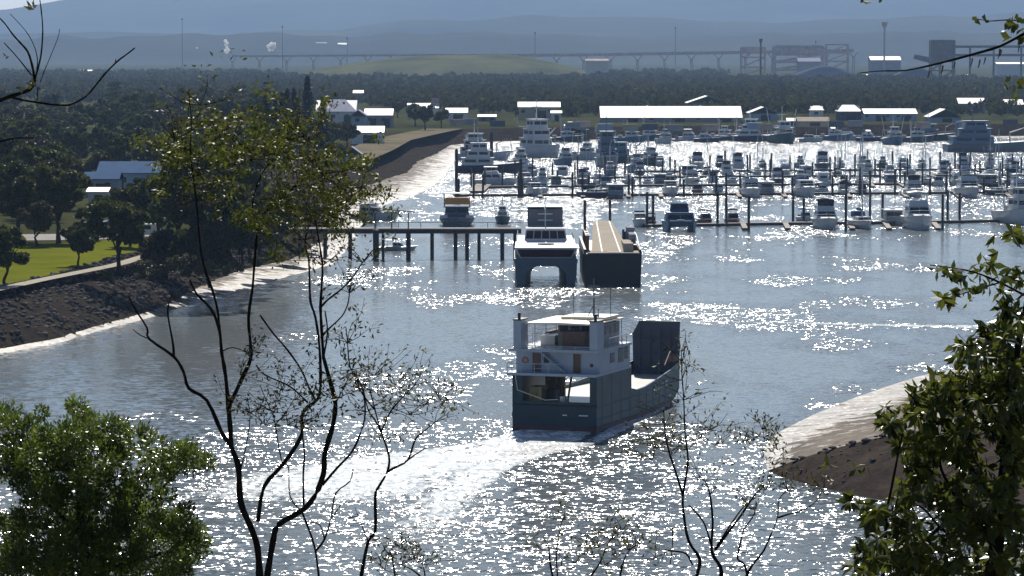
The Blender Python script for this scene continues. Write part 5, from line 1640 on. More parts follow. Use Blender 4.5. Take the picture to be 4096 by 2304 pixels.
    MB().bbox(1.6, 8.4, ZR + 2.5, 1.5, .25, .22).build("radar", M_FER_WHITE, ms)
    MB().bbox(1.6, 8.7, ZR + 3.6, 1.3, .1, .1).build("yard", M_WALL_D, ms)
    for x, y, hh in ((-.6, 8.6, 3.2), (3.4, 9.0, 3.4), (2.6, 7.2, 1.3)):
        MB().tube([(x, y, ZR), (x, y, ZR + hh)], .04, 4).build("aerial", M_WALL_D, o)
    MB().loft([[(2.3 + .3 * math.cos(a), 7.6 + .3 * math.sin(a), z) for a in [k * math.pi / 4 for k in range(8)]] for z in (ZR + .1, ZR + .7)]).build("radome", M_FER_WHITE, o)
    # raised bow ramp with chamfered corners, leaning a little
    ry = L - .4
    prof = [(-2.6, 1.6), (2.6, 1.6), (2.6, 3.6), (2.9, 6.0), (2.75, 6.9), (2.8, 8.9), (-2.0, 8.9), (-2.8, 7.4)]
    rmp = MB().loft([[(x, ry + (z - 1.6) * .05, z) for x, z in prof], [(x, ry + .35 + (z - 1.6) * .05, z) for x, z in prof]]).build("bow_ramp", M_FER_RAMP, o)
    for x in (-1.8, -.6, .6, 1.8):
        MB().box(x - .06, x + .06, ry - .03, ry + .1, 2.6, 8.0).build("ramp_stiffener", M_FER_RAMP, rmp)
    for z in (3.6, 5.2, 6.8):
        MB().box(-2.5, 2.55, ry - .02, ry + .1, z - .05, z + .05).build("ramp_rib", M_FER_RAMP, rmp)
    MB().tube([(h - 1.7, L * .83, 4.4), (h - 1.9, L * .9, 5.6), (h - 2.2, ry, 6.4)], .09, 5).build("ramp_stay", M_TIMBER, o)
    MB().bbox(h - 1.95, L * .93, 4.9, .8, 1.4, .7).build("ramp_winch", M_TIMBER, o)
    MB().cyl(h - 2.0, L * .965, 4.6, 5.2, .3, .3, 8).build("fairlead", M_FER_WHITE, o)
    # weathered white lettering on the starboard bow: two words too small to read
    tx = empty("name_lettering", (0, 0, 0)); tx.parent = o
    lr = random.Random(4)
    y = 23.2
    for wn_, cnt in ((0, 9), (1, 3)):
        for k in range(cnt):
            b_ = half(y) + .02
            hgt = .52 if wn_ == 0 else .6
            z0 = 2.15 + (y - 23) * .015
            w = .42
            mb = MB()
            b2 = half(y + w) + .02
            def seg(u0, u1, v0, v1):
                q = lambda u: b_ + (b2 - b_) * u
                mb.add([(q(u0) + .004, y + w * u0, z0 + hgt * v0), (q(u1) + .004, y + w * u1, z0 + hgt * v0), (q(u1) + .004, y + w * u1, z0 + hgt * v1), (q(u0) + .004, y + w * u0, z0 + hgt * v1)], [(0, 1, 2, 3)])
            seg(0, .3, 0, 1)
            if lr.random() < .7: seg(.31, 1, .75, 1)
            if lr.random() < .7: seg(.31, 1, 0, .25)
            if lr.random() < .5: seg(.31, .9, .4, .6)
            mb.build("letter", M_WHITE, tx, fix=False)
            y += .62
        y += .55
    for (x, w) in ((.9, .5), (2.7, 1.0)):
        MB().box(x, x + w, -.03, -.004, 1.6, 1.72).build("draught_mark", M_WHITE, o)
    # rubbing rails, plate seams, lifebuoys, mooring lines
    for zz in (1.25, 2.55):
        MB().tube([(h + .06 if y < .1 else half(y) + .06, y, zz) for y in ys[:-1]], .07, 4).build("rubbing_rail", M_FER_HULL, o)
        MB().box(-h, h, -.07, -.002, zz - .06, zz + .06).build("stern_rail", M_FER_HULL, o)
    for k in range(9):
        y = 2 + k * 3.4
        MB().box(half(y) + .005, half(y) + .03, y, y + .06, .6, topz(y) - .1).build("plate_seam", M_FER_HULL, o)
    M_BUOY = mat("lifebuoy_orange", (0.55, 0.16, 0.05), .6)
    for (x, y, z) in ((-3.6, 1.05, Z1 + 1.2),):
        MB().loft([[(x + (.30 + .08 * math.cos(b)) * math.cos(a), y - .08 * math.sin(b), z + (.30 + .08 * math.cos(b)) * math.sin(a)) for b in [j * math.pi / 3 for j in range(6)]] for a in [i * math.pi / 6 for i in range(13)]], cap0=False, cap1=False).build("lifebuoy", M_BUOY, o)
    MB().tube([(-h + .3, -.1, Z1), (-h + .6, -.15, 4.2), (-1.0, -.12, 3.2), (.4, 0, 3.3)], .05, 4).build("mooring_line", M_FER_ROOF, o)
    # fenders of old tyres along the quarter
    for k in range(3):
        MB().loft([[(-h - .05, 1 + k * 2.2 + (.42 + .14 * math.cos(b)) * math.cos(a), 1.5 + (.42 + .14 * math.cos(b)) * math.sin(a)) if False else (-h - .12 + .14 * math.sin(b), 1 + k * 2.2 + (.42 + .14 * math.cos(b)) * math.cos(a), 1.5 + (.42 + .14 * math.cos(b)) * math.sin(a)) for b in [j * math.pi / 3 for j in range(6)]] for a in [i * math.pi / 5 for i in range(11)]], cap0=False, cap1=False).build("fender", M_DARK, o)
    return org, d, s, L, W
FORG, FD, FS, FL, FW = ferry()

# wake of the ferry: foamy water with sun glint painted white among the foam, and the bow wave's ridges
def foam_glint_mat(name, cover, amp, stretch):
    m = bpy.data.materials.new(name)
    m.use_nodes = True
    nt = m.node_tree
    b = nt.nodes["Principled BSDF"]
    out = nt.nodes["Material Output"]
    geo = N(nt, "ShaderNodeNewGeometry")
    pos = geo.outputs["Position"]
    att = N(nt, "ShaderNodeAttribute", attribute_name="thick")
    n1 = noise_node(nt, vmath(nt, 'MULTIPLY', pos, stretch), 1.0, 6.0, 0.7).outputs["Fac"]
    v = smath(nt, 'ADD', n1, smath(nt, 'MULTIPLY', smath(nt, 'SUBTRACT', att.outputs["Fac"], 0.5), 0.75))
    mr = N(nt, "ShaderNodeMapRange"); mr.inputs[1].default_value = cover - .07; mr.inputs[2].default_value = cover + .07
    nt.links.new(v, mr.inputs[0])
    # churned water glitters; the white in its colour is foam and painted sun glint
    n3 = noise_node(nt, vmath(nt, 'MULTIPLY', pos, (1.3, 0.5, 1)), 1.0, 5.0, 0.75).outputs["Fac"]
    fr = N(nt, "ShaderNodeMapRange"); fr.inputs[1].default_value = .36; fr.inputs[2].default_value = .50
    nt.links.new(smath(nt, 'ADD', n3, smath(nt, 'MULTIPLY', smath(nt, 'SUBTRACT', att.outputs["Fac"], 0.7), 0.25)), fr.inputs[0])
    mc = N(nt, "ShaderNodeMix", data_type='RGBA')
    mc.inputs[6].default_value = (0.10, 0.14, 0.15, 1); mc.inputs[7].default_value = (0.80, 0.82, 0.82, 1)
    nt.links.new(fr.outputs[0], mc.inputs[0])
    nt.links.new(mc.outputs[2], b.inputs["Base Color"])
    b.inputs["Roughness"].default_value = 0.2
    b.inputs["IOR"].default_value = 1.33
    nrm = slope_normal(nt, pos, amp, [(1.6, .9, 1.0, 2.0), (.5, .25, 1.0, 8.0)])
    nt.links.new(nrm, b.inputs["Normal"])
    tr = N(nt, "ShaderNodeBsdfTransparent")
    mx = N(nt, "ShaderNodeMixShader")
    nt.links.new(mr.outputs[0], mx.inputs[0])
    nt.links.new(tr.outputs[0], mx.inputs[1])
    nt.links.new(b.outputs[0], mx.inputs[2])
    nt.links.new(mx.outputs[0], out.inputs["Surface"])
    return m
M_FOAM_GLINT = foam_glint_mat("wake_foam_glint", 0.46, 2.2, (0.6, 0.36, 1))

def wake_strip(name, ctr, wid, thick, z, m, label, nacross=9):
    pts = smooth_line(resample([Vector((p.x, p.y, 0)) for p in ctr], 2.0), 5)
    n = len(pts)
    vs, th = [], []
    for i, p in enumerate(pts):
        u = i / (n - 1)
        w = float(np.interp(u, np.linspace(0, 1, len(wid)), wid))
        k = float(np.interp(u, np.linspace(0, 1, len(thick)), thick))
        t = (pts[min(n - 1, i + 1)] - pts[max(0, i - 1)]).normalized()
        s = Vector((-t.y, t.x, 0))
        for j in range(nacross):
            v = j / (nacross - 1) * 2 - 1
            q = p + s * w * v
            vs.append((q.x, q.y, z)); th.append(k * (1 - abs(v) ** 2.5))
    fs = [(i * nacross + j, i * nacross + j + 1, (i + 1) * nacross + j + 1, (i + 1) * nacross + j) for i in range(n - 1) for j in range(nacross - 1)]
    me = MB().add(vs, fs).mesh(name)
    at = me.attributes.new("thick", 'FLOAT', 'POINT')
    vals = th if len(me.vertices) == len(th) else th[:len(me.vertices)]
    at.data.foreach_set("value", vals)
    return link(name, me, m, fix=False, kind="stuff", label=label, cat="foam")
wake_strip("wake", [FORG + FD * .3, G(2150, 1760), G(1980, 1800), G(1780, 1830), G(1560, 1870), G(1350, 1930), G(1150, 2010)], [4.6, 5.6, 7.0, 9.0, 12.0, 15.0, 18.0], [1.6, 1.6, 1.45, 1.25, .95, .75, .45], .008, M_FOAM_GLINT, "white wake of foam and painted sun glint behind the ferry")
wake_strip("wake_arm", [G(2330, 1770), G(2150, 1810), G(1950, 1870), G(1820, 1960), G(1720, 2080), G(1660, 2200)], [1.6, 2.4, 3.2, 4.0, 5.0, 6.0], [.9, 1.0, .85, .65, .5, .25], .014, M_FOAM_GLINT, "bright arm of the wake curving towards the viewer")
wake_strip("bow_wave", [G(2700, 1600), G(2620, 1640), G(2500, 1700), G(2400, 1755), G(2280, 1810)], [.9, 1.3, 1.6, 1.4, 1.0], [.7, .9, .85, .7, .4], .02, M_FOAM_GLINT, "broken bow wave along the ferry's starboard side")
wake_strip("old_wake_line", [G(2580, 1283), G(2900, 1286), G(3200, 1292), G(3500, 1300), G(3800, 1306), G(4150, 1310)], [1.4, 1.8, 2.4, 3.5, 5.0, 6.0], [.3, .45, .52, .56, .6, .6], .008, M_FOAM_GLINT, "thin pale line of an older wake crossing the fairway")

# ------------------------------------------------------------------ passenger catamaran at the pier head
def ferry_cat():
    o = empty("passenger_catamaran", G(2184, 1138), 0.0, "white passenger catamaran lying bow-on at the pier head", "catamaran")
    M_CW = mat("catamaran_white", (0.70, 0.71, 0.74), 0.35, var=.04)
    M_CB = mat("catamaran_blue_hull", (0.075, 0.115, 0.165), 0.4, var=.1)
    M_BAND = mat("dark_window_band", (0.045, 0.022, 0.030), 0.2)
    B, L = 10.6, 27.0
    for s in (-1, 1):
        R = []
        for k in range(10):
            t = k / 9
            y = L - L * t
            w = 1.35 * (1 - .35 * max(0, (t - .6) / .4) ** 2)
            zt = 3.6
            inner = 1.0 - .75 * max(0, (t - .75) / .25)
            R.append([(s * B / 2, y, zt), (s * (B / 2 - .05), y, 1.6), (s * (B / 2 - .35), y, 0), (s * (B / 2 - 1.2), y, -.8), (s * (B / 2 - 2.7 * w / 1.35), y, 0), (s * (B / 2 - 2.85 * w / 1.35), y, 1.8), (s * (B / 2 - 3.2), y, 3.4), (s * (B / 2 - 3.2), y, zt)])
        MB().loft(R).build("hull", M_CB, o)
    # wing deck with rounded tunnel roof
    prof = [(-2.5, 2.2), (-2.1, 2.85), (-1.6, 3.1), (1.6, 3.1), (2.1, 2.85), (2.5, 2.2), (2.5, 4.4), (-2.5, 4.4)]
    MB().prism(prof, 'y', .15, L - 1).build("wing_deck", M_CB, o)
    MB().loft([[(-B / 2 - .1, y, 3.62), (B / 2 + .1, y, 3.62), (B / 2 + .12, y, 4.42), (-B / 2 - .12, y, 4.42)] for y in (-.1, L)]).build("main_deck_edge", M_CB, o)
    # saloon with the inward-raked dark forward windows
    y0 = .2
    lo = [(-B / 2 + .9, y0 + .5, 4.45), (B / 2 - .9, y0 + .5, 4.45), (B / 2 - .1, L - 3, 4.45), (-B / 2 + .1, L - 3, 4.45)]
    hi = [(-B / 2 + .1, y0 - .35, 6.1), (B / 2 - .1, y0 - .35, 6.1), (B / 2 - .1, L - 3, 6.1), (-B / 2 + .1, L - 3, 6.1)]
    sal = MB().loft([lo, hi]).build("saloon", M_CW, o)
    A = [Vector(lo[0]), Vector(lo[1]), Vector(hi[1]), Vector(hi[0])]
    def q(u, v): return A[0].lerp(A[1], u).lerp(A[3].lerp(A[2], u), v) + Vector((0, -.04, -.01))
    MB().add([q(.02, .13), q(.98, .13), q(.975, .93), q(.025, .93)], [(0, 1, 2, 3)]).build("forward_window", M_BAND, sal, fix=False)
    for s in (-1, 1):
        for k in range(6):
            ya = 3 + k * 3.4
            MB().box(s * (B / 2 - .05) - .06, s * (B / 2 - .05) + .06, ya, ya + 2.6, 4.95, 5.75).build("side_window", M_BAND, sal)
    # sloping foredeck roof, hatch, wheelhouse
    MB().loft([[(-B / 2 - .05, y0 - .5, 6.1), (B / 2 + .05, y0 - .5, 6.1), (B / 2 + .05, y0 - .5, 6.32), (-B / 2 - .05, y0 - .5, 6.32)], [(-B / 2 + .3, 6.5, 6.9), (B / 2 - .3, 6.5, 6.9), (B / 2 - .3, 6.5, 7.2), (-B / 2 + .3, 6.5, 7.2)]]).build("saloon_roof", M_CW, o)
    MB().box(-B / 2 + .3, B / 2 - .3, 6.5, L - 3, 6.11, 7.2).build("upper_deck", M_CW, o)
    hc = MB().box(-1.4, 1.4, 2.4, 3.6, 6.5, 6.95).build("hatch", M_CW, o)
    MB().box(-.9, .9, 2.36, 2.42, 6.62, 6.85).build("hatch_grille", M_DARK, hc)
    wh = MB().loft([[(-3.7, 6.6, 7.2), (3.7, 6.6, 7.2), (3.6, 13, 7.2), (-3.6, 13, 7.2)], [(-3.4, 7.5, 9.0), (3.4, 7.5, 9.0), (3.4, 13, 9.0), (-3.4, 13, 9.0)]]).build("wheelhouse", M_CW, o)
    for k in range(5):
        u0 = -3.45 + k * 1.4
        MB().add([(u0, 6.72, 7.5), (u0 + 1.28, 6.72, 7.5), (u0 * .95 + .02, 7.36, 8.82), (u0 * .95 + 1.2, 7.36, 8.82)], [(0, 1, 3, 2)]).build("windscreen", M_BAND, wh, fix=False)
    for s in (-1, 1):
        MB().box(s * 1.72 - 1.66, s * 1.72 + 1.66, 6.9, 13.2, 9.004, 9.28).build("wheelhouse_roof", M_CW, wh)
    # sun deck aft with awnings and mast
    MB().box(-3.3, 3.3, 14, L - 3.5, 7.21, 9.4).build("aft_cabin", M_WALL_G, o)
    MB().box(-3.1, 3.1, 13.93, 13.99, 7.9, 9.2).build("aft_cabin_window", M_BAND, o)
    for s in (-1, 1):
        MB().box(s * 1.6 - 1.5, s * 1.6 + 1.5, 13.6, L - 3, 12.6, 12.75).build("sun_awning", M_CW, o)
        for y in (14, L - 3.4):
            MB().tube([(s * 3.0, y, 9.4), (s * 3.0, y, 12.6)], .07, 5).build("awning_post", M_PILE, o)
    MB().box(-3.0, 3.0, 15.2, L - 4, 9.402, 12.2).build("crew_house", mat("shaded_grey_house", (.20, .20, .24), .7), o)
    for z in (10.2, 11.3):
        MB().box(-1.3, 1.3, 14.7, 15.15, z, z + .22).build("life_raft", M_CW, o)
    MB().tube([(0, 13.4, 9.28), (0, 13.6, 14.5)], [.14, .06], 6).build("mast", M_CW, o)
    for s in (-1, 1):
        MB().tube([(s * 5.0, .2, 7.1), (s * 5.0, 5.8, 8.0)], .05, 4).build("rail", M_ALLOY, o)
        MB().tube([(s * 4.8, 7, 8.1), (s * 4.8, L - 4, 8.1)], .05, 4).build("rail", M_ALLOY, o)
        for k in range(6):
            MB().tube([(s * 4.8, 7 + k * 3, 7.2), (s * 4.8, 7 + k * 3, 8.1)], .04, 4).build("stanchion", M_ALLOY, o)
        MB().box(s * 5.2 - .12, s * 5.2 + .12, .1, .5, .3, 1.1).build("draught_mark", M_CW, o)
ferry_cat()

# ------------------------------------------------------------------ black dumb barge with the tan ramp deck
def barge():
    o = empty("ramp_barge", G(2451, 1142), 0.0, "black steel barge with a long tan ramp deck, beside the passenger catamaran", "barge")
    M_BK = mat("barge_black", (0.012, 0.013, 0.018), 0.5, var=.3, vscale=.4)
    M_TAN = mat("tan_ramp", (0.40, 0.355, 0.295), 0.85, var=.06, vscale=.25)
    W, L, H = 9.9, 45.0, 5.4
    MB().loft([[(-W / 2 + .25, .25, -1), (W / 2 - .25, .25, -1), (W / 2, 0, H), (-W / 2, 0, H)], [(-W / 2 + .25, L, -1), (W / 2 - .25, L, -1), (W / 2, L, H), (-W / 2, L, H)]]).build("hull", M_BK, o)
    for x in (-W / 2 + .02, W / 2 - .42):
        MB().box(x, x + .40, -.03, L, H + .002, H + .75).build("coaming", M_BK, o)
    MB().box(-W / 2 + .7, W / 2 - .45, .1, 8, H + .01, H + .16).build("fore_deck", M_TAN, o)
    z1 = 8.9
    ramp = MB().add([(-3.5, 3.0, H + .2), (3.1, 3.0, H + .2), (1.0, L, z1), (-2.4, L, z1), (-3.5, 3.0, H - .1), (3.1, 3.0, H - .1), (1.0, L, z1 - .6), (-2.4, L, z1 - .6)], [(0, 1, 2, 3), (4, 7, 6, 5), (0, 4, 5, 1), (1, 5, 6, 2), (2, 6, 7, 3), (3, 7, 4, 0)]).build("ramp", M_TAN, o)
    for xa, xb in ((-1.75, -1.75), (1.35, .55)):
        MB().add([(xa - .12, 3.0, H + .215), (xa + .12, 3.0, H + .215), (xb + .10, L, z1 + .015), (xb - .10, L, z1 + .015)], [(0, 1, 2, 3)]).build("lane_line", M_HULL_W, ramp, fix=False)
    for k in range(6):
        MB().add([(-3.4 + k * .18, 6 + k * 6.5, H + .215 + k * .55), (2.9 - k * .3, 6 + k * 6.5, H + .215 + k * .55), (2.9 - k * .3, 6.12 + k * 6.5, H + .222 + k * .56), (-3.4 + k * .18, 6.12 + k * 6.5, H + .222 + k * .56)], [(0, 1, 2, 3)]).build("ramp_joint", M_WALL_T, ramp, fix=False)
    MB().box(-.75, 1.2, 1.2, 2.4, H + .165, H + .22).build("ramp_pit", M_DARK, o)
    MB().box(1.9, 3.6, 3.1, 16, H + .2, H + 1.6).build("side_ramp", M_TAN, o)
    for k in range(5):
        y = 6 + k * 8
        MB().box(-4.4, -3.9, y, y + .5, H, H + 3.0).build("ramp_post", M_HULL_R, o)
        MB().box(3.4 - k * .15, 3.8 - k * .15, y + 2, y + 2.5, H, H + 2.2).build("ramp_post", M_WALL_D, o)
    MB().box(-4.5, -3.8, 5, L - 1, H + 2.6, H + 2.85).build("ramp_beam", M_HULL_R, o)
    MB().box(3.3, 4.4, 14, 22, H, H + 2.6).build("engine_house", M_WALL_G, o)
    MB().box(3.2, 4.6, 26, 32, H, H + 3.2).build("control_cabin", M_WALL_G, o)
    MB().box(3.6, 4.4, 8, 11, H, H + 1.1).build("winch", M_HULL_R, o)
    MB().tube([(4.6, 3, H + 1.2), (4.7, 20, H + 2.2), (4.2, 36, H + 3.0)], .08, 5).build("hand_rope", M_ALLOY, o)
    MB().tube([(-4.2, 28, H), (-4.2, 28, H + 8)], .28, 6).build("gantry_post", M_PILE, o)
barge()

# ------------------------------------------------------------------ vehicles by the park
def vehicle(name, px, py, rz, L, W, H, m, label, van=False):
    o = empty(name, G(px, py, ZT) + Vector((0, 0, .1)), rz, label, "van" if van else "car")
    if van:
        prof = [(-L / 2, .35), (L / 2, .35), (L / 2, H), (-L * .28, H), (-L * .42, H * .55), (-L / 2, H * .5)]
    else:
        prof = [(-L / 2, .3), (L / 2, .3), (L / 2, H * .6), (L * .36, H * .64), (L * .24, H), (-L * .12, H), (-L * .27, H * .64), (-L / 2, H * .56)]
    b_ = MB().prism(prof, 'y', -W / 2, W / 2).build("body", m, o)
    for s in (-1, 1):
        if van: MB().box(-L * .27, L * .1, s * W / 2 - .02, s * W / 2 + .02, H * .58, H * .9).build("window", M_GLASS, b_)
        else: MB().add([(-L * .23, s * (W / 2 + .01), H * .66), (L * .30, s * (W / 2 + .01), H * .66), (L * .22, s * (W / 2 + .01), H * .95), (-L * .11, s * (W / 2 + .01), H * .95)], [(0, 1, 2, 3)]).build("window", M_GLASS, b_, fix=False)
        for x in (-L * .32, L * .31):
            MB().loft([[(x + .33 * math.cos(a), y, .33 + .33 * math.sin(a)) for a in [k * math.pi / 5 for k in range(10)]] for y in (s * W / 2 - .18, s * W / 2 + .03)]).build("wheel", M_DARK, o)
vehicle("parked_van", 592, 948, 0.1, 5.2, 2.0, 2.3, M_HULL_W, "white van parked beside the round dark tree", True)
vehicle("parked_car", 490, 880, 0.3, 4.5, 1.8, 1.45, M_HULL_W, "white car glinting among the trees behind the van")
vehicle("parked_car", 540, 884, 0.2, 4.4, 1.8, 1.45, M_HULL_G, "grey car right of the glinting white car")
vehicle("parked_car", 455, 905, 0.1, 4.4, 1.8, 1.5, M_HULL_BL, "blue car half hidden under the park trees")
vehicle("parked_car", 330, 945, 0.0, 4.4, 1.8, 1.45, M_HULL_W, "pale car on the car park behind the lawn")
# ------------------------------------------------------------------ foreground trees on the lookout slope
L_FINE = leaf_mat("feathery_leaf", (0.030, 0.046, 0.010), (0.110, 0.120, 0.020), 0.40, 0.5, vscale=1.2, spec=.2)
L_SPARSE = leaf_mat("dry_leaf", (0.045, 0.042, 0.020), (0.13, 0.12, 0.035), 0.35, 0.5, vscale=2.0)
L_BUSH = leaf_mat("bush_leaf", (0.026, 0.050, 0.008), (0.125, 0.165, 0.024), 0.38, 0.42, vscale=1.5)
L_BROAD = leaf_mat("broad_leaf", (0.022, 0.036, 0.008), (0.135, 0.150, 0.022), 0.40, 0.38, vscale=1.5)
M_BRANCH = mat("dark_branch", (0.030, 0.024, 0.020), 0.85, col2=(0.016, 0.013, 0.012), vscale=9.0)

def px_branch(mb, pts, w0, w1, Y, dy=0.0, n=6, wob=0.0, seed=0):
    """tapering branch through photograph points, at distance Y (drifting by dy along it); widths in photograph pixels"""
    rr = random.Random(seed + len(pts) * 7 + int(pts[0][0]))
    P, R = [], []
    m = len(pts)
    # Catmull-Rom through the points
    Q = []
    for i in range(m - 1):
        p0, p1, p2, p3 = pts[max(0, i - 1)], pts[i], pts[i + 1], pts[min(m - 1, i + 2)]
        for k in range(3):
            t = k / 3
            f = lambda a, b_, c, d_: 0.5 * (2 * b_ + (c - a) * t + (2 * a - 5 * b_ + 4 * c - d_) * t * t + (3 * b_ - a - 3 * c + d_) * t ** 3)
            Q.append((f(p0[0], p1[0], p2[0], p3[0]), f(p0[1], p1[1], p2[1], p3[1])))
    Q.append(pts[-1])
    for i, (x, y) in enumerate(Q):
        u = i / (len(Q) - 1)
        yy = Y + dy * u
        P.append(AT(x, y, yy))
        R.append(max(.002, (w0 + (w1 - w0) * u) * rr.uniform(.85, 1.15) / FOC * yy / 2))
    mb.tube(P, R, n)
    return P

def twig_sprays(mb, bases, Y, r, n, length, w=3.0, dyr=.5, spread=1.2, up=-1.0):
    """fine side twigs; returns tip positions"""
    tips = []
    for (x, y) in bases:
        for k in range(n):
            a = r.uniform(-spread, spread) - math.pi / 2
            l = length * r.uniform(.5, 1.2)
            pts = [(x, y)]
            for j in range(3):
                a += r.uniform(-.5, .5)
                pts.append((pts[-1][0] + math.cos(a) * l / 3, pts[-1][1] + math.sin(a) * l / 3))
            P = px_branch(mb, pts, w, 1.0, Y + r.uniform(-dyr, dyr), r.uniform(-dyr, dyr), 4)
            tips += P[2:]
    return tips

def drop_trunk(mb, p, w, Y, lean=0.0):
    """continue a stem seen at the frame's edge down to the slope it grows from"""
    a = AT(p[0], p[1], Y)
    g = hill_z(a.x + lean, Y)
    r = w / FOC * Y / 2
    mb.tube([(a.x + lean, Y, g - .4), (a.x + lean * .6, Y, g + (a.z - g) * .5), (a.x, Y, a.z)], [r * 1.5, r * 1.2, r], 8)
    return (a.x + lean, Y, g)

# --- slender tree with bare crooked stems
def slender_tree():
    Y = 38.0
    base = AT(1050, 2304, Y)
    o = empty("slender_tree", (0, 0, 0), 0, "slender crooked tree with bare dark stems and a thin yellow-green crown", "tree")
    tr = MB()
    drop_trunk(tr, (1040, 2330), 34, Y)
    px_branch(tr, [(1040, 2335), (1030, 2190), (1002, 2106), (962, 2006), (954, 1867), (926, 1788), (922, 1724), (914, 1629)], 32, 21, Y)
    tr.build("trunk", M_BRANCH, o, smooth=True)
    limbs = [
        ([(926, 1788), (886, 1728), (827, 1601), (755, 1553), (735, 1490), (695, 1426), (596, 1355), (588, 1311), (532, 1223), (515, 1180)], 18, 6, 1.0),
        ([(695, 1426), (692, 1375), (672, 1263), (676, 1212), (694, 1172)], 11, 4, .6),
        ([(914, 1629), (902, 1502), (886, 1406), (878, 1323), (847, 1240), (787, 1176), (760, 1120)], 19, 7, -.5),
        ([(878, 1323), (870, 1240), (847, 1152), (820, 1080), (800, 980), (790, 850), (772, 700), (762, 600), (765, 480), (755, 370)], 12, 4, -1.0),
        ([(914, 1629), (970, 1510), (1002, 1438), (1002, 1375), (994, 1271), (1010, 1152), (1018, 1050), (1030, 930), (1060, 850), (1130, 790), (1190, 740)], 17, 7, .8),
        ([(1030, 930), (1010, 820), (1045, 700), (1110, 620), (1150, 560)], 7, 3, .5),
        ([(1032, 2086), (1056, 1947), (1130, 1860), (1203, 1748), (1211, 1649), (1270, 1597), (1282, 1525), (1278, 1390), (1262, 1271), (1243, 1212), (1239, 1152), (1235, 1040), (1220, 960), (1255, 850)], 18, 7, 1.5),
        ([(596, 1355), (560, 1340), (532, 1318)], 5, 3, .2),
        ([(886, 1406), (930, 1390), (985, 1410), (1002, 1438)], 5, 4, .2),
        ([(1024, 1460), (1060, 1500), (1150, 1540), (1200, 1580), (1230, 1610)], 6, 7, .3),
        ([(1040, 1260), (1090, 1330), (1150, 1400), (1205, 1480), (1240, 1560), (1262, 1600)], 7, 9, .3)]
    for pts, a, b_, dy in limbs:
        mb = MB(); px_branch(mb, pts, a, b_, Y, dy); mb.build("limb", M_BRANCH, o, smooth=True)
    # sunlit stem: the sun on it is painted as a pale bark colour
    mb = MB(); px_branch(mb, [(1040, 905), (1090, 850), (1150, 800), (1230, 750), (1300, 715), (1330, 690)], 14, 7, Y + 1.0); mb.build("sunlit_limb", M_BARK_SUNLIT, o, smooth=True)
    r = random.Random(8)
    tw = MB()
    bases = [(760, 600), (765, 500), (790, 800), (800, 700), (1130, 790), (1190, 740), (1060, 850), (1110, 620), (1150, 560), (1255, 850), (1300, 715), (1220, 960), (700, 560), (860, 560), (930, 560), (1000, 640), (1250, 650), (1330, 690), (1380, 780), (800, 420), (1350, 850), (1180, 520), (1250, 560), (1420, 800), (1400, 860)]
    tips = twig_sprays(tw, bases, Y, r, 5, 150, 4.0, .8, 2.2)
    tw.build("twigs", M_BRANCH, o, fix=False)
    rn_ = np.random.default_rng(31)
    # leaf clumps of the crown, given by picture ellipses
    P = []
    for (cx, cy, rx, ry, n) in ((790, 600, 190, 130, 900), (1130, 600, 230, 150, 1300), (1000, 560, 200, 110, 500), (1330, 700, 170, 110, 1000), (1400, 800, 110, 80, 500), (1250, 860, 220, 110, 700), (760, 440, 110, 70, 110), (830, 260, 120, 60, 30), (1010, 880, 160, 120, 260), (1190, 500, 120, 80, 350), (690, 680, 120, 130, 420), (900, 700, 120, 110, 350), (1100, 1000, 110, 90, 120)):
        k = max(6, n // 34)
        cc = [(cx + rx * rn_.normal() * .55, cy + ry * rn_.normal() * .55) for _ in range(k)]
        for i in range(n):
            c = cc[rn_.integers(0, k)]
            P.append(AT(c[0] + rn_.normal() * 24, c[1] + rn_.normal() * 17, Y + rn_.normal() * .7)[:])
    P = np.array(P)
    d = rn_.normal(size=(len(P), 3)); d[:, 2] -= .5
    me = quads_mesh("crown", leaves(P, .058, rn_, .42, 0, d))
    link("crown", me, L_FINE, o, fix=False)
    T = np.array([t[:] for t in tips])
    T = np.repeat(T, 2, axis=0) + rn_.normal(size=(len(T) * 2, 3)) * .03
    link("twig_leaves", quads_mesh("twig_leaves", leaves(T, .05, rn_, .38)), L_SPARSE, o, fix=False)
slender_tree()

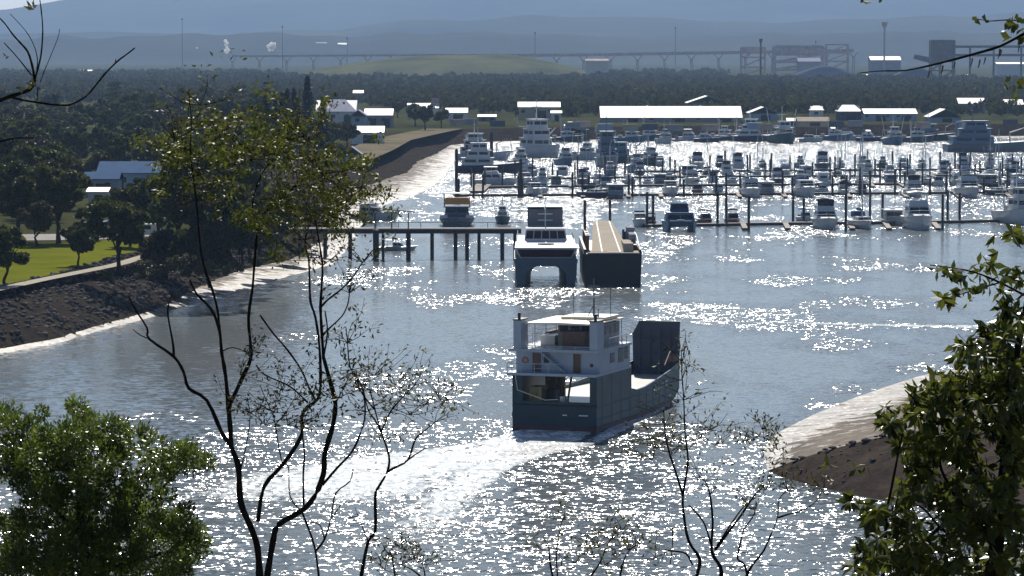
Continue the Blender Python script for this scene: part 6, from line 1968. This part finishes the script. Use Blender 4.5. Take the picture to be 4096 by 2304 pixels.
# --- second tree: forked stems in front of the wake
def forked_tree():
    Y = 36.0
    o = empty("forked_tree", (0, 0, 0), 0, "thin dark tree with forking bare stems, close right of the crooked one", "tree")
    tr = MB()
    drop_trunk(tr, (1064, 2330), 30, Y)
    px_branch(tr, [(1064, 2335), (1092, 2165), (1115, 2098), (1203, 2046), (1258, 1986), (1294, 1895), (1298, 1819), (1322, 1736), (1330, 1708), (1342, 1617), (1318, 1518), (1294, 1430)], 30, 18, Y)
    tr.build("trunk", M_BRANCH, o, smooth=True)
    for pts, a, b_, dy in (
        ([(1294, 1430), (1286, 1311), (1282, 1231), (1286, 1152), (1290, 1060), (1275, 960), (1262, 880)], 15, 6, -.6),
        ([(1282, 1231), (1310, 1200), (1362, 1160), (1410, 1110), (1450, 1050), (1490, 1000)], 9, 4, -.4),
        ([(1290, 1345), (1312, 1318), (1366, 1267), (1390, 1220), (1398, 1172), (1404, 1130)], 8, 4, .4),
        ([(1294, 1430), (1310, 1330), (1300, 1245)], 8, 5, .3),
        ([(1215, 2022), (1213, 1900), (1218, 1820), (1211, 1748), (1215, 1690)], 10, 4, .4),
        ([(1200, 2040), (1160, 1985), (1155, 1880), (1145, 1850)], 7, 3, .3),
        ([(1290, 1940), (1350, 1870), (1405, 1811), (1441, 1736), (1461, 1649), (1445, 1541), (1401, 1470), (1390, 1370), (1384, 1310)], 11, 4, .6),
        ([(1525, 1730), (1500, 1680), (1473, 1641), (1455, 1560)], 8, 4, .2),
        ([(1278, 2330), (1262, 2205), (1240, 2130), (1207, 2046)], 11, 9, .2),
        ([(1262, 2205), (1298, 2157), (1326, 2066), (1342, 1974), (1400, 1925), (1412, 1870)], 9, 4, .5),
        ([(1298, 2157), (1280, 2100), (1245, 2090)], 6, 4, .3),
        ([(1130, 1862), (1112, 1770), (1095, 1670), (1060, 1590), (1040, 1540)], 6, 3, .2), ([(1100, 1700), (1150, 1640), (1185, 1580)], 4, 2, .2), ([(958, 1900), (985, 1780), (1000, 1670), (990, 1590)], 6, 3, .2), ([(1330, 1640), (1370, 1560), (1405, 1490)], 5, 3, .2),
        ([(1362, 2020), (1330, 2070)], 5, 4, .1)):
        mb = MB(); px_branch(mb, pts, a, b_, Y, dy); mb.build("limb", M_BRANCH, o, smooth=True)
    r = random.Random(18)
    tw = MB()
    tips = twig_sprays(tw, [(1290, 1060), (1262, 900), (1450, 1050), (1398, 1172), (1215, 1690), (1390, 1370), (1455, 1560), (1461, 1649), (1100, 1650), (1060, 1700), (1180, 1600), (1130, 1560), (1405, 1480), (1340, 1600), (1000, 1650), (960, 1500), (1150, 1700)], Y, r, 5, 170, 3.5, .6, 1.7)
    tw.build("twigs", M_BRANCH, o, fix=False)
    rn_ = np.random.default_rng(41)
    T = np.array([t[:] for t in tips])
    T = np.repeat(T, 2, axis=0) + rn_.normal(size=(len(T) * 2, 3)) * .045
    link("leaves", quads_mesh("leaves", leaves(T, .055, rn_, .36)), L_SPARSE, o, fix=False)
forked_tree()

def sapling(name, Y, base, wbase, limbs, bases, seed, label, nt=5, tl=150, lsize=.05, leafm=L_SPARSE, nl_=1):
    o = empty(name, (0, 0, 0), 0, label, "sapling")
    tr = MB()
    drop_trunk(tr, (base[0], base[1] + 25), wbase * 1.1, Y)
    px_branch(tr, [(base[0], base[1] + 30)] + limbs[0][0], wbase, limbs[0][2], Y)
    tr.build("trunk", M_BRANCH, o, smooth=True)
    for pts, a, b_, dy in limbs[1:]:
        mb = MB(); px_branch(mb, pts, a * 1.35, b_ * 1.3, Y, dy); mb.build("limb", M_BRANCH, o, smooth=True)
    r = random.Random(seed)
    tw = MB()
    tips = twig_sprays(tw, bases, Y, r, nt, tl, 3.2, .5, 1.5)
    tw.build("twigs", M_BRANCH, o, fix=False)
    rn_ = np.random.default_rng(seed)
    T = np.array([t[:] for t in tips])
    T = np.repeat(T, nl_, axis=0) + rn_.normal(size=(len(T) * nl_, 3)) * .04
    link("leaves", quads_mesh("leaves", leaves(T, lsize, rn_, .34)), leafm, o, fix=False)
sapling("sapling", 34.0, (1445, 2304), 20, [([(1445, 2304), (1473, 2165), (1501, 2125), (1501, 1986), (1513, 1950), (1549, 1887), (1556, 1823), (1525, 1728), (1500, 1640), (1480, 1560)], 20, 5, 0),
        ([(1549, 1887), (1580, 1870), (1632, 1839), (1660, 1760), (1690, 1730), (1740, 1690)], 9, 3, .4), ([(1632, 1839), (1690, 1800), (1715, 1790)], 5, 2, .3), ([(1473, 2165), (1450, 2110), (1420, 2030)], 5, 2, .3), ([(1525, 1728), (1560, 1650), (1610, 1590), (1660, 1540)], 6, 3, .3), ([(1500, 1640), (1440, 1560), (1425, 1480)], 6, 3, -.3)],
        [(1480, 1560), (1560, 1650), (1610, 1590), (1660, 1540), (1740, 1690), (1700, 1620), (1440, 1560), (1500, 1500), (1580, 1540), (1760, 1600), (1640, 1660), (1540, 1760)], 51, "bare sapling with a zigzag stem in the middle foreground")
sapling("sapling", 33.0, (2787, 2304), 17, [([(2787, 2304), (2799, 2237), (2755, 2165), (2736, 2066), (2732, 1982), (2752, 1847), (2740, 1728), (2735, 1600), (2728, 1500), (2725, 1400)], 17, 4, 0),
        ([(2732, 1982), (2700, 1879), (2676, 1807), (2660, 1728), (2655, 1640)], 9, 3, -.3), ([(2883, 2320), (2883, 2270), (2847, 2205), (2851, 2086), (2839, 1974), (2820, 1925)], 13, 4, .4), ([(2847, 2190), (2815, 2090), (2755, 2020)], 7, 4, .2), ([(2860, 2200), (2922, 2117), (2965, 2060), (3018, 1982), (3058, 1943)], 9, 4, .4),
        ([(2870, 2180), (2915, 2110), (2960, 2045), (2990, 2010)], 6, 3, .3), ([(2842, 1975), (2868, 1945)], 4, 3, .1), ([(2660, 2200), (2700, 2205), (2745, 2215), (2770, 2260)], 6, 5, .2), ([(2690, 2110), (2690, 2180), (2680, 2260)], 4, 3, .2)],
        [(2725, 1450), (2735, 1600), (2660, 1700), (2676, 1807), (2752, 1800), (2728, 1520), (2640, 1780), (2790, 1760), (2840, 1720), (2860, 1780), (2600, 1760), (2610, 1840), (2820, 1925)], 61, "leafy-topped sapling standing before the sandbank's tip")
sapling("sapling", 31.0, (2990, 2304), 12, [([(2990, 2304), (2975, 2255), (2950, 2235), (2960, 2180), (2975, 2120), (3010, 2070), (3020, 2040)], 12, 4, 0), ([(2985, 2304), (3010, 2260), (3050, 2210), (3070, 2170), (3110, 2070), (3115, 2000), (3150, 1960)], 8, 3, .3), ([(3115, 2070), (3160, 2055), (3200, 2045), (3260, 2010), (3290, 1960)], 6, 2, .3)],
        [(3020, 2040), (3060, 1960), (3150, 1960), (3290, 1960), (3100, 1860), (3080, 1760), (3050, 1720), (3110, 1800), (3020, 1760)], 71, "low twiggy sapling just left of the broad-leaved bush", tl=90)
sapling("sapling", 30.0, (2230, 2304), 9, [([(2230, 2304), (2225, 2220), (2235, 2150), (2245, 2100), (2256, 2060)], 9, 3, 0), ([(2210, 2304), (2200, 2250), (2195, 2180)], 7, 4, .2), ([(2365, 2304), (2400, 2250), (2430, 2180), (2460, 2130)], 6, 3, .3), ([(2480, 2304), (2500, 2230), (2530, 2190), (2575, 2170)], 6, 3, .3)],
        [(2256, 2080), (2350, 2200), (2395, 2190), (2450, 2160), (2490, 2120), (2510, 2200), (2560, 2180), (2300, 2250), (2420, 2260), (2620, 2230), (2170, 2200)], 81, "low thin twigs sprouting at the bottom centre of the view", tl=90, nt=4)
sapling("sapling", 32.0, (1700, 2304), 8, [([(1700, 2304), (1690, 2260), (1660, 2220)], 8, 3, 0), ([(1680, 2304), (1650, 2280), (1600, 2255)], 6, 3, .2), ([(1580, 2304), (1570, 2240), (1560, 2200)], 6, 3, .2)], [(1660, 2240), (1600, 2260), (1560, 2220), (1700, 2260), (1540, 2280), (1620, 2200)], 91, "tuft of leafy twigs at the bottom edge right of the zigzag sapling", tl=80, nt=5)

# --- bushy tree at the lower left
def bushy_tree():
    Y = 46.0
    o = empty("bushy_tree", (0, 0, 0), 0, "dense green bushy tree filling the lower left corner", "tree")
    tr = MB()
    drop_trunk(tr, (330, 2330), 60, Y)
    px_branch(tr, [(330, 2340), (340, 2200), (320, 2050), (330, 1900), (335, 1760), (325, 1640)], 55, 10, Y)
    tr.build("trunk", M_BRANCH, o, smooth=True)
    for pts, a, b_ in (([(340, 2250), (450, 2150), (560, 2050), (650, 1950), (740, 1860)], 26, 5), ([(330, 2150), (230, 2050), (120, 1950), (60, 1820)], 26, 6), ([(420, 2280), (560, 2240), (700, 2200), (780, 2180)], 22, 6), ([(300, 2280), (160, 2240), (40, 2200)], 22, 6), ([(325, 1960), (420, 1880), (520, 1800)], 16, 4), ([(330, 1900), (250, 1800), (200, 1720)], 14, 4), ([(560, 2050), (600, 2000), (700, 1995)], 9, 4)):
        mb = MB(); px_branch(mb, pts, a, b_, Y, random.uniform(-.6, .6)); mb.build("limb", M_BRANCH, o, smooth=True)
    rn_ = np.random.default_rng(77)
    P, D = [], []
    spots = ((330, 1690, 70, 75, 10), (250, 1760, 70, 60, 8), (120, 1700, 60, 40, 5), (20, 1690, 45, 50, 5), (160, 1800, 120, 80, 14), (350, 1830, 130, 90, 20), (480, 1780, 100, 60, 10), (90, 1900, 110, 110, 16), (250, 1950, 130, 90, 18), (420, 1960, 100, 90, 14), (650, 1820, 120, 60, 10), (740, 1870, 60, 60, 6), (620, 1950, 90, 60, 6), (100, 2080, 120, 110, 16), (280, 2110, 130, 110, 20), (470, 2120, 120, 90, 18), (680, 2110, 130, 80, 18), (760, 2200, 80, 80, 10), (600, 2230, 140, 80, 20), (400, 2260, 140, 70, 18), (200, 2250, 130, 80, 16), (40, 2230, 90, 90, 10))
    for (cx, cy, rx, ry, k) in spots:
        for c in range(k):
            a = rn_.normal(size=2) * .55
            cc = np.array(AT(cx + rx * a[0], cy + ry * a[1], Y + rn_.normal() * .55)[:])
            n = 150
            q = unit(rn_.normal(size=(n, 3))) * rn_.uniform(.13, .24) * rn_.uniform(.35, 1, size=(n, 1))
            P.append(cc + q); D.append(q + np.array([0, 0, .05]) + rn_.normal(size=(n, 3)) * .05)
    me = quads_mesh("crown", leaves(np.concatenate(P), .068, rn_, .40, 0, np.concatenate(D)))
    link("crown", me, L_BUSH, o, fix=False)
bushy_tree()

# --- broad-leaved bush on the right: the leaves that show largest are single parts
def broad_bush():
    Y = 25.0
    o = empty("broad_leaved_bush", (0, 0, 0), 0, "dark broad-leaved bush rising along the right edge", "bush")
    tr = MB()
    drop_trunk(tr, (3960, 2340), 70, Y)
    px_branch(tr, [(3960, 2345), (3990, 2150), (4010, 1950), (4030, 1700), (4060, 1450), (4110, 1200)], 66, 26, Y)
    tr.build("trunk", M_BRANCH, o, smooth=True)
    limbs = [([(3990, 2200), (3880, 2080), (3800, 1950), (3760, 1850), (3800, 1780)], 22, 6), ([(3545, 2040), (3560, 1980), (3580, 1880), (3600, 1780), (3612, 1735)], 12, 8), ([(3760, 2110), (3700, 2170), (3690, 2250), (3720, 2320)], 16, 14), ([(3800, 2140), (3760, 2110), (3700, 2040), (3665, 2020)], 12, 6), ([(4000, 2000), (3900, 1900), (3800, 1750), (3700, 1640), (3620, 1560)], 24, 5),
             ([(4030, 1800), (3950, 1700), (3880, 1560), (3800, 1480)], 20, 5), ([(4050, 1600), (3990, 1450), (3960, 1380)], 18, 5), ([(3545, 2050), (3540, 2200), (3530, 2320)], 13, 16), ([(3545, 2080), (3490, 2050), (3445, 2035)], 6, 4), ([(4096, 1180), (4000, 1130), (3900, 1090), (3800, 1070), (3720, 1060)], 12, 4), ([(4000, 1130), (3900, 1160), (3800, 1190), (3740, 1210)], 7, 3)]
    for pts, a, b_ in limbs:
        mb = MB(); px_branch(mb, pts, a, b_, Y, random.uniform(-.4, .4)); mb.build("limb", M_BRANCH, o, smooth=True)
    rn_ = np.random.default_rng(123)
    spots = ((4040, 1300, 70, 70, 9), (3960, 1400, 80, 60, 12), (4060, 1450, 60, 80, 12), (3880, 1480, 80, 50, 12), (3960, 1560, 90, 80, 18), (4060, 1620, 60, 100, 16), (3790, 1560, 70, 50, 9), (3830, 1650, 100, 70, 16), (3680, 1640, 60, 50, 6), (3960, 1740, 100, 90, 20), (3720, 1740, 80, 60, 9), (3830, 1820, 100, 80, 16), (4050, 1850, 60, 110, 16), (3700, 1850, 70, 70, 8), (3930, 1950, 100, 90, 18), (3800, 1960, 80, 70, 8), (4040, 2060, 60, 100, 14), (3930, 2130, 90, 90, 14), (4030, 2230, 70, 80, 12), (3900, 2260, 90, 60, 12), (3600, 2120, 60, 60, 6), (3560, 2200, 60, 70, 6), (3680, 2200, 70, 60, 6), (3780, 2230, 70, 70, 8), (3640, 2280, 80, 40, 6), (3480, 2270, 60, 50, 4), (3570, 1720, 45, 45, 5), (3630, 1790, 50, 40, 5), (3600, 1690, 60, 40, 5), (3680, 1960, 60, 60, 6), (3600, 2000, 50, 50, 4), (3750, 2060, 70, 60, 8), (3840, 2080, 70, 60, 8), (3440, 2230, 50, 50, 4), (3560, 2260, 80, 40, 6), (3720, 2280, 80, 30, 6), (3660, 1560, 60, 40, 3), (3740, 1620, 60, 50, 6), (3500, 2050, 50, 40, 3), (3420, 1970, 30, 50, 2), (3480, 2110, 40, 40, 2), (3660, 2080, 50, 40, 3))
    P, D = [], []
    for (cx, cy, rx, ry, k) in spots:
        for c in range(k):
            a = rn_.normal(size=2) * .6
            cc = np.array(AT(cx + rx * a[0], cy + ry * a[1], Y + rn_.normal() * .35)[:])
            n = 16
            q = unit(rn_.normal(size=(n, 3)) + np.array([0, -.2, 0]))
            P.append(cc + q * .055); D.append(q + np.array([0, 0, -.35]))
    # sprays overhanging the water at the right edge
    for (cx, cy, k) in ((3740, 1075, 2), (3790, 1090, 3), (3850, 1110, 3), (3920, 1080, 3), (3960, 1070, 4), (4020, 1090, 4), (4070, 1120, 5), (3760, 1210, 3), (3800, 1180, 2), (3880, 1190, 3), (3950, 1170, 3), (4010, 1180, 4), (4060, 1200, 4), (4030, 940, 3), (4075, 930, 4), (4010, 960, 1), (3995, 1000, 1), (3440, 1880, 2), (3300, 1875, 1)):
        for c in range(k):
            cc = np.array(AT(cx + rn_.normal() * 14, cy + rn_.normal() * 14, Y + rn_.normal() * .2)[:])
            n = 4
            q = unit(rn_.normal(size=(n, 3)))
            P.append(cc + q * .045); D.append(q + np.array([0, 0, -.25]))
    P, D = np.concatenate(P), np.concatenate(D)
    V = leaves(P, .098, rn_, .40, 0, D, .10)
    order = np.argsort(P[:, 1])
    # nearest leaves: one object each, sharing four leaf meshes
    protos = []
    for k in range(4):
        w = (.20, .17, .23, .18)[k]
        bend = (.05, .09, -.03, .07)[k]
        mb = MB().add([(0, -.5, 0), (w * .8, -.18, -bend * .3), (w, .08, -bend * .1), (w * .55, .34, -bend), (0, .5, -bend * 2), (-w * .55, .34, -bend), (-w, .08, -bend * .1), (-w * .8, -.18, -bend * .3), (0, -.1, .045), (0, .2, .03)],
                      [(0, 1, 8), (1, 2, 9, 8), (2, 3, 9), (3, 4, 9), (4, 5, 9), (5, 6, 9), (6, 7, 8, 9), (7, 0, 8)])
        me = mb.mesh("leaf"); me.materials.append(L_BROAD); protos.append(me)
    for k, i in enumerate(order[:280]):
        d = Vector(unit(D[i:i + 1])[0])
        lf = bpy.data.objects.new("leaf", protos[k % 4]); COL.objects.link(lf)
        lf.parent = o
        lf.location = P[i]
        q = d.to_track_quat('Y', 'Z')
        lf.rotation_mode = 'QUATERNION'
        lf.rotation_quaternion = q @ Euler((0, random.uniform(-1.2, 1.2), 0)).to_quaternion()
        s = .098 * random.uniform(.8, 1.35)
        lf.scale = (s, s, s)
    link("foliage", quads_mesh("foliage", V[order[280:]]), L_BROAD, o, fix=False, kind="stuff")
    # short leafless shoots sticking out
    tw = MB()
    twig_sprays(tw, [(3900, 1450), (3800, 1560), (3700, 1680), (3750, 1900), (3600, 2100), (3850, 1760), (3980, 1350)], Y, random.Random(5), 3, 150, 4, .3, 2.4)
    tw.build("twigs", M_BRANCH, o, fix=False)
broad_bush()

# --- overhanging branches at the upper corners, each on a tree outside the frame
def overhang_right():
    Y = 24.0
    o = empty("overhanging_tree", (0, 0, 0), 0, "leafy branch with hanging pods reaching in at the upper right", "tree")
    tr = MB()
    a = AT(4330, 400, Y)
    tr.tube([(a.x, Y, hill_z(a.x, Y) - .3), (a.x, Y, a.z - 2), (a.x + .1, Y, a.z + .6)], [.16, .13, .06], 8)
    tr.build("trunk", M_BRANCH, o, smooth=True)
    mb = MB(); px_branch(mb, [(4335, 20), (4180, 90), (4096, 135), (4000, 185), (3900, 215), (3800, 242), (3720, 262), (3620, 282), (3520, 284), (3440, 292)], 16, 4, Y); mb.build("limb", M_BRANCH, o, smooth=True)
    mb = MB(); px_branch(mb, [(4335, 60), (4200, 80), (4096, 82), (4020, 80), (3960, 84), (3905, 75)], 9, 3, Y + .3); mb.build("limb", M_BRANCH, o, smooth=True)
    rn_ = np.random.default_rng(9)
    P = []
    for (cx, cy, k, s) in ((3905, 74, 2, 8), (3945, 82, 2, 6), (4030, 112, 7, 18), (4055, 98, 6, 15), (4075, 120, 7, 18), (4085, 75, 4, 10), (4092, 140, 5, 12), (4040, 330, 5, 22), (4070, 350, 5, 22), (4060, 380, 3, 18)):
        for i in range(k):
            P.append(AT(cx + rn_.normal() * s, cy + rn_.normal() * s, Y + rn_.normal() * .1)[:])
    link("leaves", quads_mesh("leaves", leaves(np.array(P), .075, rn_, .6)), L_BROAD, o, fix=False)
    M_POD = mat("dry_pod", (0.10, 0.035, 0.022), .7, var=.3)
    for (x, y, l) in ((3890, 232, 36), (3920, 238, 34), (3942, 230, 28), (3820, 250, 22), (3772, 262, 34), (3718, 284, 26), (4000, 195, 40), (4080, 150, 60), (4006, 200, 26)):
        pd = MB(); px_branch(pd, [(x, y), (x - 3, y + l * .5), (x - 8, y + l)], 7, 4, Y); pd.build("pod", M_POD, o)
overhang_right()

def overhang_left():
    Y = 22.0
    o = empty("overhanging_tree", (0, 0, 0), 0, "bare dark branch arching in at the upper left edge", "tree")
    tr = MB()
    a = AT(-220, 700, Y)
    tr.tube([(a.x, Y, hill_z(a.x, Y) - .3), (a.x, Y, a.z - 1), (a.x - .05, Y, a.z + 1.4)], [.15, .12, .07], 8)
    tr.build("trunk", M_BRANCH, o, smooth=True)
    for pts, a_, b_ in (([(-225, 520), (-120, 450), (0, 401), (60, 380), (119, 358), (139, 318)], 20, 14), ([(139, 318), (128, 260), (111, 207), (80, 170), (52, 139), (20, 95), (-10, 64)], 11, 5), ([(139, 318), (158, 250), (167, 195), (171, 119), (166, 50), (158, -10)], 9, 4), ([(145, 300), (150, 240), (135, 180), (100, 120), (40, 55)], 5, 3), ([(125, 300), (70, 230), (16, 171)], 6, 4),
                        ([(40, 388), (100, 402), (171, 413), (230, 420), (278, 419), (338, 390), (380, 345), (417, 298), (470, 245), (510, 215), (540, 191)], 10, 6), ([(460, 255), (464, 236)], 5, 3), ([(-225, 640), (-100, 590), (0, 566), (60, 553), (140, 552)], 10, 5), ([(160, 330), (175, 290), (200, 230), (232, 150), (238, 115)], 4, 2), ([(150, 355), (148, 400)], 5, 3)):
        mb = MB(); px_branch(mb, pts, a_, b_, Y); mb.build("limb", M_BRANCH, o, smooth=True)
    rn_ = np.random.default_rng(19)
    P = []
    for (cx, cy, k, s) in ((120, 340, 9, 16), (140, 325, 6, 12), (15, 220, 4, 10), (130, 20, 5, 12), (110, 15, 3, 8), (95, 350, 3, 10), (150, 345, 3, 10)):
        for i in range(k):
            P.append(AT(cx + rn_.normal() * s, cy + rn_.normal() * s, Y + rn_.normal() * .1)[:])
    link("leaves", quads_mesh("leaves", leaves(np.array(P), .045, rn_, .4)), L_SPARSE, o, fix=False)
    # faint tall twigs reaching up behind
overhang_left()

# tip of a leafy branch hanging in from above
def hanging_leaf():
    Y = 20.0
    o = empty("overhanging_twig_tree", (0, 0, 0), 0, "single leafy twig tip dipping in at the top right of centre", "twig")
    a = AT(3560, -600, Y)
    g = hill_z(a.x + 3.2, Y)
    MB().tube([(a.x + 3.2, Y, g - .3), (a.x + 3.2, Y, a.z), (a.x + 2.6, Y, a.z + .4)], [.12, .09, .05], 8).build("trunk", M_BRANCH, o)
    MB().tube([(a.x + 2.6, Y, a.z + .4), (a.x + .3, Y, a.z + .2), AT(3455, -40, Y), AT(3450, 6, Y)], [.05, .02, .005, .002], 5).build("limb", M_BRANCH, o)
    rn_ = np.random.default_rng(3)
    P = [AT(3440 + k * 9, -2 + (k % 2) * 8, Y)[:] for k in range(4)] + [AT(3520, 2, Y)[:]]
    link("leaves", quads_mesh("leaves", leaves(np.array(P), .05, rn_, .6)), L_BROAD, o, fix=False)
hanging_leaf()
